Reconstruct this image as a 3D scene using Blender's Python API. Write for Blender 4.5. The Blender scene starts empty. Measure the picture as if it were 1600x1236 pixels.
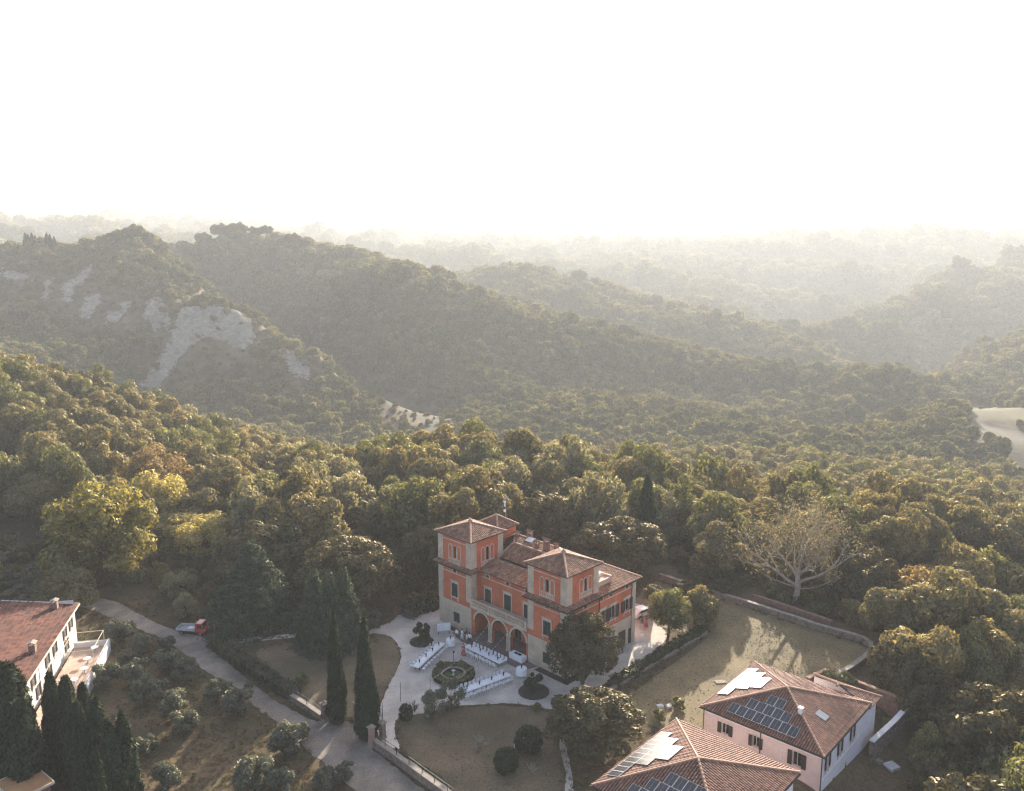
import bpy, math, random
import numpy as np
from mathutils import Vector, Matrix
R = math.radians
rnd = random.Random(7)
S = bpy.context.scene
COL = S.collection

# ------------------------------------------------------------------ camera, sky, sun, exposure
CAM_H, FPX, HORIZON, CX, CY = 56.0, 1290.0, 388.0, 800.0, 618.0
PITCH = math.atan((CY - HORIZON) / FPX)
cam = bpy.data.cameras.new('camera')
cam_o = bpy.data.objects.new('camera', cam)
COL.objects.link(cam_o)
cam.sensor_width = 36.0
cam.lens = 36.0 * FPX / 1600.0
cam.clip_start = 0.5
cam.clip_end = 30000
cam_o.location = (0, 0, CAM_H)
cam_o.rotation_euler = (math.pi / 2 - PITCH, 0, 0)
S.camera = cam_o

SUN_EL, SUN_AZ = R(16.2), R(15.0)
SUN_DIR = Vector((math.sin(SUN_AZ) * math.cos(SUN_EL), math.cos(SUN_AZ) * math.cos(SUN_EL), math.sin(SUN_EL)))
world = bpy.data.worlds.new('World')
S.world = world
world.use_nodes = True
wn = world.node_tree.nodes
wl = world.node_tree.links
wn.clear()
sky = wn.new('ShaderNodeTexSky')
sky.sky_type = 'NISHITA'
sky.sun_disc = False
sky.sun_elevation = SUN_EL
sky.sun_rotation = SUN_AZ
sky.altitude = 150
sky.air_density = 0.6
sky.dust_density = 3.0
sky.ozone_density = 1.0
bg = wn.new('ShaderNodeBackground')
bg.inputs['Strength'].default_value = 0.125
wo = wn.new('ShaderNodeOutputWorld')
wl.new(sky.outputs[0], bg.inputs['Color'])
wl.new(bg.outputs[0], wo.inputs['Surface'])

sun = bpy.data.lights.new('sun', 'SUN')
sun.energy = 5.0
sun.angle = R(0.6)
sun.color = (1.0, 0.915, 0.785)
sun_o = bpy.data.objects.new('sun', sun)
COL.objects.link(sun_o)
sun_o.rotation_euler = SUN_DIR.to_track_quat('Z', 'Y').to_euler()

vs = S.view_settings
vs.view_transform = 'Standard'
vs.look = 'None'
vs.exposure = 2.0
vs.gamma = 1.0
vs.use_curve_mapping = False
HAZE_DENSITY, HAZE_ANISO = 0.00021, 0.08
cy = S.cycles
cy.max_bounces = 6
cy.diffuse_bounces = 3
cy.glossy_bounces = 2
cy.transmission_bounces = 3
cy.volume_bounces = 1
cy.transparent_max_bounces = 4
cy.use_denoising = True
cy.use_adaptive_sampling = False
cy.filter_width = 1.3
cy.sample_clamp_indirect = 4.0
cy.caustics_reflective = False
cy.caustics_refractive = False


# ------------------------------------------------------------------ where a point of the survey picture lies in the valley
def ray(px, py):
    u = Vector((0, math.sin(PITCH), math.cos(PITCH)))
    f = Vector((0, math.cos(PITCH), -math.sin(PITCH)))
    return f + Vector((1, 0, 0)) * ((px - CX) / FPX) - u * ((py - CY) / FPX)


def at(px, py, z=0.0):
    d = ray(px, py)
    return Vector((0, 0, CAM_H)) + d * ((z - CAM_H) / d.z)


def atd(px, py, y):
    d = ray(px, py)
    return Vector((0, 0, CAM_H)) + d * (y / d.y)


def depth(p):
    return p[1] * math.cos(PITCH) - (p[2] - CAM_H) * math.sin(PITCH)


# ------------------------------------------------------------------ tagging
def tag(o, label=None, cat=None, group=None, kind=None):
    if label: o['label'] = label
    if cat: o['category'] = cat
    if group: o['group'] = group
    if kind: o['kind'] = kind
    return o


def empty(name, loc=(0, 0, 0), rz=0.0, label=None, cat=None, group=None):
    o = bpy.data.objects.new(name, None)
    o.empty_display_size = 0.3
    o.location = loc
    o.rotation_euler = (0, 0, rz)
    COL.objects.link(o)
    return tag(o, label, cat, group)


def put(name, mesh, parent=None, loc=(0, 0, 0), rz=0.0, scale=None):
    o = bpy.data.objects.new(name, mesh)
    COL.objects.link(o)
    o.parent = parent
    o.location = loc
    o.rotation_euler = (0, 0, rz)
    if scale is not None:
        o.scale = scale if hasattr(scale, '__len__') else (scale,) * 3
    return o


def kids(o):
    return [c for c in ALLKIDS.get(o.name, [])]


# ------------------------------------------------------------------ materials
def new_mat(name):
    m = bpy.data.materials.new(name)
    m.use_nodes = True
    nt = m.node_tree
    nt.nodes.clear()
    out = nt.nodes.new('ShaderNodeOutputMaterial')
    return m, nt, out


def noise(nt, scale, detail=4.0, rough=0.6, coord='Object', dist=0.0):
    tc = nt.nodes.new('ShaderNodeTexCoord')
    n = nt.nodes.new('ShaderNodeTexNoise')
    n.inputs['Scale'].default_value = scale
    n.inputs['Detail'].default_value = detail
    n.inputs['Roughness'].default_value = rough
    n.inputs['Distortion'].default_value = dist
    nt.links.new(tc.outputs[coord], n.inputs['Vector'])
    return n.outputs['Fac']


def ramp(nt, fac, stops):
    r = nt.nodes.new('ShaderNodeValToRGB')
    el = r.color_ramp.elements
    while len(el) < len(stops):
        el.new(0.5)
    for e, (p, c) in zip(el, stops):
        e.position = p
        e.color = (*c, 1)
    nt.links.new(fac, r.inputs[0])
    return r.outputs[0]


def mixc(nt, fac, a, b, mode='MIX'):
    n = nt.nodes.new('ShaderNodeMix')
    n.data_type = 'RGBA'
    n.blend_type = mode
    for s, v in ((0, fac), (6, a), (7, b)):
        if hasattr(v, 'node'):
            nt.links.new(v, n.inputs[s])
        elif s == 0:
            n.inputs[0].default_value = v
        else:
            n.inputs[s].default_value = (*v, 1)
    return n.outputs[2]


def mul(nt, a, b, op='MULTIPLY'):
    n = nt.nodes.new('ShaderNodeMath')
    n.operation = op
    for i, v in enumerate((a, b)):
        if hasattr(v, 'node'):
            nt.links.new(v, n.inputs[i])
        else:
            n.inputs[i].default_value = v
    return n.outputs[0]


def surf(name, col, col2=None, scale=1.5, rough=0.85, island=0.0, fine=None, bump=0.0, bscale=8.0, spec=0.3, lo=0.35, hi=0.65, metal=0.0, big=None):
    """a plain weathered surface: two colours mixed by noise, optional per-piece variation, fine speckle and bump"""
    m, nt, out = new_mat(name)
    p = nt.nodes.new('ShaderNodeBsdfPrincipled')
    p.inputs['Roughness'].default_value = rough
    p.inputs['Specular IOR Level'].default_value = spec
    p.inputs['Metallic'].default_value = metal
    c2 = col2 or tuple(x * 0.7 for x in col)
    c = ramp(nt, noise(nt, scale, 6.0, 0.65), ((lo, c2), (hi, col)))
    if fine:
        f = ramp(nt, noise(nt, fine[0], 2.0, 0.7), ((0.3, (1 - fine[1],) * 3), (0.7, (1 + fine[1] * 0.5,) * 3)))
        c = mixc(nt, 1.0, c, f, 'MULTIPLY')
    if big:
        f = ramp(nt, noise(nt, big[0], 5.0, 0.6, dist=0.8), ((0.36, (1 - big[1],) * 3), (0.62, (1 + big[1] * .4,) * 3)))
        c = mixc(nt, 1.0, c, f, 'MULTIPLY')
    if island:
        g = nt.nodes.new('ShaderNodeNewGeometry')
        f = ramp(nt, g.outputs['Random Per Island'], ((0.0, (1 - island, 1 - island * 1.05, 1 - island * 1.1)), (1.0, (1 + island * 0.7,) * 3)))
        c = mixc(nt, 1.0, c, f, 'MULTIPLY')
    nt.links.new(c, p.inputs['Base Color'])
    if bump:
        b = nt.nodes.new('ShaderNodeBump')
        b.inputs['Strength'].default_value = bump
        b.inputs['Distance'].default_value = 0.05
        nt.links.new(noise(nt, bscale, 4.0, 0.7), b.inputs['Height'])
        nt.links.new(b.outputs[0], p.inputs['Normal'])
    nt.links.new(p.outputs[0], out.inputs['Surface'])
    return m


def leaf_mat(name, a, b, trans=0.4, isl=0.45, tint=(1.25, 1.1, 0.55), wax=0.03):
    """foliage: colour a..b by tree, brightness by leaf clump, light passing through the leaves"""
    m, nt, out = new_mat(name)
    oi = nt.nodes.new('ShaderNodeObjectInfo')
    c = mixc(nt, oi.outputs['Random'], a, b)
    g = nt.nodes.new('ShaderNodeNewGeometry')
    f = ramp(nt, g.outputs['Random Per Island'], ((0.0, (1 - isl, 1 - isl, 1 - isl)), (0.5, (1, 1, 1)), (1.0, (1 + isl * 0.9, 1 + isl * 0.8, 1 + isl * 0.4))))
    c = mixc(nt, 1.0, c, f, 'MULTIPLY')
    d = nt.nodes.new('ShaderNodeBsdfDiffuse')
    t = nt.nodes.new('ShaderNodeBsdfTranslucent')
    tc = mixc(nt, 1.0, c, tint, 'MULTIPLY')
    nt.links.new(c, d.inputs[0])
    nt.links.new(tc, t.inputs[0])
    mx = nt.nodes.new('ShaderNodeMixShader')
    mx.inputs[0].default_value = trans
    nt.links.new(d.outputs[0], mx.inputs[1])
    nt.links.new(t.outputs[0], mx.inputs[2])
    gl = nt.nodes.new('ShaderNodeBsdfGlossy')
    gl.inputs['Roughness'].default_value = 0.48
    gl.inputs['Color'].default_value = (0.95, 0.82, 0.6, 1)
    m2 = nt.nodes.new('ShaderNodeMixShader')
    m2.inputs[0].default_value = wax
    nt.links.new(mx.outputs[0], m2.inputs[1])
    nt.links.new(gl.outputs[0], m2.inputs[2])
    nt.links.new(m2.outputs[0], out.inputs['Surface'])
    return m


M = {}
M['red'] = surf('red_plaster', (0.56, 0.155, 0.070), (0.43, 0.122, 0.062), 0.5, 0.9, fine=(3.0, 0.14), big=(0.22, 0.16))
M['stone'] = surf('pale_stone', (0.56, 0.44, 0.315), (0.40, 0.315, 0.23), 0.7, 0.9, fine=(5.0, 0.18), bump=0.2)
M['trim'] = surf('stone_trim', (0.60, 0.50, 0.38), (0.44, 0.37, 0.28), 1.2, 0.9, fine=(6.0, 0.15))
M['tile'] = surf('roof_tile', (0.34, 0.178, 0.108), (0.21, 0.112, 0.072), 0.5, 0.85, island=0.4, fine=(3.0, 0.15))
M['tile_house'] = surf('house_roof_tile', (0.255, 0.122, 0.078), (0.18, 0.090, 0.06), 0.35, 0.8, island=0.3)
M['tile_dark'] = surf('roof_underlay', (0.10, 0.055, 0.04), (0.07, 0.04, 0.03), 1.0)
M['tile_long'] = surf('ribbed_roof_tile', (0.165, 0.060, 0.036), (0.10, 0.042, 0.028), 0.3, 0.9, island=0.4)
M['cap'] = surf('ridge_tile', (0.42, 0.25, 0.16), (0.30, 0.17, 0.11), 1.5, 0.85)
M['shutter'] = surf('green_shutter', (0.030, 0.042, 0.036), (0.020, 0.028, 0.025), 2.0, 0.6)
M['shutter_brown'] = surf('brown_shutter', (0.045, 0.030, 0.024), (0.03, 0.02, 0.017), 2.0, 0.6)
M['pane'] = surf('dark_glass', (0.02, 0.024, 0.026), (0.012, 0.014, 0.016), 1.0, 0.08, spec=0.6)
M['pale_pane'] = surf('curtained_glass', (0.30, 0.30, 0.27), (0.2, 0.2, 0.18), 1.0, 0.2)
M['white'] = surf('white_plaster', (0.74, 0.71, 0.66), (0.62, 0.59, 0.55), 0.6, 0.9, fine=(2.0, 0.07))
M['pink'] = surf('pink_plaster', (0.68, 0.50, 0.44), (0.58, 0.42, 0.37), 0.45, 0.9, fine=(2.5, 0.08))
M['pinkwhite'] = surf('pinkish_white_plaster', (0.76, 0.68, 0.66), (0.66, 0.58, 0.56), 0.4, 0.9, fine=(2.5, 0.07))
M['rose'] = surf('faded_rose_plaster', (0.36, 0.22, 0.17), (0.26, 0.16, 0.13), 1.0, 0.9)
M['gravel'] = surf('pale_gravel', (0.64, 0.552, 0.458), (0.44, 0.382, 0.32), 0.32, 0.95, fine=(7.0, 0.4), bump=0.4, bscale=20, big=(0.11, 0.22))
M['road'] = surf('dusty_road', (0.30, 0.240, 0.185), (0.185, 0.152, 0.12), 0.35, 0.95, fine=(5.0, 0.32), bump=0.3, bscale=9, big=(0.14, 0.28))
M['paving'] = surf('worn_brick_paving', (0.20, 0.145, 0.125), (0.14, 0.105, 0.09), 0.8, 0.9, fine=(9.0, 0.3))
M['terracotta'] = surf('terracotta_floor', (0.50, 0.35, 0.26), (0.40, 0.28, 0.21), 0.8, 0.9, fine=(4.0, 0.12))
M['wallstone'] = surf('rubble_stone', (0.25, 0.19, 0.15), (0.13, 0.10, 0.08), 1.6, 0.95, fine=(6.0, 0.35), bump=0.6, bscale=5)
M['brick'] = surf('weathered_brick', (0.27, 0.15, 0.11), (0.17, 0.10, 0.08), 1.6, 0.95, fine=(7.0, 0.3), bump=0.4)
M['coping'] = surf('pale_coping', (0.29, 0.24, 0.19), (0.19, 0.16, 0.13), 1.2, 0.9, fine=(6.0, 0.2))
M['soil'] = surf('dark_soil', (0.060, 0.048, 0.040), (0.04, 0.032, 0.027), 1.2, 0.95, fine=(8.0, 0.35))
M['lawn_dry'] = surf('dry_lawn', (0.175, 0.122, 0.070), (0.112, 0.090, 0.048), 0.16, 0.95, fine=(4.0, 0.4), bump=0.5, bscale=6, lo=0.38, hi=0.6, big=(0.09, 0.25))
M['lawn'] = surf('lawn_grass', (0.205, 0.148, 0.072), (0.125, 0.098, 0.046), 0.12, 0.95, fine=(3.0, 0.35), bump=0.5, bscale=5, lo=0.4, hi=0.62)
M['wood'] = surf('bark', (0.12, 0.09, 0.07), (0.07, 0.055, 0.045), 2.0, 0.95)
M['pale_bark'] = surf('pale_bark', (0.36, 0.31, 0.24), (0.20, 0.17, 0.13), 1.0, 0.9)
M['metal_dark'] = surf('dark_iron', (0.04, 0.038, 0.036), (0.03, 0.028, 0.027), 2.0, 0.6)
M['metal'] = surf('grey_metal', (0.38, 0.38, 0.37), (0.3, 0.3, 0.3), 2.0, 0.45, metal=0.6)
M['cloth'] = surf('white_linen', (0.80, 0.79, 0.77), (0.72, 0.71, 0.69), 2.0, 0.85)
M['paintwhite'] = surf('white_paint', (0.78, 0.77, 0.75), (0.66, 0.65, 0.63), 2.0, 0.5)
M['cream'] = surf('cream_paint', (0.66, 0.55, 0.40), (0.55, 0.46, 0.34), 2.0, 0.6)
M['carred'] = surf('red_paint', (0.48, 0.045, 0.035), (0.40, 0.038, 0.03), 2.0, 0.3, spec=0.6)
M['cargrey'] = surf('grey_paint', (0.50, 0.49, 0.47), (0.40, 0.39, 0.38), 2.0, 0.45)
M['rubber'] = surf('rubber', (0.022, 0.022, 0.022), (0.016, 0.016, 0.016), 2.0, 0.8)
M['black'] = surf('black_cloth', (0.02, 0.02, 0.022), (0.015, 0.015, 0.016), 2.0, 0.85)
M['redcloth'] = surf('red_cloth', (0.40, 0.09, 0.09), (0.32, 0.07, 0.07), 2.0, 0.85)
M['skin'] = surf('skin', (0.48, 0.30, 0.21), (0.42, 0.26, 0.18), 2.0, 0.6)
M['hair'] = surf('dark_hair', (0.03, 0.02, 0.015), (0.02, 0.014, 0.01), 2.0, 0.7)
M['water'] = surf('green_pond_water', (0.030, 0.085, 0.028), (0.014, 0.045, 0.018), 1.2, 0.25, spec=0.15)
M['lamp'] = surf('bulb_glass', (0.85, 0.80, 0.65), (0.8, 0.75, 0.6), 1.0, 0.3)
M['slate'] = surf('skylight_glass', (0.22, 0.23, 0.24), (0.18, 0.19, 0.2), 1.0, 0.25)
M['panel'] = surf('solar_cells', (0.020, 0.021, 0.026), (0.014, 0.015, 0.019), 1.0, 0.22, spec=0.45)
M['paneframe'] = surf('panel_frame', (0.55, 0.53, 0.50), (0.5, 0.48, 0.46), 1.0, 0.4)
M['statue'] = surf('weathered_marble', (0.62, 0.60, 0.55), (0.45, 0.43, 0.40), 3.0, 0.8)
M['hutroof'] = surf('ochre_felt_roof', (0.50, 0.25, 0.11), (0.40, 0.20, 0.09), 1.0, 0.9)

M['l_holm'] = leaf_mat('holm_oak_leaf', (0.052, 0.050, 0.026), (0.065, 0.060, 0.031), 0.28, tint=(1.9, 1.45, 0.7), wax=0.035)
M['l_olivebrown'] = leaf_mat('olive_brown_leaf', (0.210, 0.173, 0.080), (0.140, 0.128, 0.066), 0.44, tint=(1.3, 1.16, 0.70))
M['l_green'] = leaf_mat('dull_green_leaf', (0.144, 0.149, 0.066), (0.105, 0.115, 0.056), 0.46, tint=(1.5, 1.3, 0.65))
M['l_grey'] = leaf_mat('grey_green_leaf', (0.222, 0.206, 0.130), (0.174, 0.168, 0.103), 0.42, tint=(1.4, 1.25, 0.78))
M['l_gold'] = leaf_mat('golden_leaf', (0.190, 0.172, 0.058), (0.160, 0.150, 0.058), 0.45, tint=(1.35, 1.2, 0.55))
M['l_straw'] = leaf_mat('straw_leaf', (0.391, 0.333, 0.138), (0.345, 0.301, 0.115), 0.5, tint=(1.3, 1.18, 0.6))
M['l_olive'] = leaf_mat('olive_leaf', (0.118, 0.124, 0.092), (0.096, 0.106, 0.078), 0.24, tint=(1.45, 1.3, 0.8))
M['l_cypress'] = leaf_mat('cypress_leaf', (0.018, 0.034, 0.021), (0.023, 0.039, 0.023), 0.14, tint=(3.6, 2.2, 0.7), wax=0.01)
M['l_conifer'] = leaf_mat('conifer_leaf', (0.040, 0.064, 0.045), (0.048, 0.070, 0.046), 0.22, tint=(1.8, 1.5, 0.75), wax=0.015)
M['l_far'] = leaf_mat('hillside_leaf', (0.125, 0.121, 0.063), (0.085, 0.090, 0.052), 0.40, isl=0.4, tint=(1.45, 1.25, 0.7), wax=0.0)
M['l_fargreen'] = leaf_mat('hillside_green_leaf', (0.103, 0.110, 0.058), (0.069, 0.078, 0.046), 0.40, isl=0.4, tint=(1.45, 1.25, 0.7), wax=0.0)
M['l_farpale'] = leaf_mat('pale_hillside_leaf', (0.182, 0.176, 0.097), (0.138, 0.141, 0.079), 0.42, isl=0.4, tint=(1.4, 1.2, 0.7), wax=0.0)
M['l_plane'] = leaf_mat('plane_leaf', (0.215, 0.180, 0.112), (0.19, 0.16, 0.10), 0.4, tint=(1.2, 1.1, 0.75))
M['l_dry'] = leaf_mat('dry_leaf', (0.225, 0.168, 0.085), (0.195, 0.145, 0.076), 0.48, tint=(1.3, 1.1, 0.7))
M['l_hedge'] = leaf_mat('hedge_leaf', (0.022, 0.036, 0.018), (0.028, 0.041, 0.021), 0.18, tint=(1.9, 1.5, 0.7))
M['l_flower'] = leaf_mat('border_leaf', (0.165, 0.165, 0.085), (0.13, 0.14, 0.07), 0.28)


# ------------------------------------------------------------------ mesh builder
class MB:
    def __init__(s, m=None):
        s.v, s.f, s.mi, s.m = [], [], [], m or Matrix.Identity(4)

    def add(s, verts, faces, mi=0):
        b = len(s.v)
        s.v += [tuple(s.m @ Vector(p)) for p in verts]
        s.f += [tuple(b + i for i in f) for f in faces]
        s.mi += [mi] * len(faces)

    def box(s, x0, x1, y0, y1, z0, z1, mi=0):
        s.add([(x0, y0, z0), (x1, y0, z0), (x1, y1, z0), (x0, y1, z0), (x0, y0, z1), (x1, y0, z1), (x1, y1, z1), (x0, y1, z1)],
              [(0, 3, 2, 1), (4, 5, 6, 7), (0, 1, 5, 4), (1, 2, 6, 5), (2, 3, 7, 6), (3, 0, 4, 7)], mi)

    def quad(s, a, b, c, d, mi=0):
        s.add([a, b, c, d], [(0, 1, 2, 3)], mi)

    def poly(s, pts, mi=0):
        s.add(pts, [tuple(range(len(pts)))], mi)

    def prism(s, pts, z0, z1, mi=0):
        n = len(pts)
        s.add([(p[0], p[1], z0) for p in pts] + [(p[0], p[1], z1) for p in pts],
              [tuple(reversed(range(n))), tuple(range(n, 2 * n))] + [(i, (i + 1) % n, n + (i + 1) % n, n + i) for i in range(n)], mi)

    def slab(s, pts, thick, mi=0):
        """a planar 3-D polygon given a thickness downwards along its normal"""
        P = [Vector(p) for p in pts]
        n = (P[1] - P[0]).cross(P[2] - P[0]).normalized()
        if n.z < 0: n = -n
        k = len(P)
        s.add([tuple(p) for p in P] + [tuple(p - n * thick) for p in P],
              [tuple(range(k)), tuple(reversed(range(k, 2 * k)))] + [(i, (i + 1) % k, k + (i + 1) % k, k + i) for i in range(k)], mi)

    def tube(s, pts, r, n=6, mi=0, cap=True):
        P = [Vector(p) for p in pts]
        rs = r if hasattr(r, '__len__') else [r] * len(P)
        rings = []
        V = []
        for i, p in enumerate(P):
            d = (P[min(i + 1, len(P) - 1)] - P[max(i - 1, 0)])
            d = d.normalized() if d.length > 1e-9 else Vector((0, 0, 1))
            x = d.cross(Vector((0, 0, 1)))
            if x.length < 1e-3: x = d.cross(Vector((1, 0, 0)))
            x.normalize()
            y = d.cross(x)
            rings.append(len(V))
            for k in range(n):
                a = 2 * math.pi * k / n
                V.append(tuple(p + (x * math.cos(a) + y * math.sin(a)) * rs[i]))
        F = []
        for i in range(len(P) - 1):
            for k in range(n):
                F.append((rings[i] + k, rings[i] + (k + 1) % n, rings[i + 1] + (k + 1) % n, rings[i + 1] + k))
        if cap:
            F.append(tuple(reversed(range(n))))
            F.append(tuple(rings[-1] + k for k in range(n)))
        s.add(V, F, mi)

    def lathe(s, prof, n=12, c=(0, 0, 0), mi=0):
        V, F = [], []
        for r, z in prof:
            for k in range(n):
                a = 2 * math.pi * k / n
                V.append((c[0] + r * math.cos(a), c[1] + r * math.sin(a), c[2] + z))
        for i in range(len(prof) - 1):
            for k in range(n):
                F.append((i * n + k, i * n + (k + 1) % n, (i + 1) * n + (k + 1) % n, (i + 1) * n + k))
        F.append(tuple(reversed(range(n))))
        F.append(tuple((len(prof) - 1) * n + k for k in range(n)))
        s.add(V, F, mi)

    def panel(s, W, z0, z1, holes=(), depth=0.25, mi=0, mr=None):
        """wall surface in the plane y = 0 of s.m, outside towards -y, with rectangular openings and their reveals"""
        xs = sorted({0.0, W} | {h[0] for h in holes} | {h[1] for h in holes})
        zs = sorted({z0, z1} | {h[2] for h in holes} | {h[3] for h in holes})
        for i in range(len(xs) - 1):
            for j in range(len(zs) - 1):
                cx, cz = (xs[i] + xs[i + 1]) / 2, (zs[j] + zs[j + 1]) / 2
                if any(h[0] < cx < h[1] and h[2] < cz < h[3] for h in holes):
                    continue
                s.quad((xs[i], 0, zs[j]), (xs[i + 1], 0, zs[j]), (xs[i + 1], 0, zs[j + 1]), (xs[i], 0, zs[j + 1]), mi)
        mr = mi if mr is None else mr
        for a, b, c, d in (h[:4] for h in holes):
            s.quad((a, 0, c), (a, depth, c), (a, depth, d), (a, 0, d), mr)
            s.quad((b, depth, c), (b, 0, c), (b, 0, d), (b, depth, d), mr)
            s.quad((a, 0, d), (a, depth, d), (b, depth, d), (b, 0, d), mr)
            s.quad((a, depth, c), (a, 0, c), (b, 0, c), (b, depth, c), mr)

    def mesh(s, name, mats, smooth=False):
        me = bpy.data.meshes.new(name)
        me.from_pydata(s.v, [], s.f)
        for m in (mats if isinstance(mats, (list, tuple)) else [mats]):
            me.materials.append(m)
        if len(set(s.mi)) > 1:
            me.polygons.foreach_set('material_index', s.mi)
        if smooth:
            me.polygons.foreach_set('use_smooth', [True] * len(s.f))
        me.update()
        return me

    def build(s, name, mats, parent=None, smooth=False, **kw):
        return put(name, s.mesh(name, mats, smooth), parent, **kw)


def frame(o, x, y):
    """matrix with origin o, x axis x, y axis y (z up)"""
    x, y = Vector(x).normalized(), Vector(y).normalized()
    z = x.cross(y)
    return Matrix(((x.x, y.x, z.x, o[0]), (x.y, y.y, z.y, o[1]), (x.z, y.z, z.z, o[2]), (0, 0, 0, 1)))


# ------------------------------------------------------------------ terrain
# (picture x, picture y, distance, height of the trees standing there)
CTRL = [
    # wooded ridge that rises to the left, and the edge of the hilltop behind the villa
    (-500, 500, 280, 9), (-250, 515, 275, 9), (0, 553, 265, 9), (100, 588, 258, 9), (200, 625, 250, 9), (300, 668, 242, 9), (400, 702, 234, 9), (485, 724, 228, 9),
    (560, 708, 218, 9), (650, 698, 210, 9), (750, 695, 205, 9), (850, 705, 200, 9), (950, 722, 196, 9), (1050, 752, 184, 9), (1150, 772, 172, 9),
    (1260, 776, 164, 9), (1400, 792, 156, 9), (1500, 816, 154, 9), (1600, 855, 150, 9), (1780, 900, 146, 9), (2000, 950, 150, 9),
    (0, 690, 185, 9), (150, 700, 185, 9), (300, 735, 185, 9), (-250, 660, 190, 9), (100, 640, 220, 9), (420, 740, 195, 9),
    # the valley in front of the far hill
    (-300, 640, 360, 0), (0, 660, 345, 0), (200, 690, 340, 0), (480, 745, 335, 0), (600, 745, 330, 6), (700, 720, 345, 7), (900, 735, 320, 8), (1000, 745, 300, 8),
    (1100, 718, 330, 9), (1200, 705, 360, 9), (1100, 770, 250, 9), (1250, 790, 225, 9), (1300, 735, 300, 9), (1300, 700, 390, 9), (1400, 775, 270, 2), (1450, 790, 250, 0),
    (1500, 770, 290, 6), (1600, 800, 260, 8), (1750, 820, 250, 8),
    # small wooded rise and fields to the right
    (1330, 690, 420, 8), (1400, 650, 470, 8), (1490, 622, 500, 8), (1550, 655, 490, 2), (1600, 650, 500, 0), (1560, 705, 430, 0), (1600, 730, 410, 0), (1480, 720, 380, 9), (1750, 660, 480, 4),
    (1450, 598, 640, 16), (1600, 600, 600, 18), (1550, 570, 720, 18), (1800, 600, 600, 14),
    # near side of the big hill: left crest, spur with the clay scarps
    (-400, 420, 720, 8), (-200, 412, 700, 8), (0, 398, 700, 8), (100, 393, 730, 8), (200, 368, 760, 8), (240, 376, 760, 8), (300, 425, 690, 8),
    (300, 445, 670, 6), (400, 495, 610, 6), (500, 550, 560, 6), (600, 605, 510, 7), (690, 668, 455, 7),
    (0, 480, 590, 8), (60, 480, 610, 8), (180, 535, 575, 8), (80, 540, 520, 8), (230, 604, 528, 2), (330, 520, 572, 0), (335, 600, 515, 8), (285, 482, 588, 0), (340, 476, 592, 0), (395, 505, 585, 0), (375, 548, 562, 0), (260, 560, 552, 0), (300, 545, 558, 0), (125, 470, 655, 0), (125, 425, 690, 0), (145, 485, 640, 0), (185, 500, 625, 0), (245, 520, 600, 0), (245, 474, 618, 0), (470, 590, 535, 0), (445, 546, 560, 0), (450, 645, 465, 8), (560, 685, 430, 8), (380, 670, 430, 8), (-200, 540, 540, 8),
    # the long back slope
    (300, 382, 900, 8), (370, 362, 930, 10), (430, 366, 920, 10), (500, 390, 910, 8), (600, 410, 890, 8), (700, 437, 870, 8), (790, 470, 830, 8), (940, 505, 790, 8), (1050, 545, 750, 8),
    (1150, 565, 720, 8), (1250, 574, 700, 8), (1380, 584, 670, 8), (1420, 608, 620, 8),
    (450, 450, 800, 8), (560, 480, 730, 8), (600, 550, 640, 8), (700, 570, 620, 8), (800, 605, 570, 8), (900, 645, 510, 8), (720, 640, 500, 8), (950, 605, 590, 8), (1100, 625, 560, 8),
    (1220, 655, 500, 8), (1350, 625, 580, 8), (1000, 692, 440, 8), (1150, 680, 440, 8),
    # ground falling away behind that crest
    (400, 420, 1150, 8), (600, 440, 1050, 8), (800, 500, 960, 8), (1000, 550, 900, 8), (1200, 590, 820, 8),
    # second hill
    (660, 440, 1250, 8), (720, 430, 1260, 8), (800, 420, 1280, 9), (900, 434, 1240, 9), (1000, 470, 1160, 8), (1100, 494, 1080, 8), (1200, 524, 1000, 8), (1310, 558, 920, 8), (1400, 578, 840, 8),
    (700, 450, 1600, 8), (900, 470, 1550, 8), (1050, 505, 1400, 8),
    # valley floor and slopes to the far right
    (950, 425, 1900, 8), (1000, 445, 1700, 8), (1100, 475, 1450, 8), 
    (1350, 428, 1950, 14), (1200, 428, 2050, 14), (1800, 440, 1500, 8),
    (1600, 380, 2600, 8), (1480, 376, 2500, 8), (1400, 378, 2450, 8), (1300, 381, 2550, 8), (1200, 383, 2650, 8), (1100, 386, 2800, 8), (1000, 388, 3100, 8), (1850, 372, 2600, 8),
    # far ridges
    (950, 388, 3400, 0), (850, 374, 3500, 0), (700, 368, 3500, 0), (600, 373, 3400, 0), (520, 380, 3000, 0), (480, 378, 2600, 4), (560, 392, 2200, 8),
    (-200, 366, 1900, 8), (0, 362, 1900, 8), (40, 368, 1850, 8), (130, 357, 1950, 8), (200, 368, 1950, 8), (300, 372, 2100, 8), (420, 374, 2300, 8), (650, 400, 2000, 8), (800, 405, 2300, 8),
    (0, 352, 3000, 0), (150, 350, 3000, 0), (300, 358, 3000, 0), (-400, 350, 3000, 0),
    (-300, 308, 3900, 0), (0, 303, 3900, 0), (150, 306, 3900, 0), (300, 318, 3900, 0), (450, 340, 3900, 0), (600, 352, 3900, 0), (800, 362, 3900, 0), (1000, 374, 3900, 0), (1200, 372, 3900, 0), (1400, 368, 3900, 0), (1600, 366, 3900, 0), (1900, 360, 3900, 0),
]
PTS = [tuple(atd(px, py, y) - Vector((0, 0, h))) for px, py, y, h in CTRL]
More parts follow.
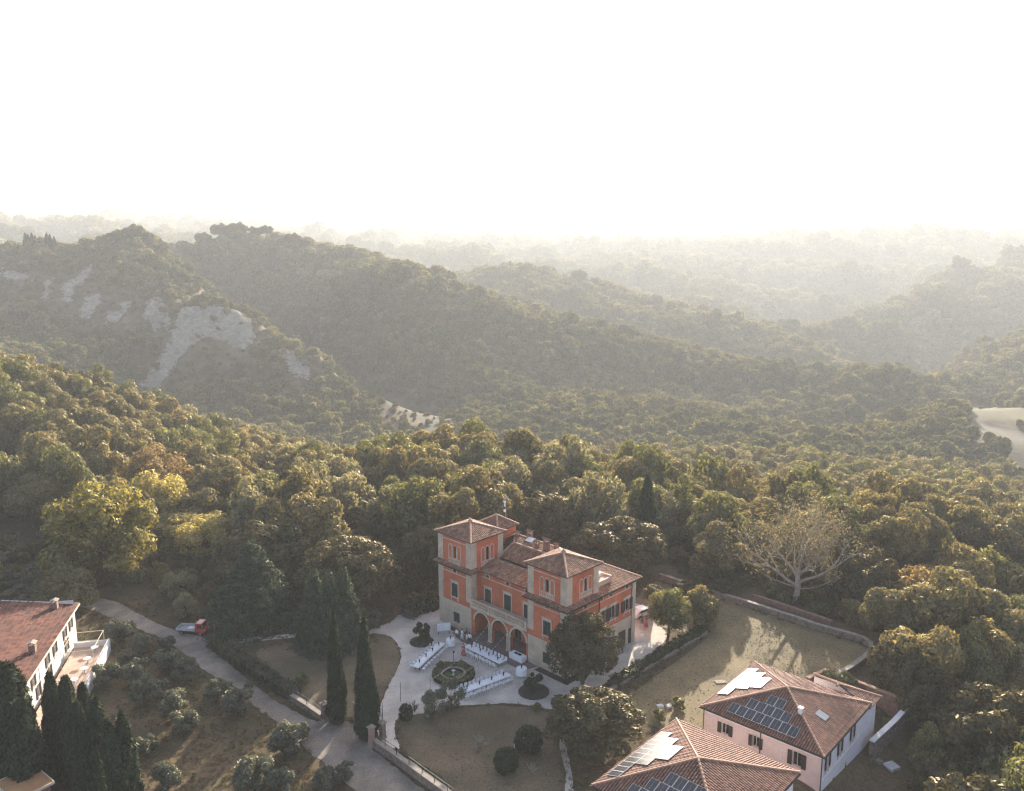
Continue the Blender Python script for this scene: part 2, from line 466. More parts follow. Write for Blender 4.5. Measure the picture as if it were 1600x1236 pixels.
PTS += [(x, y, 0.0) for x, y in ((-95, 60), (-70, 40), (-30, 30), (10, 30), (-20, 80), (-60, 100), (0, 100), (-90, 110), (-75, 128), (-45, 128), (-20, 133), (0, 140), (20, 136), (38, 130), (30, 110), (20, 90), (5, 70))]
PTS += [(40, 72, -4.5), (41, 80, -3.6), (48, 78, -4.8), (46, 86, -3.4), (50, 92, -3.2), (44, 92, -1.6), (55, 88, -5), (58, 104, -3.5), (62, 80, -8), (62, 112, -4), (60, 124, -3.5), (50, 132, -2.5), (75, 95, -10), (80, 120, -9), (95, 140, -14),
        (30, 55, -5), (45, 40, -8), (80, 60, -14), (0, 10, -2), (0, -60, -6), (-120, -40, -8), (120, -40, -20), (-160, 60, 0), (-130, 120, 3), (-110, 145, 3), (-60, 150, 2), (-30, 160, 1), (10, 165, -1), (40, 155, -2.5), (70, 145, -6),
        (-400, -400, 0), (400, -400, -30), (0, -1500, 10), (-1500, 0, 60), (1500, 0, 20), (0, -4000, 60), (-3900, 0, 120), (3900, 0, 90), (-2800, -2800, 60), (2800, -2800, 60)]
# folds hidden behind the spurs
RIDGES = [([(1680, 392, 1760), (1600, 405, 1680), (1500, 424, 1540), (1440, 445, 1420), (1375, 471, 1290), (1310, 500, 1180), (1270, 520, 1110)], 55),
          ([(1720, 490, 1060), (1600, 519, 980), (1525, 541, 910), (1475, 569, 840), (1432, 598, 760)], 48),
          ([(1560, 618, 560), (1490, 610, 540), (1400, 632, 510), (1325, 668, 460)], 24),
          ]
for line, drop in RIDGES:
    for px, py, y in line:
        p = atd(px, py, y) - Vector((0, 0, 8))
        PTS.append(tuple(p))
        PTS.append((p.x * 1.13, p.y * 1.13, p.z - drop))
PTS += [tuple(atd(px, py, y) - Vector((0, 0, dz))) for px, py, y, dz in ((330, 440, 790, 34), (400, 490, 720, 42), (470, 530, 665, 42), (540, 570, 610, 38), (620, 612, 565, 30), (250, 400, 860, 30),
                                                                         (620, 425, 760, 0), (860, 560, 650, 26), (1000, 575, 640, 24), (1120, 590, 640, 24))]
PTS = np.array(PTS)


def logpol(x, y):
    d = np.sqrt(x * x + y * y) + 8.0
    return np.stack([np.sin(np.arctan2(x, y)), np.cos(np.arctan2(x, y)), np.log(d)], -1)


_P = logpol(PTS[:, 0], PTS[:, 1])
_D = np.linalg.norm(_P[:, None] - _P[None], axis=2)
_W = np.linalg.solve(_D + np.eye(len(_P)) * 0.004, PTS[:, 2])
_g = np.random.default_rng(5)
_K = [(_g.normal(size=2), _g.uniform(0, 6.28)) for _ in range(24)]
FLAT = np.array([(-100, 114), (-88, 60), (-50, 30), (8, 30), (24, 66), (30, 80), (36, 92), (40, 98.5), (43, 100.5), (52.5, 108.5), (53, 113), (45, 119.5), (38, 127), (25, 138), (5, 142), (-30, 136), (-60, 128)], float)


def inside(poly, x, y):
    poly = np.asarray(poly, float)
    r = np.zeros(np.shape(x), bool)
    n = len(poly)
    for i in range(n):
        (x0, y0), (x1, y1) = poly[i], poly[(i + 1) % n]
        if y0 == y1: continue
        r ^= ((y0 > y) != (y1 > y)) & (x < (x1 - x0) * (y - y0) / (y1 - y0) + x0)
    return r


def pdist(poly, x, y):
    poly = np.asarray(poly, float)
    b = np.full(np.shape(x), 1e9)
    n = len(poly)
    for i in range(n):
        a, c = poly[i], poly[(i + 1) % n]
        e = c - a
        t = np.clip(((x - a[0]) * e[0] + (y - a[1]) * e[1]) / (e @ e), 0, 1)
        b = np.minimum(b, np.hypot(x - a[0] - t * e[0], y - a[1] - t * e[1]))
    return b


def ground(x, y):
    x, y = np.asarray(x, float), np.asarray(y, float)
    shp = x.shape
    x, y = x.ravel(), y.ravel()
    z = np.empty_like(x)
    for i in range(0, len(x), 20000):
        q = logpol(x[i:i + 20000], y[i:i + 20000])
        d2 = (q * q).sum(1)[:, None] + (_P * _P).sum(1)[None] - 2 * q @ _P.T
        z[i:i + 20000] = np.sqrt(np.maximum(d2, 0)) @ _W
    d = np.hypot(x, y)
    amp = np.clip((d - 260) / 400, 0, 1) * 8.0 * np.clip(d / 900, 0.6, 2.4)
    wl = np.clip(d / 700, 0.5, 3.0)
    for i, (k, ph) in enumerate(_K):
        f = 0.012 * (1.0 + i * 0.16)
        z += amp * 0.28 / (1 + i * 0.1) * np.sin((k[0] * x + k[1] * y) * f + ph)
    near = d < 230
    if near.any():
        xn, yn = x[near], y[near]
        t = np.where(inside(FLAT, xn, yn), 0.0, np.clip(pdist(FLAT, xn, yn) / 9.0, 0, 1))
        t = t * t * (3 - 2 * t)
        bumps = 0.25 * np.sin(xn * 0.31 + 1.2) * np.sin(yn * 0.27) * t
        z[near] = z[near] * t - 0.02 * (1 - t) + bumps
    return z.reshape(shp)


def gz(x, y):
    return float(ground(np.array([x]), np.array([y]))[0])


def on_ground(px, py, y0=60.0, y1=3000.0):
    """first point of the terrain along the line of sight through a survey point"""
    ys = np.exp(np.linspace(math.log(y0), math.log(y1), 700))
    d = ray(px, py)
    X, Z = d.x / d.y * ys, CAM_H + d.z / d.y * ys
    below = np.nonzero(ground(X, ys) > Z)[0]
    i = below[0] if len(below) else len(ys) - 1
    return Vector((X[i], ys[i], Z[i]))


# bare clay scarps, fields and tracks on the hills (outlines as surveyed, then laid on the terrain)
BARE = [
    [(285, 480), (330, 476), (375, 490), (398, 512), (392, 545), (372, 552), (350, 530), (322, 528), (300, 540), (282, 560), (262, 590), (240, 612), (215, 608), (235, 575), (255, 560), (268, 530), (276, 500)],
    [(225, 476), (258, 474), (272, 490), (262, 515), (240, 520), (228, 505)],
    [(437, 545), (452, 548), (482, 572), (486, 590), (468, 590), (448, 572)],
    [(98, 450), (118, 435), (148, 410), (140, 435), (118, 450), (110, 475), (97, 472)],
    [(122, 498), (135, 465), (155, 458), (158, 470), (145, 485), (135, 500)],
    [(168, 490), (190, 472), (205, 470), (200, 485), (180, 505), (168, 510)],
    [(0, 418), (40, 428), (50, 440), (20, 440), (0, 432)],
    [(68, 440), (82, 438), (75, 470), (68, 470)],
]
FIELD = [
    [(1512, 655), (1540, 660), (1600, 672), (1660, 680), (1660, 760), (1600, 748), (1560, 732), (1575, 715), (1540, 690), (1500, 690)],
    [(1396, 757), (1420, 757), (1470, 790), (1485, 805), (1450, 790), (1420, 775)],
]
SCAR = [
    [(590, 620), (630, 615), (672, 625), (700, 690), (690, 700), (660, 660), (640, 642), (600, 636)],
]
FIELD2 = [
    [(1500, 630), (1540, 632), (1600, 642), (1660, 650), (1660, 676), (1600, 668), (1540, 655), (1508, 650)],
]
SURVEY = lambda polys, y0: [[tuple(on_ground(px, py, y0)[:2]) for px, py in pl] for pl in polys]
BARE_W, FIELD_W, FIELD2_W, SCAR_W = SURVEY(BARE, 330), SURVEY(FIELD, 235), SURVEY(FIELD2, 330), SURVEY(SCAR, 330)


def hills_mat():
    m, nt, out = new_mat('hill_ground')
    p = nt.nodes.new('ShaderNodeBsdfPrincipled')
    p.inputs['Roughness'].default_value = 1.0
    p.inputs['Specular IOR Level'].default_value = 0.1
    base = ramp(nt, noise(nt, 0.09, 6.0, 0.65), ((0.35, (0.066, 0.054, 0.030)), (0.52, (0.112, 0.082, 0.048)), (0.66, (0.150, 0.104, 0.062))))
    fine = ramp(nt, noise(nt, 2.2, 3.0, 0.7), ((0.3, (0.6, 0.62, 0.6)), (0.7, (1.2, 1.15, 1.1))))
    base = mixc(nt, 1.0, base, fine, 'MULTIPLY')
    clay = ramp(nt, noise(nt, 0.16, 8.0, 0.75, dist=1.5), ((0.3, (0.105, 0.088, 0.064)), (0.60, (0.29, 0.252, 0.198))))
    field = ramp(nt, noise(nt, 0.10, 6.0, 0.7), ((0.3, (0.040, 0.038, 0.024)), (0.7, (0.092, 0.078, 0.052))))
    stub = ramp(nt, noise(nt, 0.04, 5.0, 0.6), ((0.35, (0.06, 0.055, 0.024)), (0.65, (0.095, 0.082, 0.036))))
    edge = noise(nt, 0.22, 6.0, 0.75)
    for name, c, soft in (('bare', clay, 1.7), ('field', field, 0.3), ('stubble', stub, 0.3)):
        a = nt.nodes.new('ShaderNodeAttribute')
        a.attribute_name = name
        f = mul(nt, a.outputs['Fac'], mul(nt, mul(nt, edge, 0.5, 'SUBTRACT'), soft), 'ADD')
        f = ramp(nt, f, ((0.42, (0, 0, 0)), (0.58, (1, 1, 1))))
        base = mixc(nt, f, base, c)
    nt.links.new(base, p.inputs['Base Color'])
    b = nt.nodes.new('ShaderNodeBump')
    b.inputs['Strength'].default_value = 0.5
    b.inputs['Distance'].default_value = 0.3
    nt.links.new(noise(nt, 1.3, 5.0, 0.7), b.inputs['Height'])
    nt.links.new(b.outputs[0], p.inputs['Normal'])
    nt.links.new(p.outputs[0], out.inputs['Surface'])
    return m


def build_terrain():
    az = np.concatenate([np.linspace(-180, -50, 27)[:-1], np.linspace(-50, 50, 421), np.linspace(50, 180, 27)[1:-1]])
    az = np.radians(az)
    rr = np.concatenate([[0.5, 5, 12, 20, 30, 40, 50], np.exp(np.linspace(math.log(58), math.log(4150), 520))])
    A, Q = np.meshgrid(az, rr)
    X, Y = np.sin(A) * Q, np.cos(A) * Q
    Z = ground(X, Y)
    na, nr = len(az), len(rr)
    co = np.stack([X, Y, Z], -1).reshape(-1, 3)
    i = np.arange(nr - 1)[:, None] * na + np.arange(na)[None]
    j = np.arange(nr - 1)[:, None] * na + (np.arange(na)[None] + 1) % na
    f = np.stack([i, j, j + na, i + na], -1).reshape(-1, 4)
    me = bpy.data.meshes.new('ground')
    me.vertices.add(len(co))
    me.vertices.foreach_set('co', co.ravel())
    me.loops.add(f.size)
    me.loops.foreach_set('vertex_index', f.ravel())
    me.polygons.add(len(f))
    me.polygons.foreach_set('loop_start', np.arange(0, f.size, 4))
    me.polygons.foreach_set('loop_total', np.full(len(f), 4))
    me.polygons.foreach_set('use_smooth', np.ones(len(f), bool))
    me.update()
    for name, polys in (('bare', BARE_W), ('field', FIELD_W + SCAR_W), ('stubble', FIELD2_W)):
        w = np.zeros(len(co))
        sel = (co[:, 1] > 200) & (np.hypot(co[:, 0], co[:, 1]) < 1500)
        x, y = co[sel, 0], co[sel, 1]
        v = np.zeros(len(x))
        for pl in polys:
            P = np.array(pl)
            near = (x > P[:, 0].min() - 20) & (x < P[:, 0].max() + 20) & (y > P[:, 1].min() - 20) & (y < P[:, 1].max() + 20)
            if not near.any(): continue
            d = pdist(P, x[near], y[near])
            s = np.where(inside(P, x[near], y[near]), d, -d)
            v[near] = np.maximum(v[near], np.clip(0.5 + s / (12.0 if name == 'bare' else 8.0), 0, 1))
        w[sel] = v
        if name == 'bare':      # eroded ribs and gullies in the clay
            az_ = np.arctan2(co[:, 0], co[:, 1]); q_ = np.hypot(co[:, 0], co[:, 1])
            rib = np.sin(az_ * 150 + 1.3 * np.sin(q_ * .05)) + .7 * np.sin(az_ * 331 + q_ * .11 + 1) + .5 * np.sin(az_ * 77 - q_ * .23)
            co[:, 2] += np.clip(w * 1.6 - .4, 0, 1) * rib * 1.3
            me.vertices.foreach_set('co', co.ravel())
            me.update()
        at_ = me.attributes.new(name, 'FLOAT', 'POINT')
        at_.data.foreach_set('value', w)
    me.materials.append(hills_mat())
    o = put('ground', me)
    tag(o, 'wooded hills with bare clay scarps around the hilltop garden', kind='structure')
    return float(co[:, 2].min()), float(co[:, 2].max())


Z_LOW, Z_HIGH = build_terrain()


# ------------------------------------------------------------------ hazy air
def build_haze():
    m, nt, out = new_mat('hazy_air')
    v = nt.nodes.new('ShaderNodeVolumePrincipled')
    v.inputs['Color'].default_value = (0.78, 0.80, 0.805, 1)
    v.inputs['Density'].default_value = HAZE_DENSITY
    v.inputs['Anisotropy'].default_value = HAZE_ANISO
    nt.links.new(v.outputs[0], out.inputs['Volume'])
    mb = MB()
    e = 4170
    mb.box(-e, e, -e, e, Z_LOW - 1.0, max(Z_HIGH, CAM_H) + 6.0)
    print('haze', Z_LOW, Z_HIGH)
    o = mb.build('haze', m)
    tag(o, 'pale sunlit haze lying over the hills', 'haze', kind='stuff')


build_haze()


# ------------------------------------------------------------------ foliage
def leaf_mesh(name, C, N, size, rng, mat, stretch=1.5, tilt=0.36, up=None, extra=None):
    """leaf clumps: small folded rhombs at the points C, facing roughly along N"""
    n = len(C)
    N = N + rng.normal(size=(n, 3)) * tilt
    N /= np.linalg.norm(N, axis=1)[:, None] + 1e-9
    a = rng.normal(size=(n, 3)) if up is None else np.tile(np.array(up, float), (n, 1)) + rng.normal(size=(n, 3)) * 0.25
    U = a - N * (a * N).sum(1)[:, None]
    U /= np.linalg.norm(U, axis=1)[:, None] + 1e-9
    V = np.cross(N, U)
    s = size * rng.uniform(0.6, 1.35, n)[:, None]
    l = s * stretch
    fold = N * s * rng.uniform(-0.35, 0.35, n)[:, None]
    v = np.stack([C - U * l, C + V * s * 0.62 + fold, C + U * l, C - V * s * 0.62 + fold], 1).reshape(-1, 3)
    me = bpy.data.meshes.new(name)
    me.vertices.add(4 * n)
    me.vertices.foreach_set('co', v.ravel().astype(np.float32))
    me.loops.add(4 * n)
    me.loops.foreach_set('vertex_index', np.arange(4 * n))
    me.polygons.add(n)
    me.polygons.foreach_set('loop_start', np.arange(0, 4 * n, 4))
    me.polygons.foreach_set('loop_total', np.full(n, 4))
    me.materials.append(mat)
    me.update(calc_edges=True)
    return me


def lobes_cloud(lobes, n, rng, shell=(0.78, 1.06), cull=0.72, bottom=-0.55):
    """points and outward directions on the skins of many overlapping lobes (x, y, z, r)"""
    L = np.array(lobes)
    w = L[:, 3] ** 2
    out_c, out_n, have = [], [], 0
    while have < n:
        k = rng.choice(len(L), size=n, p=w / w.sum())
        d = rng.normal(size=(n, 3))
        d /= np.linalg.norm(d, axis=1)[:, None]
        c = L[k, :3] + d * (L[k, 3] * rng.uniform(*shell, n))[:, None]
        keep = d[:, 2] > bottom - rng.random(n) * 0.4
        for q in L:
            keep &= ((c - q[:3]) ** 2).sum(1) > (q[3] * cull) ** 2
        out_c.append(c[keep]); out_n.append(d[keep]); have += int(keep.sum())
        if len(out_c) > 60: break
    return np.concatenate(out_c)[:n], np.concatenate(out_n)[:n]


def dome_lobes(rng, count=60, rz=0.85, r=(0.16, 0.30), low=-0.6, jitter=0.08, core=True):
    L = []
    for i in range(count):
        z = rng.uniform(low, 1)
        a = rng.uniform(0, 6.283)
        q = math.sqrt(max(0, 1 - z * z))
        s = 1 - rng.uniform(*r) + rng.normal() * jitter
        rr = rng.uniform(*r)
        L.append((q * math.cos(a) * (1 - rr) * (1 + rng.normal() * jitter), q * math.sin(a) * (1 - rr) * (1 + rng.normal() * jitter), z * (1 - rr * 0.6) * rz * (1 + rng.normal() * jitter), rr))
    if core:
        L.append((0, 0, 0.0, 0.62 * min(1, rz + 0.1)))
    return L


def loose_lobes(rng, count=26, rz=1.0, r=(0.22, 0.42)):
    L = []
    while len(L) < count:
        p = rng.uniform(-1, 1, 3)
        if (p ** 2).sum() > 1: continue
        rr = rng.uniform(*r)
        if np.linalg.norm(p) + rr > 1.12: p *= (1.12 - rr) / np.linalg.norm(p)
        L.append((p[0], p[1], p[2] * rz, rr))
    return L


G = np.random.default_rng(11)
CROWN = {}


def mk_dome(key, mat, n, size, seed, **kw):
    rng = np.random.default_rng(seed)
    C, N = lobes_cloud(dome_lobes(rng, **kw), n, rng)
    CROWN[key] = leaf_mesh('crown_' + key, C, N, size, rng, M[mat])


def mk_loose(key, mat, n, size, seed, shell=(0.55, 1.08), cull=0.5, **kw):
    rng = np.random.default_rng(seed)
    C, N = lobes_cloud(loose_lobes(rng, **kw), n, rng, shell=shell, cull=cull, bottom=-0.9)
    CROWN[key] = leaf_mesh('crown_' + key, C, N, size, rng, M[mat], tilt=0.5)


def mk_cypress(key, mat, n, size, seed, bumps=0.12, sharp=0.75):
    """unit column: height 1, radius 1 at its widest"""
    rng = np.random.default_rng(seed)
    t = rng.uniform(0.0, 1, n * 2)
    rad = np.minimum(1, (t / 0.12 + 0.35)) * np.clip((1 - t), 0, 1) ** sharp * 1.28
    rad = np.minimum(rad, 1.0)
    keep = rng.random(n * 2) < rad + 0.1
    t, rad = t[keep][:n], rad[keep][:n]
    a = rng.uniform(0, 6.283, len(t))
    rad = rad * (1 + bumps * np.sin(a * 3 + t * 9) + bumps * np.sin(a * 5 - t * 17 + 1)) * rng.uniform(0.72, 1.05, len(t))
    C = np.stack([rad * np.cos(a), rad * np.sin(a), t], 1)
    N = np.stack([np.cos(a), np.sin(a), np.full(len(t), 0.15)], 1)
    # the mesh is stretched on placing: build it at a typical height of twelve radii
    C[:, 2] *= 12
    me = leaf_mesh('crown_' + key, C, N, size, rng, M[mat], stretch=2.4, tilt=0.45, up=(0, 0, 1))
    CROWN[key] = me


def mk_conifer(key, mat, n, size, seed, tiers=17, aspect=2.4):
    rng = np.random.default_rng(seed)
    C, N = [], []
    for k in range(tiers):
        t = (k + rng.uniform(-0.3, 0.3)) / tiers
        Rk = (1 - t) ** 0.85 * (1 + rng.normal() * 0.08) + 0.03
        nb = max(4, int(11 * (1 - t) + 4))
        for b in range(nb):
            a = 6.283 * (b + rng.uniform(-0.35, 0.35)) / nb
            Lb = Rk * rng.uniform(0.75, 1.12)
            m = max(4, int(n * Lb / (tiers * nb * 0.5)))
            s = rng.uniform(0.15, 1.0, m) ** 0.7
            w = rng.normal(size=m) * 0.10 * (1.2 - s * 0.7) * (0.4 + Lb)
            x = s * Lb
            z = t * aspect - 0.16 * s * s * Lb - np.abs(w) * 0.35 + 0.07 * (s > 0.85) + rng.normal(size=m) * 0.025
            C.append(np.stack([x * math.cos(a) - w * math.sin(a), x * math.sin(a) + w * math.cos(a), z], 1))
            N.append(np.tile([math.cos(a) * 0.45, math.sin(a) * 0.45, 0.85], (m, 1)))
    C, N = np.concatenate(C), np.concatenate(N)
    CROWN[key] = leaf_mesh('crown_' + key, C, N, size, rng, M[mat], tilt=0.5)


mk_dome('holm_a', 'l_holm', 15000, 0.030, 1, count=85, r=(0.13, 0.24))
mk_dome('holm_b', 'l_holm', 15000, 0.030, 2, count=70, r=(0.14, 0.28), rz=0.95)
mk_dome('holm_c', 'l_holm', 9000, 0.040, 3, count=48, r=(0.16, 0.30), jitter=0.14)
mk_dome('oak_a', 'l_olivebrown', 7000, 0.046, 4, count=36, r=(0.20, 0.36), jitter=0.14)
mk_dome('oak_b', 'l_olivebrown', 7000, 0.046, 5, count=30, r=(0.22, 0.40), jitter=0.2, rz=1.0)
mk_dome('oak_c', 'l_green', 7000, 0.046, 6, count=32, r=(0.20, 0.38), jitter=0.18, rz=0.9)
mk_dome('oak_d', 'l_olivebrown', 7500, 0.044, 71, count=26, r=(0.16, 0.42), jitter=0.28, rz=1.15)
mk_loose('poplar', 'l_green', 7000, 0.046, 72, count=36, rz=1.7, r=(0.20, 0.36))
mk_loose('ash_a', 'l_green', 7000, 0.050, 7, count=30, rz=1.1)
mk_loose('ash_b', 'l_grey', 7000, 0.050, 8, count=26, rz=1.0)
mk_loose('ash_c', 'l_olivebrown', 6500, 0.050, 9, count=22, rz=1.15)
mk_loose('gold_a', 'l_gold', 9000, 0.042, 10, count=34, rz=0.95)
mk_loose('gold_c', 'l_gold', 14000, 0.036, 61, count=42, rz=0.95, r=(0.18, 0.32))
mk_loose('straw_a', 'l_straw', 8000, 0.042, 62, count=34, rz=0.95)
mk_loose('gold_b', 'l_dry', 5500, 0.044, 12, count=24, rz=1.0)
mk_loose('olive_a', 'l_olive', 3600, 0.066, 13, count=13, rz=0.8, r=(0.26, 0.42))
mk_loose('olive_b', 'l_olive', 3600, 0.066, 14, count=11, rz=0.85, r=(0.26, 0.44))
mk_loose('olive_c', 'l_olive', 3600, 0.066, 15, count=15, rz=0.75, r=(0.22, 0.38))
mk_dome('bush', 'l_hedge', 7000, 0.044, 16, count=110, r=(0.12, 0.18), rz=0.98, jitter=0.015, low=-0.95)
mk_dome('shrub', 'l_green', 1600, 0.085, 17, count=16, r=(0.22, 0.4), jitter=0.2)
mk_loose('ragged', 'l_hedge', 2200, 0.085, 77, count=16, rz=1.0, r=(0.2, 0.38))
mk_loose('wispy', 'l_olive', 2400, 0.050, 18, count=16, rz=1.0, r=(0.22, 0.36))
mk_cypress('cypress_a', 'l_cypress', 9000, 0.16, 19)
mk_cypress('cypress_b', 'l_cypress', 8000, 0.17, 20, bumps=0.16, sharp=0.6)
mk_cypress('thuja', 'l_cypress', 12000, 0.15, 23, bumps=0.14, sharp=0.42)
mk_conifer('conifer_a', 'l_conifer', 16000, 0.030, 21, tiers=20)
mk_conifer('conifer_b', 'l_conifer', 20000, 0.028, 22, tiers=22, aspect=2.1)
# crowns for woods too far off to tell leaves apart
FARKEYS = []
for i in range(6):
    k = 'far_%d' % i
    (mk_dome if i % 3 else mk_loose)(k, ('l_fargreen', 'l_fargreen', 'l_far', 'l_far', 'l_farpale', 'l_farpale')[i], 620, 0.135, 40 + i, count=9 + i, r=(0.3, 0.46), **({'jitter': 0.16} if i % 3 else {'rz': 0.9}))
    FARKEYS.append(k)

# ---- trunks (unit: height 1 up to the crown's middle, to be scaled)
def trunk_mesh(name, mat, seed, forks=4, r=0.045, spread=0.42, clear=0.45, lean=0.05):
    rng = random.Random(seed)
    mb = MB()
    top = Vector((rng.uniform(-lean, lean), rng.uniform(-lean, lean), clear))
    mb.tube([(0, 0, -0.06), (top.x * 0.4, top.y * 0.4, clear * 0.5), tuple(top)], [r * 1.35, r, r * 0.85], 7)
    for k in range(forks):
        a = 6.283 * (k + rng.uniform(-0.3, 0.3)) / forks
        e = top + Vector((math.cos(a) * spread * rng.uniform(0.6, 1), math.sin(a) * spread * rng.uniform(0.6, 1), (1.15 - clear) * rng.uniform(0.7, 1)))
        md = top.lerp(e, 0.5) + Vector((math.cos(a), math.sin(a), -0.3)) * 0.06
        mb.tube([tuple(top - Vector((0, 0, 0.03))), tuple(md), tuple(e)], [r * 0.7, r * 0.45, r * 0.15], 5)
    return mb.mesh(name, mat)


TRUNK = {'tree': trunk_mesh('trunk_tree', M['wood'], 3), 'olive': trunk_mesh('trunk_olive', M['wood'], 4, forks=5, r=0.06, clear=0.25, spread=0.5, lean=0.15),
         'pale': trunk_mesh('trunk_pale', M['pale_bark'], 5, forks=5)}
mb = MB(); mb.tube([(0, 0, -0.1), (0, 0, 0.9)], [0.022, 0.006], 7)
TRUNK['mast'] = mb.mesh('trunk_mast', M['wood'])


def tree(name, key, base, r, rz, zc, label=None, cat='tree', group=None, trunk='tree', rot=None, h=None, trunk_r=None):
    """a tree: Empty at the foot, trunk and crown; crown middle zc above the foot, half-sizes r, rz"""
    o = empty(name, base, rnd.uniform(0, 6.28) if rot is None else rot, label, cat, group)
    s = max(zc + rz * 0.3, 0.4)
    put('trunk', TRUNK[trunk], o, scale=(trunk_r or s * 0.8, trunk_r or s * 0.8, s))
    put('crown', CROWN[key], o, (0, 0, zc), scale=(r, r, rz))
    return o


def column(name, key, base, r, h, label=None, group=None, cat='cypress'):
    o = empty(name, base, rnd.uniform(0, 6.28), label, cat, group)
    put('trunk', TRUNK['mast'], o, scale=(h, h, h * 0.95))
    put('crown', CROWN[key], o, (0, 0, 0.15), scale=(r, r, h / 12.0))
    return o


def conifer(name, key, base, r, h, label=None, group=None, cat='conifer', aspect=2.4):
    o = empty(name, base, rnd.uniform(0, 6.28), label, cat, group)
    put('trunk', TRUNK['mast'], o, scale=(h, h, h))
    put('crown', CROWN[key], o, (0, 0, h * 0.05), scale=(r, r, h * 0.95 / aspect))
    return o


def place(px, py, hw, hh, y):
    """centre, half-width, half-height in metres of a crown surveyed at (px, py) +- (hw, hh) and distance y, and the ground below it"""
    c = atd(px, py, y)
    zc = depth(c)
    g = gz(c.x, c.y)
    return c, hw * zc / FPX, hh * zc / FPX, g


OCC = []    # (x, y, r) spots taken by single trees
LANE = []   # clearings in front of them


def hero(name, key, px, py, hw, hh, y, label, cat='tree', group=None, trunk='tree'):
    c, r, rz, g = place(px, py, hw, hh, y)
    rz = min(rz, max(c.z - g + 0.3, 0.5)) if c.z - g > 0.5 else rz
    OCC.append((c.x, c.y, r))
    if y > 117:
        for k in (.945, .90, .86): LANE.append((c.x * k, c.y * k, r * .8))
    return tree(name, key, (c.x, c.y, g), r, rz, c.z - g, label, cat, group, trunk)


HOLM = 'big round evergreen trees around the villa'
hero('holm_oak', 'holm_a', 545, 893, 82, 76, 124, 'huge round dark evergreen tree behind the blue-green conifers, left of the villa', group=HOLM)
hero('holm_oak', 'holm_b', 418, 868, 80, 72, 131, 'broad dark evergreen tree behind the conifer on the roadside hedge', group=HOLM)
hero('holm_oak', 'holm_b', 664, 872, 44, 72, 132, 'dark evergreen tree close against the left side of the villa', group=HOLM)
hero('holm_oak', 'holm_b', 852, 815, 59, 54, 150, 'dark round evergreen tree behind the villa roof, beside the antenna mast', group=HOLM)
hero('holm_oak', 'holm_a', 968, 852, 74, 64, 138, 'wide dark evergreen tree rising behind the right wing of the villa', group=HOLM)
hero('holm_oak', 'holm_b', 788, 788, 34, 34, 158, 'dark evergreen tree behind the antenna mast, half hidden by its neighbour', group=HOLM)
hero('holm_oak', 'holm_c', 704, 868, 32, 62, 127, 'added evergreen tree behind the left tower, keeping the sun off the gate', group=HOLM)  # added tree, mostly hidden by the tower, blocks a sun streak at the gate
hero('laurel_tree', 'holm_b', 911, 1014, 57, 54, 99.5, 'dense dark laurel tree in front of the right corner of the villa', group=HOLM)
hero('laurel_tree', 'holm_a', 928, 1128, 76, 84, 85.5, 'dense dark laurel tree beside the path and the lower tiled house', group=HOLM)
column('cypress', 'cypress_a', at(527, 1128), 1.0, 14.0, 'tall slim cypress left of the villa gate opening', 'cypresses in pairs and rows')
column('cypress', 'cypress_a', at(574, 1152), 1.22, 14.6, 'tall slim cypress at the pink gate pillar', 'cypresses in pairs and rows')
c = atd(1012, 760, 152); column('cypress', 'cypress_b', (c.x, c.y, gz(c.x, c.y)), 1.7, atd(1012, 742, 152).z - gz(c.x, c.y), 'lone dark cypress spire standing in the wood behind the villa', 'cypresses in pairs and rows')
OCC.append((c.x, c.y, 3.5))
for k in (.95, .90, .86): LANE.append((c.x * k, c.y * k, 4.5))
CYPS = [  # tip px, tip py, distance, radius, label
    (6, 1040, 79, 2.1, 'widest evergreen column by the left edge, before the long roof', 'thuja'), (30, 1098, 77, 1.7, 'short evergreen column before the white wall of the long house', 'thuja'),
    (76, 1054, 80.5, 0.95, 'slim dark column first in the row beside the white wall', 'thuja'), (101, 1060, 79.5, 1.15, 'second dark column of the row beside the white wall', 'thuja'),
    (128, 1070, 83, 0.9, 'small dark column behind the row, below the railed terrace', 'thuja'), (119, 1100, 77, 1.0, 'sunlit-tipped column in front of the small one below the terrace', 'thuja'),
    (149, 1092, 77.5, 1.3, 'tall pointed cypress right of the middle of the row', 'cypress_b'), (167, 1128, 75.5, 1.2, 'leaning dark cypress with a bright right edge', 'cypress_b'),
    (189, 1114, 77, 1.15, 'last dark cypress at the grove end of the row', 'cypress_b'), (151, 1172, 72.5, 0.55, 'young slender light green cypress in front of the row', 'cypress_b')]
for px, py, y, r, lab, key in CYPS:
    t = atd(px, py, y); g = gz(t.x, t.y)
    column('cypress', key, (t.x, t.y, g), r, t.z - g, lab, 'cypresses in pairs and rows')
    OCC.append((t.x, t.y, r))
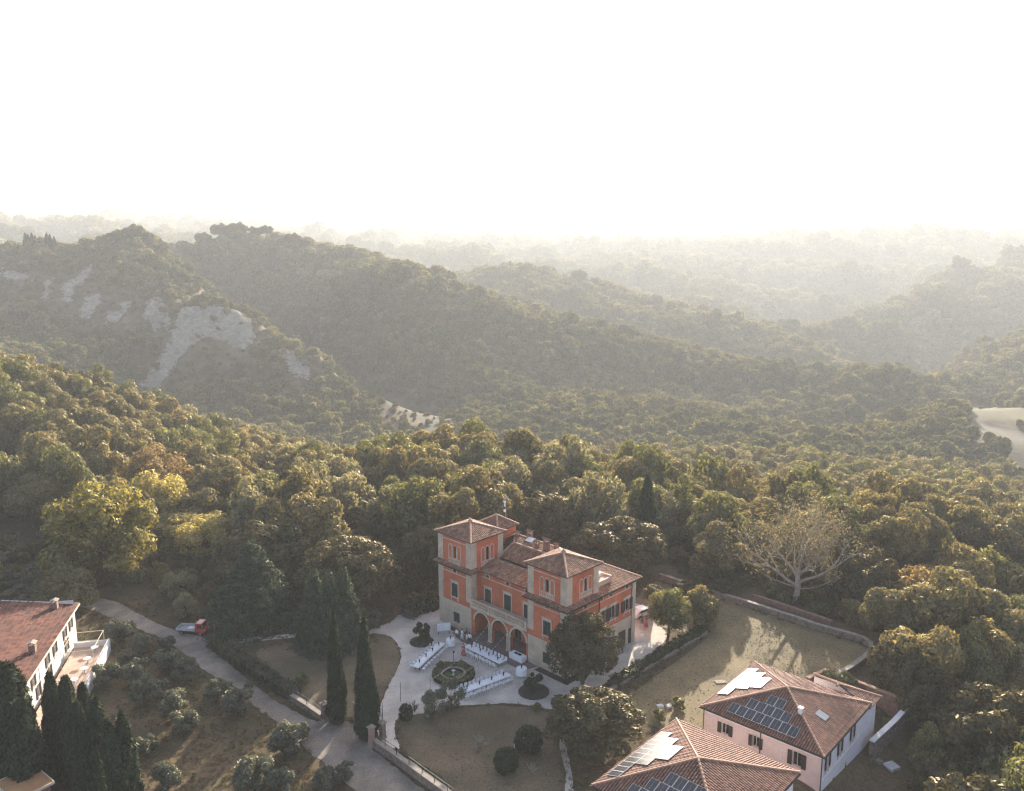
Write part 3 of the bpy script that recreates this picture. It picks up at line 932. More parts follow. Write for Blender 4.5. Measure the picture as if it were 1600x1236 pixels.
for px, top, y, hw, key, lab in ((391, 846, 118, 76, 'conifer_b', 'large dark conifer with ragged branches behind the roadside hedge'), (490, 886, 111, 40, 'conifer_a', 'left of the three blue-green conifers in the garden corner'),
                                 (513, 892, 109, 44, 'conifer_a', 'front middle one of the three blue-green conifers'), (536, 884, 111.5, 42, 'conifer_a', 'right of the three blue-green conifers, beside the cypress'),
                                 (1352, 768, 158, 22, 'conifer_a', 'dark pointed conifer among the trees right of the plane tree'), (1372, 775, 160, 18, 'conifer_a', 'smaller dark conifer touching the pointed one'),
                                 (1412, 776, 162, 14, 'conifer_a', 'small dark conifer tip in front of the pale valley track'), (1290, 768, 160, 16, 'conifer_a', 'dark conifer tips behind the crown of the plane tree')):
    t = atd(px, top, y); g = gz(t.x, t.y)
    h = t.z - g
    conifer('conifer', key, (t.x, t.y, g), hw * depth(t) / FPX, h, lab, 'conifers of the garden and wood', aspect=2.1 if key == 'conifer_b' else 2.4)
    OCC.append((t.x, t.y, hw * depth(t) / FPX * 0.8))

# single trees with a look of their own
LONE = [
    ('broadleaf_tree', 'oak_b', 712, 803, 42, 44, 141, 'brown-green tree showing behind the left tower of the villa'),
    ('broadleaf_tree', 'ash_b', 618, 800, 40, 42, 152, 'pale green tree above the path left of the villa'),
    ('broadleaf_tree', 'gold_c', 150, 832, 84, 78, 131, 'large yellow-green broadleaf tree above the left bend of the road'),
    ('broadleaf_tree', 'oak_a', 108, 925, 40, 44, 120, 'brown-green tree with a lit right side behind the long house'),
    ('willow_tree', 'straw_a', 290, 818, 58, 42, 152, 'bright yellow-green thicket tree shining in the sun below the ridge'),
    ('willow_tree', 'straw_a', 322, 838, 46, 40, 143, 'bright lime tree left of the broad evergreen'),
    ('willow_tree', 'straw_a', 243, 780, 46, 44, 158, 'pale straw-coloured thicket tree below the ridge'),
    ('ash_tree', 'gold_b', 250, 735, 45, 40, 172, 'feathery pale tree among the darker woods on the left slope'),
    ('ash_tree', 'ash_b', 530, 752, 38, 42, 172, 'pale grey-green tree catching the sun above the round evergreens'),
    ('ash_tree', 'ash_b', 545, 780, 45, 42, 160, 'silvery tree just above the huge round evergreen'),
    ('orange_leaf_tree', 'gold_b', 372, 762, 18, 20, 175, 'small orange autumn tree in the woods of the left slope'),
    ('orange_leaf_tree', 'gold_b', 1442, 938, 50, 52, 121, 'tree with orange sunlight put into its leaf colour, right of the curved lawn wall'),  # orange sunlight on this tree is put into its leaf colour
    ('broadleaf_tree', 'oak_c', 1302, 822, 52, 44, 142, 'rounded yellow-green crown right behind the plane tree'),
    ('broadleaf_tree', 'oak_b', 1405, 835, 44, 42, 140, 'rounded brownish tree beside the dark conifers'),
    ('garden_tree', 'ash_a', 1046, 952, 33, 30, 113.5, 'small garden tree with a bare stem above the trimmed hedge'),
    ('garden_tree', 'ash_c', 1090, 950, 33, 33, 117, 'small golden garden tree at the outer end of the hedge'),
    ('garden_tree', 'holm_c', 1022, 928, 20, 14, 119, 'small dark leaning tree beside the right end of the villa'),
    ('small_tree', 'ash_b', 278, 912, 26, 20, 127, 'pale small tree on the bank above the parked truck'),
    ('small_tree', 'ash_b', 292, 945, 20, 20, 119, 'pale bush-like tree just behind the parked truck'),
    ('garden_tree', 'wispy', 679, 1100, 27, 26, 92.5, 'wispy grey-green tree at the edge of the gravel terrace, left one'),
    ('garden_tree', 'wispy', 706, 1086, 22, 26, 93.5, 'taller wispy tree beside the end of the nearest banquet table'),
]
for n_, k_, px, py, hw, hh, y, lab in LONE:
    hero(n_, k_, px, py, hw, hh, y, lab, group='single broadleaf trees', trunk='tree')

# olive grove between the road and the long house, and the one above the house
OLIVES = [(188, 985, 24, 20), (222, 1004, 20, 22), (259, 1003, 14, 14), (262, 1030, 24, 22), (290, 1044, 24, 24), (340, 1078, 22, 22), (372, 1096, 26, 24), (388, 1070, 9, 11), (232, 1078, 30, 26),
          (215, 1052, 26, 22), (272, 1104, 28, 22), (287, 1128, 24, 20), (450, 1158, 32, 28), (470, 1140, 16, 16), (510, 1216, 22, 22), (541, 1204, 18, 18), (258, 1216, 28, 24), (228, 1165, 20, 18), (398, 1224, 34, 18),
          (436, 1226, 26, 18), (165, 1052, 24, 22), (196, 1030, 14, 12)]
OLIVE_LABELS = ['olive tree beside the outer far corner of the railed terrace', 'narrow olive tree right of the one at the terrace corner', 'tiny olive sapling at the lane edge opposite the parked truck', 'olive tree just below the tiny sapling at the lane', 'olive tree touching the lane below the truck, second of the lane row', 'olive tree by the lane opposite the middle of the long hedge', 'lower neighbour of the olive opposite the middle of the hedge', 'smallest upright olive sprig poking over the lane edge', 'wide olive tree in the middle of the grove', 'olive tree above the wide one in the middle of the grove', 'olive tree on the right shoulder of the middle group', 'lowest olive of the middle group in the grove', 'big olive tree on the lane edge opposite the gate pillars', 'small olive crown leaning behind the big one at the lane edge', 'olive tree by the lane at the bottom of the picture', 'rightmost olive tree by the lane at the bottom', 'olive tree right of the last dark cypress, at the bottom', 'thin olive tree just right of the cypress row', 'long low olive crown cut by the bottom edge', 'olive crown cut by the bottom edge, right of the long low one', 'olive tree below the white terrace wall', 'small olive between the terrace wall and the middle group']
for i, (px, py, hw, hh) in enumerate(OLIVES):
    b = at(px, py + hh * 0.9)
    c = atd(px, py, b.y + hw * 0.02)
    r = hw * depth(c) / FPX
    lab = OLIVE_LABELS[i]
    tree('olive_tree', 'olive_' + 'abc'[i % 3], (c.x, c.y, gz(c.x, c.y)), r * 0.95, r * 0.82, max(c.z, r * 0.8), lab, group='olive trees of the grove', trunk='olive')
for i, (px, py, hw, y) in enumerate([(20, 880, 30, 140), (55, 905, 30, 133), (30, 925, 30, 127), (80, 880, 28, 142), (5, 905, 24, 130), (60, 935, 24, 126), (20, 850, 26, 150), (75, 845, 26, 152), (-15, 860, 26, 146)]):
    hero('olive_tree', 'olive_' + 'abc'[i % 3], px, py, hw, hw * 0.8, y, 'soft olive tree on the slope behind the long house', group='olive trees behind the long house', trunk='olive')


# bare-limbed plane tree
def plane_tree():
    base = atd(1243, 945, 125.5)
    g = gz(base.x, base.y)
    o = empty('plane_tree', (base.x, base.y, g), 0, 'large plane tree with bare pale limbs and thin golden leaves outside the lawn wall', 'tree', 'single broadleaf trees')
    OCC.append((base.x, base.y + 2, 10.5))
    r_ = random.Random(21)
    mb = MB(); tips = []

    def limb(p, d, L, r, lev):
        n = 5
        P = [p]; rs = [r]
        q = p.copy(); dd = d.copy()
        for i in range(n):
            dd = (dd + Vector((r_.gauss(0, .13), r_.gauss(0, .13), r_.gauss(0.05, .10)))).normalized()
            q = q + dd * (L / n)
            P.append(q.copy()); rs.append(r * (1 - 0.62 * (i + 1) / n))
        mb.tube([tuple(a) for a in P], rs, 7 if lev < 2 else (5 if lev < 3 else 3), cap=lev > 1)
        if lev >= 2: tips.extend(P[2:])
        if lev >= 4: return
        for i in range({0: 0, 1: 4, 2: 4, 3: 3}[lev]):
            k = r_.randint(2, n)
            a = r_.uniform(0, 6.28)
            side = Vector((math.cos(a), math.sin(a), r_.uniform(-0.15, 0.6)))
            limb(P[k], (dd * 0.75 + side * 0.8).normalized(), L * r_.uniform(0.5, 0.72), rs[k] * 0.72, lev + 1)

    mb.tube([(0, 0, -0.3), (0.05, 0, 1.5), (0.18, 0, 3.2), (0.1, 0.1, 4.6), (0.3, 0.2, 6.2)], [0.70, 0.54, 0.47, 0.38, 0.30], 9)
    for z, x, dx, dy, dz, L, r in ((3.1, .15, -0.95, -0.15, 0.55, 8.8, .31), (3.7, .15, 0.9, -0.2, 0.5, 7.8, .28), (4.5, .1, -0.5, 0.35, 0.85, 8.4, .25), (4.9, .15, 0.65, 0.25, 0.8, 8.2, .26), (6.1, .3, -0.2, -0.2, 1.0, 7.2, .23), (6.1, .3, 0.3, 0.1, 1.0, 7.0, .22),
                                   (5.5, .2, 0.1, -0.9, 0.6, 6.0, .18), (2.7, .1, 0.8, -0.5, 0.1, 5.0, .10), (2.9, .1, -0.9, 0.4, 0.15, 5.5, .12), (4.2, .1, 0.0, 0.9, 0.6, 7.0, .2)):
        limb(Vector((x, 0, z)), Vector((dx, dy, dz)).normalized(), L, r, 1)
    mb.build('trunk', M['pale_bark'], o)
    rng = np.random.default_rng(8)
    T = np.array([tuple(p) for p in tips])
    C = T[rng.integers(0, len(T), 7000)] + rng.normal(size=(7000, 3)) * 0.7
    C = C[C[:, 2] > 3.0]
    C = C[(C[:, 2] > 7.0) | (rng.random(len(C)) < 0.5)]
    put('crown', leaf_mesh('crown_plane', C, rng.normal(size=C.shape) + np.array([0, 0, .5]), 0.11, rng, M['l_plane'], tilt=0.8), o)
    return o


plane_tree()


# ------------------------------------------------------------------ woods: the nearest trees one by one, the rest as masses
def outside_frame(x, y, z, m=60):
    d = y * math.cos(PITCH) - (z - CAM_H) * math.sin(PITCH)
    px = CX + FPX * x / d
    py = CY - FPX * (y * math.sin(PITCH) + (z - CAM_H) * math.cos(PITCH)) / d
    return px < -m or px > 1600 + m or py > 1236 + m


CLEAR = [(-110, 40), (-100, 118), (-84, 122), (-70, 128), (-62, 132), (-52, 124), (-45, 121), (-38, 126), (-25, 129), (-12, 132), (-4, 134), (8, 133), (15, 133), (24, 139), (33, 133), (40, 127), (46, 120), (53, 115.5), (53.5, 109), (47.8, 100.5), (51.0, 95), (49.0, 89), (46, 81), (42, 70), (39, 58), (30, 30)]
FIELDS_ALL = BARE_W + FIELD_W + FIELD2_W + SCAR_W


def jitter_pts(x0, x1, y0, y1, s, rng):
    gx, gy = np.meshgrid(np.arange(x0, x1, s), np.arange(y0, y1, s))
    gx = gx + (np.arange(gx.shape[0])[:, None] % 2) * s * 0.5
    p = np.stack([gx.ravel(), gy.ravel()], 1) + rng.uniform(-0.38, 0.38, (gx.size, 2)) * s
    return p


def scatter(name, pts, scale, rot, idx, keys, label, cat):
    """one mass of trees: a point for each, a crown set on every point"""
    me = bpy.data.meshes.new(name)
    me.from_pydata([tuple(p) for p in pts], [], [])
    for n_, v, ty in (('size', scale, 'FLOAT'), ('turn', rot, 'FLOAT'), ('kind_no', idx, 'INT')):
        a = me.attributes.new(n_, ty, 'POINT')
        a.data.foreach_set('value', np.asarray(v, np.int32 if ty == 'INT' else np.float32))
    src = bpy.data.collections.new(name + '_crowns')
    for i, k in enumerate(keys):
        so = bpy.data.objects.new('%02d_%s_crown' % (i, name), CROWN[k])
        src.objects.link(so)
    ng = bpy.data.node_groups.new(name + '_nodes', 'GeometryNodeTree')
    ng.interface.new_socket('Geometry', in_out='INPUT', socket_type='NodeSocketGeometry')
    ng.interface.new_socket('Geometry', in_out='OUTPUT', socket_type='NodeSocketGeometry')
    N, L = ng.nodes, ng.links
    gi, go = N.new('NodeGroupInput'), N.new('NodeGroupOutput')
    ci = N.new('GeometryNodeCollectionInfo')
    ci.inputs['Collection'].default_value = src
    ci.inputs['Separate Children'].default_value = True
    ci.inputs['Reset Children'].default_value = True
    ip = N.new('GeometryNodeInstanceOnPoints')
    ip.inputs['Pick Instance'].default_value = True
    def attr(n_, ty):
        a = N.new('GeometryNodeInputNamedAttribute'); a.data_type = ty; a.inputs['Name'].default_value = n_
        return a.outputs['Attribute']
    cx = N.new('ShaderNodeCombineXYZ')
    L.new(attr('turn', 'FLOAT'), cx.inputs['Z'])
    L.new(gi.outputs[0], ip.inputs['Points'])
    L.new(ci.outputs[0], ip.inputs['Instance'])
    L.new(attr('kind_no', 'INT'), ip.inputs['Instance Index'])
    L.new(cx.outputs[0], ip.inputs['Rotation'])
    L.new(attr('size', 'FLOAT'), ip.inputs['Scale'])
    L.new(ip.outputs[0], go.inputs[0])
    o = put(name, me)
    md = o.modifiers.new('crowns', 'NODES')
    md.node_group = ng
    return tag(o, label, cat, kind='stuff')


NEARKEYS = ['oak_a', 'oak_b', 'oak_c', 'ash_a', 'ash_b', 'ash_c', 'holm_c', 'oak_d', 'poplar']
KINDWORD = {'oak_a': 'rounded brown-green', 'oak_b': 'lumpy brown-green', 'oak_c': 'dull green', 'ash_a': 'loose dull green', 'ash_b': 'pale grey-green', 'ash_c': 'open brownish', 'holm_c': 'dark evergreen', 'oak_d': 'ragged brown-green', 'poplar': 'tall dull green'}


def build_woods():
    rng = np.random.default_rng(31)
    P = jitter_pts(-230, 200, 112, 400, 7.2, rng)
    d = np.hypot(P[:, 0], P[:, 1])
    az = np.degrees(np.arctan2(P[:, 0], P[:, 1]))
    k = (np.abs(az) < 45) & (d < 385) & (~inside(CLEAR, P[:, 0], P[:, 1])) & (P[:, 1] > 60)
    for f in FIELDS_ALL:
        k &= ~inside(f, P[:, 0], P[:, 1])
    P, d, az = P[k], d[k], az[k]
    occ = np.array(OCC)
    k = np.ones(len(P), bool)
    for x, y, r in LANE:
        k &= np.hypot(P[:, 0] - x, P[:, 1] - y) > r
    for x, y, r in occ:
        k &= np.hypot(P[:, 0] - x, P[:, 1] - y) > r * 0.85 + 1.0
    P, d, az = P[k], d[k], az[k]
    # also the slope right of the houses
    Q = jitter_pts(41, 120, 60, 112, 5.6, rng)
    k = ~inside(CLEAR, Q[:, 0], Q[:, 1]) & (np.degrees(np.arctan2(Q[:, 0], Q[:, 1])) < 44)
    for x, y, r in occ:
        k &= np.hypot(Q[:, 0] - x, Q[:, 1] - y) > r * 0.8
    P = np.concatenate([P, Q[k]]); d = np.hypot(P[:, 0], P[:, 1]); az = np.degrees(np.arctan2(P[:, 0], P[:, 1]))
    Z = ground(P[:, 0], P[:, 1])
    edge = pdist(CLEAR, P[:, 0], P[:, 1])
    Rr = rng.uniform(3.7, 6.7, len(P)) * np.where(rng.random(len(P)) < 0.25, 0.6, 1.0) * np.clip(0.62 + edge / 14, 0.62, 1.0)
    order = np.argsort(d)
    single, rest = [], []
    for i in order:
        top = Z[i] + 10
        if len(single) < 285 and not outside_frame(P[i, 0], P[i, 1], top, 20):
            single.append(i)
        else:
            rest.append(i)
    for i in single:
        x, y, z, r = P[i, 0], P[i, 1], Z[i], Rr[i]
        if az[i] > 24 and d[i] < 112: key = rng.choice(['holm_c', 'oak_c', 'ash_a'], p=[.7, .2, .1])  # darker kinds stand in for the shade on this slope
        elif az[i] > 12: key = rng.choice(['oak_a', 'oak_b', 'oak_c', 'ash_c', 'ash_a', 'holm_c', 'oak_d', 'poplar'], p=[.18, .18, .12, .15, .08, .09, .16, .04])
        elif az[i] > -14: key = rng.choice(['oak_a', 'oak_b', 'oak_c', 'ash_b', 'ash_a', 'holm_c', 'oak_d', 'poplar'], p=[.15, .15, .16, .15, .11, .10, .13, .05])
        else: key = rng.choice(['oak_a', 'oak_b', 'oak_c', 'ash_c', 'ash_b', 'holm_c', 'oak_d', 'poplar'], p=[.18, .18, .14, .13, .09, .09, .15, .04])
        marks = ((-26, 'at the left picture edge'), (-21, 'above the long white house'), (-15, 'above the bend of the lane'), (-9, 'behind the garden conifers'), (-3, 'behind the left tower of the villa'), (3, 'behind the villa roof'),
                 (8, 'behind the right wing of the villa'), (13, 'near the lone cypress'), (19, 'beside or behind the plane tree'), (25, 'beyond the curved lawn wall'), (99, 'right of the pink houses'))
        zone = next(w for q, w in marks if az[i] < q)
        row = 'front row' if d[i] < 135 else ('second row' if d[i] < 160 else ('deep in the wood' if d[i] < 190 else 'far back'))
        size = 'small' if r < 3.6 else ('broad' if r > 5.6 else 'middling')
        hz = r * rng.uniform(0.8, 1.3) * (.8 if key == 'poplar' else 1)
        tree('broadleaf_tree', str(key), (x, y, z), r, hz, max(hz * 0.95, r * rng.uniform(0.85, 1.35)), '%s %s tree, %s, %s' % (size, KINDWORD[str(key)], row, zone), 'tree', 'woodland trees close round the villa', rot=float(rng.uniform(0, 6.28)))
    rest = np.array(rest)
    pts = np.stack([P[rest, 0], P[rest, 1], Z[rest] + Rr[rest] * 1.0], 1)
    scatter('woodland', pts, Rr[rest], rng.uniform(0, 6.28, len(rest)), rng.choice(9, len(rest), p=[.17, .15, .14, .1, .1, .1, .07, .12, .05]), NEARKEYS, 'brown-green woodland covering the ridge and the near valley', 'woodland')
    # shrubs and low growth at the wood's foot
    P = jitter_pts(-200, 160, 60, 250, 3.4, rng)
    az = np.degrees(np.arctan2(P[:, 0], P[:, 1]))
    k = (np.abs(az) < 42) & ~inside(CLEAR, P[:, 0], P[:, 1]) & (pdist(CLEAR, P[:, 0], P[:, 1]) < 26)
    P = P[k]
    sz = rng.uniform(0.7, 1.9, len(P))
    pts = np.stack([P[:, 0], P[:, 1], ground(P[:, 0], P[:, 1]) + sz * 0.45], 1)
    scatter('undergrowth', pts, sz, rng.uniform(0, 6.28, len(P)), rng.choice(3, len(P), p=[.6, .25, .15]), ['shrub', 'ash_c', 'holm_c'], 'tangled undergrowth along the edge of the wood', 'undergrowth')
    # hillsides
    rings = []
    r = 372.0
    while r < 3300:
        s = max(7.0, r * 0.0112)
        n_ = int(R(92) * r / s)
        a = -R(46) + R(92) * (np.arange(n_) + rng.uniform(0, 1, n_)) / n_
        rr = r + rng.uniform(-0.45, 0.45, n_) * s
        rings.append(np.stack([np.sin(a) * rr, np.cos(a) * rr, np.full(n_, s)], 1))
        r += s
    H = np.concatenate(rings)
    k = np.ones(len(H), bool)
    for f in FIELDS_ALL:
        fa = np.array(f)
        nb = (H[:, 0] > fa[:, 0].min()) & (H[:, 0] < fa[:, 0].max()) & (H[:, 1] > fa[:, 1].min()) & (H[:, 1] < fa[:, 1].max())
        if nb.any():
            w = np.zeros(len(H), bool)
            w[nb] = inside(f, H[nb, 0], H[nb, 1])
            k &= ~(w & (rng.random(len(H)) > (0.06 if f in FIELD_W or f in FIELD2_W else 0.24)))
    small = np.zeros(len(H), bool)
    for f in FIELD_W + FIELD2_W:
        fa = np.array(f)
        small |= inside(f, H[:, 0], H[:, 1])
        nb = np.hypot(H[:, 0] - fa[:, 0].mean(), H[:, 1] - fa[:, 1].mean()) < 160
        if nb.any():
            u = H[nb, :2] / np.hypot(H[nb, 0], H[nb, 1])[:, None]
            w = np.zeros(int(nb.sum()), bool)
            for t in (6, 13, 20): w |= inside(f, H[nb, 0] + u[:, 0] * t, H[nb, 1] + u[:, 1] * t)
            k[nb] &= ~(w & (rng.random(len(w)) < .6))
    H, small = H[k], small[k]
    d = np.hypot(H[:, 0], H[:, 1])
    big = rng.random(len(H))
    sc = H[:, 2] * np.where(big < 0.3, rng.uniform(0.3, 0.48, len(H)), np.where(big > 0.9, rng.uniform(0.85, 1.15, len(H)), rng.uniform(0.5, 0.85, len(H))))
    sc *= np.where(small, 0.4, 1.0)
    for f in BARE_W + SCAR_W:
        fa = np.array(f)
        nb = np.hypot(H[:, 0] - fa[:, 0].mean(), H[:, 1] - fa[:, 1].mean()) < 120
        if nb.any():
            q = np.clip(pdist(f, H[nb, 0], H[nb, 1]) / 14.0, 0.0, 1.0)
            sc[nb] *= 0.55 + 0.45 * q
            u = H[nb, :2] / np.hypot(H[nb, 0], H[nb, 1])[:, None]
            hide = np.zeros(int(nb.sum()), bool)
            for t in (8, 18, 30, 42):
                hide |= inside(f, H[nb, 0] + u[:, 0] * t, H[nb, 1] + u[:, 1] * t)
            sc[nb] *= np.where(hide, 0.5, 1.0)
    pts = np.stack([H[:, 0], H[:, 1], ground(H[:, 0], H[:, 1]) + sc * 0.55], 1)
    nearhill = d < 1000
    # darker and paler crowns in random stands, partly hillside light put into colour
    v = np.zeros(len(H))
    for i, (kk, ph) in enumerate(_K[:10]):
        v += np.sin((kk[0] * H[:, 0] + kk[1] * H[:, 1]) * 0.011 * (1 + .35 * i) + ph * 2) / (1 + .25 * i)
    v += rng.normal(size=len(H)) * 0.9
    kinds = np.digitize(v, (-0.9, 1.25)) * 2 + rng.integers(0, 2, len(H))
    sc *= np.where(kinds >= 4, 0.85, 1.0)
    for nm, sel, lab in (('hillside_woodland', nearhill, 'hazy woodland on the big hill with the clay scarps'), ('distant_woodland', ~nearhill, 'pale woodland on the far hills fading into haze')):
        m_ = int(sel.sum())
        scatter(nm, pts[sel], sc[sel], rng.uniform(0, 6.28, m_), kinds[sel], FARKEYS, lab, 'woodland')


build_woods()


# ------------------------------------------------------------------ tiled roofs
def clip_interval(poly, a):
    """interval of t where the vertical line at a meets the convex polygon of (a, t) points"""
    ts = []
    n = len(poly)
    for i in range(n):
        (a0, t0), (a1, t1) = poly[i], poly[(i + 1) % n]
        if (a0 - a) * (a1 - a) <= 0 and a0 != a1:
            ts.append(t0 + (t1 - t0) * (a - a0) / (a1 - a0))
    return (min(ts), max(ts)) if len(ts) >= 2 else None


def tile_face(mb, pts, step=0.30, course=0.45, r=0.10):
    """rows of round cover tiles running up a planar roof face; the first two points are its eave"""
    P = [Vector(p) for p in pts]
    e = (P[1] - P[0]).normalized()
    n = (P[1] - P[0]).cross(P[-1] - P[0]).normalized()
    if n.z < 0: n = -n
    up = n.cross(e)
    if up.z < 0: up = -up
    loc = [((p - P[0]).dot(e), (p - P[0]).dot(up)) for p in P]
    a0, a1 = min(q[0] for q in loc), max(q[0] for q in loc)
    k = max(1, int((a1 - a0) / step))
    rr = random.Random(int(a1 * 100))
    prof = [(-1.0, 0.0), (-0.55, 0.8), (0.55, 0.8), (1.0, 0.0)]
    for i in range(k):
        a = a0 + (i + 0.5) * (a1 - a0) / k
        iv = clip_interval(loc, a)
        if not iv or iv[1] - iv[0] < 0.15: continue
        t0, t1 = iv
        m = max(1, round((t1 - t0) / course))
        for j in range(m):
            s0, s1 = t0 + (t1 - t0) * j / m, t0 + (t1 - t0) * (j + 1) / m + 0.04
            w = rr.uniform(-0.012, 0.012)
            V = []
            for s, lift, rad in ((s0, 0.035, r * 1.12), (s1, 0.0, r * 0.9)):
                o = P[0] + e * (a + w) + up * s + n * lift
                V += [tuple(o + e * (x * rad) + n * (y * rad)) for x, y in prof]
            mb.add(V, [(0, 1, 5, 4), (1, 2, 6, 5), (2, 3, 7, 6), (0, 3, 2, 1)])


def course_face(mb, pts, course=0.58, lift=0.13):
    """stepped tile courses running along the eave, each in lengths of about two metres"""
    P = [Vector(p) for p in pts]
    e = (P[1] - P[0]).normalized()
    n = (P[1] - P[0]).cross(P[-1] - P[0]).normalized()
    if n.z < 0: n = -n
    up = n.cross(e)
    if up.z < 0: up = -up
    W, T = (P[1] - P[0]).length, (P[-1] - P[0]).dot(up)
    sk = (P[-1] - P[0]).dot(e) / T
    m = int(T / course)
    q = int(W / 0.6)
    rr = random.Random(5)
    for j in range(m):
        for i in range(q):
            s0, s1 = j * T / m, (j + 1) * T / m + 0.05
            x0, x1 = W * i / q, W * (i + 1) / q
            l = lift * rr.uniform(0.7, 1.3)
            V = [P[0] + e * (x0 + sk * s0) + up * s0 + n * l, P[0] + e * (x1 + sk * s0) + up * s0 + n * l, P[0] + e * (x1 + sk * s1) + up * s1 + n * 0.005, P[0] + e * (x0 + sk * s1) + up * s1 + n * 0.005,
                 P[0] + e * (x0 + sk * s0) + up * s0 - n * 0.02, P[0] + e * (x1 + sk * s0) + up * s0 - n * 0.02]
            mb.add([tuple(v) for v in V], [(0, 1, 2, 3), (4, 5, 1, 0)])


def ridge(mb, a, b, r=0.15):
    a, b = Vector(a), Vector(b)
    n = max(1, int((b - a).length / 0.5))
    for i in range(n):
        p, q = a.lerp(b, i / n), a.lerp(b, (i + 1.08) / n)
        mb.tube([tuple(p + Vector((0, 0, 0.05))), tuple(q + Vector((0, 0, 0.03)))], [r * 1.08, r * 0.92], 6)


def roof(parent, faces, caps, mtile, name='roof', thick=0.14, step=0.30, course=0.45, r=0.10, soffit=None):
    """roof part: boards, with its tiles and ridge tiles as sub-parts"""
    mb = MB()
    for f in faces: mb.slab(f, thick)
    o = mb.build(name, [soffit or M['tile_dark']], parent)
    mb = MB()
    for f in faces: tile_face(mb, f, step, course, r)
    tag(mb.build('roof_tiles', mtile, o), kind='stuff')
    if caps:
        mb = MB()
        for a, b in caps: ridge(mb, a, b)
        mb.build('ridge_tiles', M['cap'], o)
    return o


def pavilion(x0, x1, y0, y1, ze, za, ax=None, ay=None):
    ax = (x0 + x1) / 2 if ax is None else ax
    ay = (y0 + y1) / 2 if ay is None else ay
    a, b, c, d, t = (x0, y0, ze), (x1, y0, ze), (x1, y1, ze), (x0, y1, ze), (ax, ay, za)
    return [[a, b, t], [b, c, t], [c, d, t], [d, a, t]], [(a, t), (b, t), (c, t), (d, t)]


def chimney(parent, x, y, z0, z1, w=0.6, d=0.6, mat='brick', cap='tile'):
    mb = MB()
    mb.box(x - w / 2, x + w / 2, y - d / 2, y + d / 2, z0, z1)
    o = mb.build('chimney', M[mat], parent)
    mb = MB()
    for sx in (-1, 1):
        for sy in (-1, 1):
            mb.box(x + sx * w * .38 - .06, x + sx * w * .38 + .06, y + sy * d * .38 - .06, y + sy * d * .38 + .06, z1 + .002, z1 + .28)
    mb.slab([(x - w * .7, y - d * .7, z1 + .30), (x + w * .7, y - d * .7, z1 + .30), (x + w * .7, y, z1 + .52), (x - w * .7, y, z1 + .52)], .06)
    mb.slab([(x + w * .7, y + d * .7, z1 + .30), (x - w * .7, y + d * .7, z1 + .30), (x - w * .7, y, z1 + .52), (x + w * .7, y, z1 + .52)], .06)
    mb.build('chimney_cap', M[cap], o)
    return o


# ------------------------------------------------------------------ windows
def window(parent, m, x, z, w, h, style='closed', mshut='shutter', depth=0.22, trim=True, hood=True, sill=True):
    """one window of a wall surface m (outside towards -y): x the middle, z the bottom; frame, panes, shutters, sill and hood"""
    mb = MB(m)
    a, b, t = x - w / 2, x + w / 2, z + h
    f = 0.07
    for q in ((a, a + f, z, t), (b - f, b, z, t), (a + f, b - f, t - f, t), (a + f, b - f, z, z + f), (x - .03, x + .03, z + f, t - f)):
        mb.box(q[0], q[1], depth - .06, depth, q[2], q[3])
    o = mb.build('window', M['trim' if style != 'dark' else 'wood'], parent)
    mb = MB(m)
    mb.quad((a, depth - .02, z), (b, depth - .02, z), (b, depth - .02, t), (a, depth - .02, t))
    mb.build('pane', M['pale_pane' if style == 'ajar' else 'pane'], o)
    if trim:
        mb = MB(m)
        k = .16
        for q in ((a - k, a, z, t + k), (b, b + k, z, t + k), (a, b, t, t + k)):
            mb.box(q[0], q[1], -.045, .0, q[2], q[3])
        mb.build('window_surround', M['trim'], o)
    if hood:
        mb = MB(m)
        mb.box(a - .22, b + .22, -.16, -.002, t + .36, t + .46)
        mb.box(a - .12, b + .12, -.08, -.002, t + .20, t + .36)
        mb.build('hood_mould', M['trim'], o)
    if sill:
        mb = MB(m)
        mb.box(a - .22, b + .22, -.18, -.003, z - .13, z)
        mb.box(a - .10, a + .06, -.06, -.002, z - .62, z - .13)
        mb.box(b - .06, b + .10, -.06, -.002, z - .62, z - .13)
        mb.build('sill', M['trim'], o)
    if style in ('closed', 'ajar', 'open'):
        for sgn in (-1, 1):
            mb = MB(m)
            if style == 'open':
                x0, x1 = (a - w / 2 - .02, a - .02) if sgn < 0 else (b + .02, b + w / 2 + .02)
                y0, y1 = -.11, -.06
            else:
                gap = 0.015 if style == 'closed' else 0.09
                x0, x1 = (a + .02, x - gap) if sgn < 0 else (x + gap, b - .02)
                y0, y1 = -.02, .03
            mb.box(x0, x1, y0, y1, z + .02, t - .02)
            # louvre slats proud of the leaf
            nl = max(3, int(h / .28))
            for i in range(nl):
                zz = z + .08 + (h - .16) * i / nl
                mb.box(x0 + .05, x1 - .05, y0 - .018, y0 - .001, zz, zz + (h - .16) / nl * .55)
            mb.build('shutter', M[mshut], o)
    return o


def arch_pts(xc, hw, zs, n=12):
    return [(xc - hw * math.cos(math.pi * i / n), zs + hw * math.sin(math.pi * i / n)) for i in range(n + 1)]


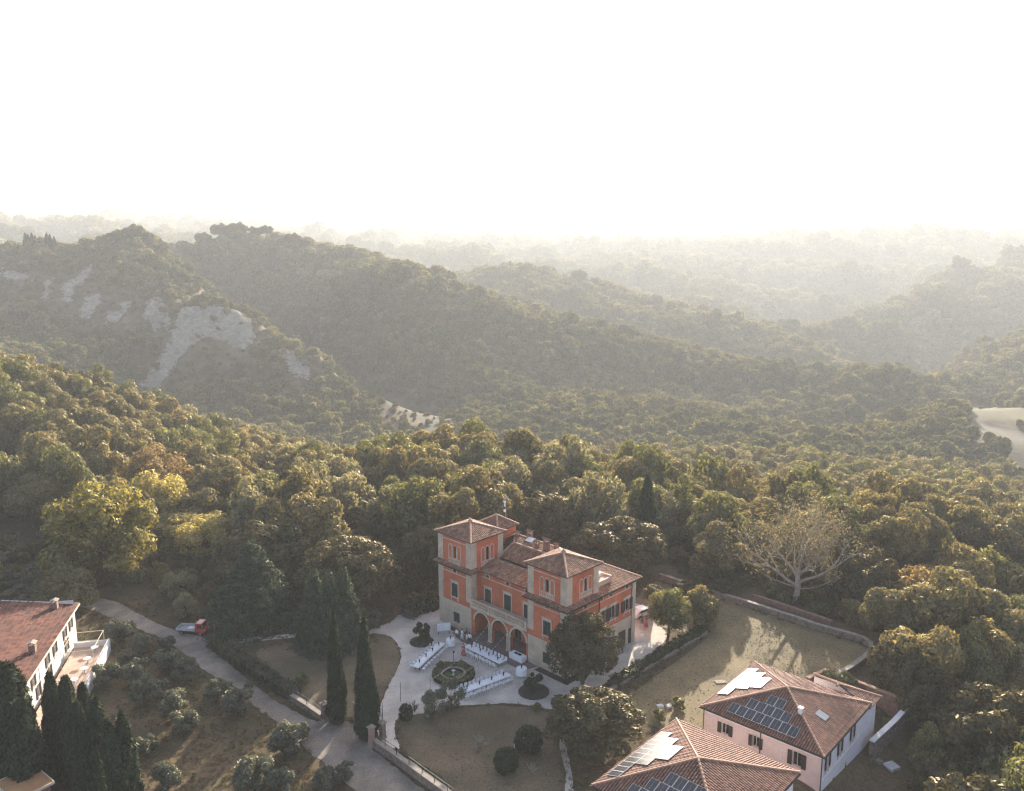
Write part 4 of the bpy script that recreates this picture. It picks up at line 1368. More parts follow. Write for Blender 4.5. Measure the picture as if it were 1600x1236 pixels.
def arch_wall(mb, x0, x1, z0, z1, arches, depth):
    """wall in the plane y = 0 with round-headed openings (centre, half-width, springing height)"""
    x = x0
    for xc, hw, zs in arches:
        mb.quad((x, 0, z0), (xc - hw, 0, z0), (xc - hw, 0, z1), (x, 0, z1))
        A = arch_pts(xc, hw, zs)
        for (p, q), (r_, s_) in zip(A, A[1:]):
            mb.quad((p, 0, q), (r_, 0, s_), (r_, 0, z1), (p, 0, z1))
            mb.quad((p, depth, q), (r_, depth, s_), (r_, 0, s_), (p, 0, q))
        for sx in (-1, 1):
            mb.quad((xc + sx * hw, 0, z0), (xc + sx * hw, depth, z0), (xc + sx * hw, depth, zs), (xc + sx * hw, 0, zs))
        x = xc + hw
    mb.quad((x, 0, z0), (x1, 0, z0), (x1, 0, z1), (x, 0, z1))


def arch_ring(mb, xc, hw, zs, w, y0, y1, leg=None, n=12):
    A, B = arch_pts(xc, hw, zs, n), arch_pts(xc, hw + w, zs, n)
    for i in range(n):
        a, b, c, d = A[i], A[i + 1], B[i + 1], B[i]
        mb.add([(a[0], y0, a[1]), (b[0], y0, b[1]), (c[0], y0, c[1]), (d[0], y0, d[1]), (a[0], y1, a[1]), (b[0], y1, b[1]), (c[0], y1, c[1]), (d[0], y1, d[1])],
               [(0, 1, 2, 3), (3, 2, 6, 7), (0, 4, 5, 1)])
    if leg is not None:
        for s in (-1, 1):
            p, q = sorted((xc + s * hw, xc + s * (hw + w)))
            mb.box(p, q, y0, y1, leg, zs)


# ------------------------------------------------------------------ the villa
VB, VA = Vector((-11.06, 118.3, 0)), R(-44.1)
VU, VV = Vector((math.cos(VA), math.sin(VA), 0)), Vector((-math.sin(VA), math.cos(VA), 0))


def vw(u, v, z=0.0):
    return VB + VU * u + VV * v + Vector((0, 0, z))


def build_villa():
    o = empty('villa', VB, VA, 'orange-red villa with two square towers, a three-arched loggia and pale stone base', 'villa')
    T1, T2, U1, TD, VD = 7.15, 18.45, 25.3, 6.5, 15.2     # towers, width, tower depth, house depth
    ZS, ZC, ZT = 4.1, 9.7, 14.25                           # stone base, cornice, tower eave
    front = Matrix.Identity(4)
    side = frame((U1, 0, 0), (0, 1, 0), (-1, 0, 0))
    lt_side = frame((T1, 0, 0), (0, 1, 0), (-1, 0, 0))
    rt_left = frame((T2, TD, 0), (0, -1, 0), (1, 0, 0))
    left = frame((0, VD, 0), (0, -1, 0), (1, 0, 0))
    mid = frame((T1, 2.0, 0), (1, 0, 0), (0, 1, 0))
    rtf = frame((T2, 0, 0), (1, 0, 0), (0, 1, 0))
    back = frame((U1, VD, 0), (-1, 0, 0), (0, -1, 0))
    H = lambda x, z, w, h: (x - w / 2, x + w / 2, z, z + h)
    # --- openings
    lt = dict(g=H(3.9, .95, 1.3, 1.55), m=H(3.55, 4.95, 1.35, 2.05), v=H(3.55, 8.72, .75, .42), t=H(3.7, 10.95, .62, 1.9))
    rt = dict(g=H(3.4, .95, 1.3, 1.55), m=H(3.45, 5.0, 1.35, 2.05), v=H(3.4, 8.95, .75, .42), t=H(3.45, 11.2, .62, 1.75))
    md = [H(1.45, 4.97, 1.25, 2.0), H(5.45, 4.97, 1.4, 2.35), H(9.25, 4.97, 1.25, 2.0)]
    mv = [H(1.3, 8.72, .75, .4), H(5.45, 8.8, .75, .4), H(9.25, 8.8, .75, .4)]
    sw = [H(3.85, 5.2, 1.3, 1.9), H(7.6, 5.2, 1.3, 1.9), H(9.9, 5.2, 1.3, 1.9), H(13.15, 5.3, 1.3, 1.75)]
    sv = [H(3.85, 8.75, .7, .45), H(7.3, 8.75, .7, .45), H(9.4, 8.7, .7, .45), H(13.1, 8.7, .7, .45)]
    sg = [H(4.5, .05, 1.4, 2.5), H(12.2, .05, 1.7, 2.5), H(14.1, .05, .8, 2.3)]
    # --- walls
    mb = MB()
    for m, W, hs in ((front, T1, [lt['g']]), (rtf, U1 - T2, [rt['g']]), (side, VD, sg), (left, VD, []), (back, U1, [])):
        mb.m = m
        mb.panel(W, 0, ZS, hs)
    mb.build('stone_base', M['stone'], o)
    mb = MB()
    mb.m = front; mb.panel(T1, ZS, ZT, [lt['m'], lt['v'], lt['t']])
    mb.m = rtf; mb.panel(U1 - T2, ZS, ZT, [rt['m'], rt['v'], rt['t']])
    mb.m = side; mb.panel(TD, ZS, ZT, [h for h in sw[:1] + sv[:1]] + [H(3.8, 11.2, .62, 1.75)])
    mb.m = frame((U1, TD, 0), (0, 1, 0), (-1, 0, 0)); mb.panel(VD - TD, ZS, ZC, [(a - TD, b - TD, c, d) for a, b, c, d in sw[1:] + sv[1:]])
    mb.m = lt_side; mb.panel(TD, 4.9, ZT, [H(3.3, 10.3, .62, 2.5)])
    mb.m = rt_left; mb.panel(TD, 4.9, ZT)
    mb.m = left; mb.panel(VD - TD, ZS, ZC); 
    mb.m = frame((0, TD, 0), (0, -1, 0), (1, 0, 0)); mb.panel(TD, ZS, ZT)
    mb.m = back; mb.panel(U1, ZS, ZC)
    for x0, x1 in ((0, T1), (T2, U1)):
        mb.m = frame((x1, TD, 0), (-1, 0, 0), (0, -1, 0)); mb.panel(x1 - x0, ZC, ZT)
    mb.m = mid; mb.panel(T2 - T1, 4.95, ZC, md + mv)
    mb.build('upper_wall', M['red'], o)
    # --- corner pilasters and string courses, each a piece of its own
    e = .05
    def pil(u, v, su, sv_, z0, z1, w=1.05):
        mb = MB()
        a, b = sorted((u + su * e, u - su * w))
        mb.box(a, b, min(v + sv_ * e, v), max(v + sv_ * e, v), z0, z1)
        mb.box(min(u, u + su * e), max(u, u + su * e), *sorted((v, v - sv_ * w)), z0, z1)
        mb.build('pilaster', M['stone'], o)
    for u, su in ((0, -1), (T1, 1), (T2, -1), (U1, 1)):
        for z0, z1 in ((ZS + .02 if u in (0, U1) else 4.95, ZC - .15), (ZC + .5, ZT - .1)):
            pil(u, 0, su, -1, z0, z1)
        pil(u, TD, su, 1, ZC + .5, ZT - .1)
    pil(U1, VD, 1, 1, .02, ZC - .15, .9)
    pil(0, VD, -1, 1, ZS + .02, ZC - .15, .9)
    for m, x0, x1, z in ((front, 1.1, T1 - 1.1, 8.55), (rtf, 1.1, U1 - T2 - 1.1, 8.72), (side, 1.1, VD - .95, 8.5), (mid, .1, T2 - T1 - .1, 8.55), (front, 1.1, T1 - 1.1, 13.55), (rtf, 1.1, U1 - T2 - 1.1, 13.6),
                         (front, -.0, T1, ZS - .12), (rtf, .0, U1 - T2, ZS - .12), (side, 0, VD, ZS - .02)):
        mb = MB(m)
        mb.box(x0, x1, -.055, -.002, z, z + .13)
        mb.build('string_course', M['trim'], o)
    # --- windows
    window(o, front, 3.9, .95, 1.3, 1.55, 'ajar', trim=False, hood=False, sill=False)
    window(o, front, 3.55, 4.95, 1.35, 2.05, 'ajar')
    window(o, rtf, 3.4, .95, 1.3, 1.55, 'closed', trim=False, hood=False, sill=False)
    window(o, rtf, 3.45, 5.0, 1.35, 2.05, 'ajar')
    for i, h in enumerate(md):
        window(o, mid, (h[0] + h[1]) / 2, h[2], h[1] - h[0], h[3] - h[2], 'closed', sill=False)
    for h in sw[:1]: window(o, side, (h[0] + h[1]) / 2, h[2], h[1] - h[0], h[3] - h[2], 'closed')
    for h in sw[1:]: window(o, side, (h[0] + h[1]) / 2, h[2], h[1] - h[0], h[3] - h[2], 'open')
    for h in sg: window(o, side, (h[0] + h[1]) / 2, h[2], h[1] - h[0], h[3] - h[2], 'closed', 'shutter_brown', trim=False, hood=False, sill=False)
    for m, hs in ((front, [lt['v']]), (rtf, [rt['v']]), (mid, mv), (side, sv)):
        for h in hs:
            window(o, m, (h[0] + h[1]) / 2, h[2], h[1] - h[0], h[3] - h[2], 'dark', hood=False, sill=False)
    # three-light round-headed tower windows: two blind lights beside the open one, with a stone balcony front
    for m, x, zb, zt in ((front, 3.65, 10.35, 12.65), (rtf, 3.45, 10.6, 12.8), (lt_side, 3.3, 10.3, 12.65), (side, 3.8, 10.7, 12.8)):
        w_ = MB(m)
        w_.quad((x - .31, .2, zb + .2), (x + .31, .2, zb + .2), (x + .31, .2, zt + .3), (x - .31, .2, zt + .3))
        t = w_.build('tower_window', M['pane'], o)
        w_ = MB(m)
        for dx in (-.92, 0, .92):
            arch_ring(w_, x + dx, .32, zt - .05, .10, -.06, -.003, leg=zb + .45)
        w_.build('window_surround', M['trim'], t)
        w_ = MB(m)
        w_.box(x - 1.35, x + 1.35, -.14, -.004, zb + .42, zb + .52)
        w_.box(x - 1.35, x + 1.35, -.12, -.004, zb - .22, zb - .12)
        for i in range(9):
            w_.box(x - 1.3 + i * .31, x - 1.18 + i * .31, -.10, -.004, zb - .12, zb + .42)
        w_.build('balcony_front', M['trim'], t)
    # --- loggia: three arches on paired columns, floor, back wall, balcony above
    AR = [(9.2 - T1, 1.5, 2.55), (12.85 - T1, 1.5, 2.55), (16.5 - T1, 1.5, 2.55)]
    mb = MB(frame((T1, .12, 0), (1, 0, 0), (0, 1, 0)))
    arch_wall(mb, .0, T2 - T1, .25, 4.45, AR, .45)
    mb.build('loggia_front', M['red'], o)
    mb = MB(frame((T1, .12, 0), (1, 0, 0), (0, 1, 0)))
    for a in AR: arch_ring(mb, a[0], a[1], a[2], .26, -.06, -.004)
    mb.build('arch_surround', M['trim'], o)
    for uc in (11.02, 14.68):
        for d in (-.22, .22):
            mb = MB()
            mb.lathe([(.20, .25), (.20, .42), (.15, .50), (.15, 2.3), (.13, 2.36), (.22, 2.5), (.22, 2.62)], 10, (uc + d, .02, 0))
            mb.build('column', M['trim'], o, smooth=False)
    mb = MB()
    mb.box(T1, T2, -.35, 3.6, 0, .25)
    mb.build('loggia_floor', M['paving'], o)
    mb = MB(frame((T1, 3.3, 0), (1, 0, 0), (0, 1, 0)))
    lh = [H(2.0, 1.5, 1.7, 2.1), H(6.2, .25, 1.3, 3.1), H(10.2, 1.1, 1.2, 2.2)]
    mb.panel(T2 - T1, .25, 4.45, lh)
    mb.m = frame((T1, 0, 0), (0, 1, 0), (-1, 0, 0)); mb.panel(3.3, .25, 4.45)
    mb.m = frame((T2, 3.3, 0), (0, -1, 0), (1, 0, 0)); mb.panel(3.3, .25, 4.45)
    mb.build('loggia_wall', M['red'], o)
    for h in lh: window(o, frame((T1, 3.3, 0), (1, 0, 0), (0, 1, 0)), (h[0] + h[1]) / 2, h[2], h[1] - h[0], h[3] - h[2], 'dark', hood=False, sill=False, trim=False)
    mb = MB()
    mb.box(T1 + .003, T2 - .003, -.30, 3.6, 4.452, 4.93)
    mb.build('balcony_floor', M['stone'], o)
    mb = MB()
    for i in range(45):
        x = T1 + .2 + (T2 - T1 - .4) * i / 44
        mb.lathe([(.05, 4.95), (.09, 5.15), (.04, 5.45), (.07, 5.7)], 5, (x, -.18, 0))
    mb.box(T1 + .01, T2 - .01, -.30, -.06, 5.70, 5.83)
    for i in range(4):
        x = T1 + .2 + (T2 - T1 - .4) * i / 3
        mb.box(x - .16, x + .16, -.315, -.045, 4.94, 5.86)
    tag(mb.build('balustrade', M['stone'], o), kind='stuff')
    # --- skirt eave all round, under the towers
    q = .62
    ring_o = [(-q, VD + q), (-q, -q), (T1 + q, -q), (T1 + q, 1.4), (T2 - q, 1.4), (T2 - q, -q), (U1 + q, -q), (U1 + q, TD + .4)]
    f = []
    z0, z1 = ZC, ZC + .42
    f.append([(-q, TD + .1, z0), (-q, -q, z0), (0, 0, z1), (0, TD + .1, z1)])
    f.append([(-q, -q, z0), (T1 + q, -q, z0), (T1, 0, z1), (0, 0, z1)])
    f.append([(T1 + q, -q, z0), (T1 + q, 1.4, z0), (T1, 1.4, z1), (T1, 0, z1)])
    f.append([(T2 - q, 1.4, z0), (T2 - q, -q, z0), (T2, 0, z1), (T2, 1.4, z1)])
    f.append([(T2 - q, -q, z0), (U1 + q, -q, z0), (U1, 0, z1), (T2, 0, z1)])
    f.append([(U1 + q, -q, z0), (U1 + q, TD + .05, z0), (U1, TD + .05, z1), (U1, 0, z1)])
    f.append([(T1, 1.4, z0), (T2, 1.4, z0), (T2, 4.5, z0 + .95), (T1, 4.5, z0 + .95)])
    roof(o, f, [], M['tile'], 'skirt_roof', soffit=M['tile_dark'])
    mb = MB()
    mb.box(T1, T2, 4.5, 4.66, 9.8, 10.72)
    mb.box(T1, T2, 4.66, 5.8, 9.8, 10.2)
    mb.build('parapet', M['wallstone'], o)
    # --- main roof with a break of slope, hips at the back
    A_, B_ = (T1 - .3, 5.8, 10.45), (T2 + 1.5, 5.8, 10.45)
    r1, r2 = (T1 + .2, 8.7, 12.0), (16.0, 8.7, 12.0)
    p1, p2 = (5.5, 11.0, 12.35), (15.0, 11.0, 12.35)
    eb0, eb1 = (-q, VD + q, ZC), (U1 + q, VD + q, ZC)
    f = [[A_, B_, r2, r1], [r1, r2, p2, p1], [eb1, eb0, p1, p2],
         [(U1 + q, TD + .1, ZC), eb1, p2], [(U1 + q, TD + .1, ZC), p2, r2, (20.0, TD + .1, 11.05)],
         [eb0, (-q, TD + .1, ZC), r1, p1]]
    roof(o, f, [(r1, r2), (p1, p2), (p2, eb1), (r2, p2), (r1, p1), (A_, r1)], M['tile'], 'main_roof')
    # sunk roof terrace behind the right tower
    mb = MB()
    zt = 11.0
    for x0, x1, y0, y1 in ((21.2, 24.3, 10.7, 10.95), (24.05, 24.3, 7.3, 10.7), (21.2, 21.45, 7.3, 10.7), (21.45, 24.05, 7.3, 7.5)):
        mb.box(x0, x1, y0, y1, 9.8, zt if y0 > 10 else zt - .15)
    mb.box(21.45, 24.05, 7.5, 10.7, 9.9, 10.72)
    mb.build('roof_terrace', M['terracotta'], o)
    mb = MB()
    mb.box(22.0, 23.0, 9.6, 10.2, 10.73, 11.25); mb.box(21.7, 22.1, 8.2, 8.9, 10.73, 11.1); mb.box(22.9, 23.5, 8.0, 8.6, 10.73, 11.05)
    mb.build('terrace_box', M['white'], o)
    # --- towers' roofs
    for x0, x1 in ((0, T1), (T2, U1)):
        f, c = pavilion(x0 - .45, x1 + .45, -.45, TD + .45, ZT + .12, ZT + 1.5)
        r_ = roof(o, f, c, M['tile'], 'tower_roof')
        mb = MB(); xm = (x0 + x1) / 2
        mb.box(xm - .22, xm + .22, TD / 2 - .22, TD / 2 + .22, ZT + 1.4, ZT + 1.85)
        mb.lathe([(.24, ZT + 1.852), (.12, ZT + 2.0), (.02, ZT + 2.15)], 6, (xm, TD / 2, 0))
        mb.build('finial', M['cap'], r_)
    mb = MB()
    mb.box(.5, 5.0, 7.6, 11.6, 9.8, 13.5)
    mb.build('belvedere_wall', M['red'], o)
    f, c = pavilion(0.1, 5.3, 7.3, 12.0, 13.62, 15.15)
    roof(o, f, c, M['tile'], 'belvedere_roof')
    # chimneys
    chimney(o, 6.3, 10.6, 11.6, 12.7, .7, .6)
    chimney(o, 8.0, 11.6, 12.0, 13.0, .8, .6)
    chimney(o, 11.4, 9.4, 11.8, 12.8, .6, .6)
    chimney(o, 13.2, 9.6, 12.0, 13.5, .9, .55)
    chimney(o, 14.6, 10.2, 12.0, 13.0, .6, .5)
    mb = MB(); mb.slab([(8.6, 9.8, 12.45), (9.9, 9.8, 12.45), (9.9, 10.8, 12.75), (8.6, 10.8, 12.75)], .12)
    mb.build('skylight', M['paneframe'], o)
    # antenna mast with three white dishes
    mb = MB(); mb.tube([(3.2, 11.2, 13.5), (3.2, 11.2, 18.2)], .045, 6)
    mb.tube([(2.6, 11.2, 18.0), (3.8, 11.2, 18.0)], .03, 4); mb.tube([(3.2, 10.7, 17.6), (3.2, 11.7, 17.6)], .03, 4)
    am = mb.build('antenna_mast', M['metal'], o)
    for z, a in ((15.6, .3), (16.5, -.3), (17.0, .1)):
        mb = MB(frame((3.2, 10.95, z), (math.cos(a), math.sin(a), 0), (-math.sin(a), math.cos(a), 0)) @ Matrix.Rotation(math.pi / 2, 4, 'X'))
        mb.lathe([(.24, 0), (.22, .04), (.12, .07), (.03, .09)], 12)
        mb.build('dish', M['paintwhite'], am)
    # downpipe and gutter on the right side
    mb = MB()
    mb.tube([(U1 + .6, 14.2, ZC - .02), (U1 + .12, 14.2, ZC - .5), (U1 + .12, 14.2, .1)], .06, 6)
    mb.tube([(U1 + .14, TD + .2, ZC - .1), (U1 + .14, TD + .2, .1)], .06, 6)
    mb.build('downpipe', M['metal_dark'], o)
    mb = MB()
    for x0, x1, y0, y1 in ((-q - .1, T1 + q + .1, -q - .1, -q), (T2 - q - .1, U1 + q + .1, -q - .1, -q), (U1 + q, U1 + q + .1, -q, VD + q)):
        mb.box(x0, x1, y0, y1, ZC - .16, ZC - .04)
    mb.build('gutter', M['metal_dark'], o)
    return o


build_villa()


# ------------------------------------------------------------------ laid surfaces of the garden
def smooth_poly(P, n=4):
    P = [Vector((p[0], p[1], 0)) for p in P]
    out = []
    k = len(P)
    for i in range(k):
        p0, p1, p2, p3 = P[i - 1], P[i], P[(i + 1) % k], P[(i + 2) % k]
        for j in range(n):
            t = j / n
            out.append(0.5 * ((2 * p1) + (p2 - p0) * t + (2 * p0 - 5 * p1 + 4 * p2 - p3) * t * t + (3 * p1 - p0 - 3 * p2 + p3) * t ** 3))
    return [(p.x, p.y) for p in out]


def tessellate(pts):
    from mathutils.geometry import tessellate_polygon
    return tessellate_polygon([[Vector((p[0], p[1], 0)) for p in pts]])


def sheet(name, pix, z, mat, label, smooth=True, world=None, kind='structure', parent=None, wob=0.0):
    P = world or [tuple(at(*p)[:2]) for p in pix]
    if smooth: P = smooth_poly(P, 6)
    if wob: P = [(x + rnd.gauss(0, wob), y + rnd.gauss(0, wob)) for x, y in P]
    me = bpy.data.meshes.new(name)
    me.from_pydata([(x, y, z) for x, y in P], [], [tuple(t) for t in tessellate(P)])
    me.update()
    import bmesh
    bm = bmesh.new(); bm.from_mesh(me)
    bmesh.ops.recalc_face_normals(bm, faces=bm.faces)
    for f in bm.faces:
        if f.normal.z < 0: f.normal_flip()
    bm.to_mesh(me); bm.free()
    me.materials.append(mat)
    return tag(put(name, me, parent), label, kind=kind)


ROAD = [(150, 934), (180, 940), (215, 958), (255, 978), (290, 990), (318, 996), (335, 1010), (350, 1028), (378, 1055), (412, 1082), (450, 1106), (485, 1124), (512, 1128), (548, 1128), (566, 1140), (580, 1168), (620, 1200), (660, 1232), (720, 1280),
        (640, 1290), (580, 1260), (548, 1230), (520, 1205), (490, 1180), (462, 1156), (430, 1126), (400, 1105), (365, 1072), (330, 1055), (300, 1032), (262, 1002), (222, 985), (180, 968), (150, 955), (120, 945), (120, 930)]
sheet('road', ROAD, 0.012, M['road'], 'dusty grey lane curving past the olive grove to the villa gate', wob=0.08)
GRAVEL = [(588, 1128), (592, 1108), (603, 1080), (617, 1052), (626, 1030), (624, 1012), (612, 996), (590, 990), (575, 990), (584, 981), (606, 974), (622, 962), (640, 950), (655, 946), (662, 955), (700, 950), (760, 960), (900, 930), (1000, 945), (1030, 975), (1042, 995),
          (1028, 1012), (1000, 1032), (965, 1052), (938, 1072), (905, 1085), (880, 1100), (866, 1108), (845, 1106), (800, 1099), (755, 1101), (715, 1103), (690, 1110), (655, 1116), (625, 1122), (616, 1132), (618, 1150), (624, 1166), (618, 1178), (604, 1166), (592, 1150)]
sheet('gravel_terrace', GRAVEL, 0.008, M['gravel'], 'pale gravel terrace in front of the villa', wob=0.06)
sheet('path', [(866, 1100), (884, 1100), (880, 1130), (884, 1165), (892, 1200), (897, 1250), (876, 1250), (874, 1200), (874, 1150), (868, 1120)], 0.014, M['gravel'], 'narrow pale path beside the dense laurel tree', wob=0.04)
sheet('path', [(355, 1000), (420, 994), (470, 990), (470, 995), (420, 1000), (360, 1006)], 0.014, M['gravel'], 'narrow pale path behind the roadside hedge')
sheet('front_lawn', [(630, 1150), (622, 1136), (640, 1120), (690, 1108), (740, 1105), (790, 1103), (845, 1109), (870, 1125), (873, 1165), (875, 1250), (720, 1250), (690, 1215), (650, 1190), (632, 1172)], 0.016, M['lawn_dry'], 'dry brown front lawn below the terrace', wob=0.1)
sheet('side_lawn', [(560, 1000), (600, 994), (618, 1006), (624, 1024), (620, 1046), (608, 1068), (596, 1092), (584, 1112), (560, 1122), (500, 1110), (440, 1060), (400, 1020), (450, 1005)], 0.016, M['lawn_dry'], 'dry lawn between the cypresses and the terrace', wob=0.08)
LW = [(25.3, 134.2), (30.5, 129.2), (36.8, 123.8), (41.5, 119.2), (45.7, 114.9), (50.2, 111.2), (50.9, 109.0), (49.0, 106.2), (45.5, 102.9), (41.2, 99.4)]
sheet('garden_lawn', None, 0.004, M['lawn'], 'sunlit green-brown lawn inside the curved wall', world=[(19, 118), (20, 126), (24.6, 133.4)] + [(x - .3, y - .3) for x, y in LW[1:]] + [(36, 96), (30, 92), (22, 86), (14, 92), (16, 98), (24, 107), (28.5, 112.5)], smooth=False)
sheet('brick_paving', None, 0.020, M['paving'], 'worn brick paving along the loggia steps', world=[tuple(vw(u, v)[:2]) for u, v in ((4.5, -.02), (4.5, -1.5), (7.5, -2.4), (19.5, -2.4), (20.5, -.02))], smooth=False)
sheet('flower_border', None, 0.022, M['soil'], 'dark planted border at the foot of the right tower', world=[tuple(vw(u, v)[:2]) for u, v in ((20.6, -.02), (20.6, -1.1), (26.4, -1.1), (26.4, 4), (25.35, 4), (25.35, -.02))], smooth=False)
sheet('flower_border', None, 0.022, M['soil'], 'dark planted border at the foot of the left tower', world=[tuple(vw(u, v)[:2]) for u, v in ((2.5, -.02), (2.5, -1.0), (4.4, -1.0), (4.4, -.02))], smooth=False)


# ------------------------------------------------------------------ tufts of grass and fallen leaves on the open ground
def tuft(key, mat, n, seed, h=.5):
    rng = np.random.default_rng(seed)
    a = rng.uniform(0, 6.28, n); q = np.sqrt(rng.random(n)) * .8
    C = np.stack([q * np.cos(a), q * np.sin(a), rng.uniform(.05, h, n)], 1)
    CROWN[key] = leaf_mesh('tuft_' + key, C, np.stack([np.cos(a), np.sin(a), rng.uniform(.2, 1.2, n)], 1), .20, rng, M[mat], stretch=1.8, tilt=.5)


M['l_grassdry'] = leaf_mat('dry_grass_blade', (0.190, 0.128, 0.072), (0.135, 0.100, 0.054), .25, tint=(1.2, 1.1, .8), wax=0.0)
M['l_grassgreen'] = leaf_mat('grass_blade', (0.110, 0.104, 0.050), (0.085, 0.088, 0.044), .25, tint=(1.3, 1.2, .7), wax=0.0)
tuft('grass_dry', 'l_grassdry', 16, 1, .35)
tuft('grass_green', 'l_grassgreen', 16, 2, .45)


def grass():
    rng = np.random.default_rng(9)
    wet = lambda P: 0.5 + 0.5 * np.sin(P[:, 0] * .21 + 1.3) * np.sin(P[:, 1] * .17 + .4) + 0.25 * np.sin(P[:, 0] * .63) * np.sin(P[:, 1] * .71)
    W = lambda pix: [tuple(at(*p)[:2]) for p in pix]
    road, grav = W(ROAD), W(GRAVEL)
    lawn_front = W([(630, 1150), (622, 1136), (640, 1120), (690, 1108), (740, 1105), (790, 1103), (845, 1109), (870, 1125), (873, 1165), (875, 1250), (720, 1250), (690, 1215), (650, 1190), (632, 1172)])
    lawn_side = W([(560, 1000), (600, 994), (618, 1006), (624, 1024), (620, 1046), (608, 1068), (596, 1092), (584, 1112), (560, 1122), (500, 1110), (440, 1060), (400, 1020), (450, 1005)])
    lawn_right = [(19, 118), (20, 126), (24.6, 133.4)] + [(x - .6, y - .6) for x, y in LW[1:]] + [(36, 96), (30, 92), (22, 86), (14, 92), (16, 98), (24, 107), (28.5, 112.5)]
    P = jitter_pts(-70, 56, 62, 140, .62, rng)
    k = inside(FLAT, P[:, 0], P[:, 1]) & ~inside(road, P[:, 0], P[:, 1]) & ~inside(grav, P[:, 0], P[:, 1])
    vil = [tuple(vw(u, v)[:2]) for u, v in ((-1, -2), (26, -2), (26, 16), (-1, 16))]
    k &= ~inside(vil, P[:, 0], P[:, 1])
    hs = [(21.66, 87.43), (32.4, 77.7), (42, 88), (32, 98.5)], [(7.75, 72.5), (18.3, 62.9), (29.5, 74.5), (19, 84)], [(-62.4, 111.7), (-51.5, 104.5), (-47, 84), (-57, 84), (-74, 108)]
    for h in hs: k &= ~inside(h, P[:, 0], P[:, 1])
    P = P[k]
    k = rng.random(len(P)) < np.clip(.25 + .5 * wet(P), .1, .85)
    P = P[k]
    w = wet(P) + rng.normal(size=len(P)) * .25
    mown = inside(lawn_front, P[:, 0], P[:, 1]) | inside(lawn_side, P[:, 0], P[:, 1]) | inside(lawn_right, P[:, 0], P[:, 1])
    sz = rng.uniform(.18, .5, len(P)) * np.where(mown, .34, 1.0)
    scatter('grass', np.stack([P[:, 0], P[:, 1], ground(P[:, 0], P[:, 1]) + .02], 1), sz, rng.uniform(0, 6.28, len(P)), (w > .72).astype(int), ['grass_dry', 'grass_green'], 'dry and green grass tufts on the lawns and in the olive grove', 'grass')


grass()

# ------------------------------------------------------------------ the two pink houses with solar panels
def solar_mesh():
    mb = MB()
    w, h = 0.97, 1.46
    mb.box(-w / 2, w / 2, -h / 2, h / 2, 0, .035, 1)
    for i in range(2):
        x0 = -w / 2 + .025 + i * (w - .05) / 2
        mb.quad((x0 + .006, -h / 2 + .025, .038), (x0 + (w - .05) / 2 - .006, -h / 2 + .025, .038), (x0 + (w - .05) / 2 - .006, h / 2 - .025, .038), (x0 + .006, h / 2 - .025, .038), 0)
    return mb.mesh('solar_panel', [M['panel'], M['paneframe']])


SOLAR = solar_mesh()


def solar(parent, f, rows, t0, dt=1.5, da=1.0):
    """panels on roof face f (first two points the eave): rows of (first a, last a), starting t0 up the slope"""
    P = [Vector(p) for p in f]
    e = (P[1] - P[0]).normalized()
    n = (P[1] - P[0]).cross(P[-1] - P[0]).normalized()
    if n.z < 0: n = -n
    up = n.cross(e)
    if up.z < 0: up = -up
    for k, (a0, cnt) in enumerate(rows):
        for i in range(cnt):
            p = P[0] + e * (a0 + da * (i + .5)) + up * (t0 + dt * k + dt / 2) + n * .20
            q = put('solar_panel', SOLAR, parent)
            q.matrix_local = Matrix(((e.x, up.x, n.x, p.x), (e.y, up.y, n.y, p.y), (e.z, up.z, n.z, p.z), (0, 0, 0, 1)))


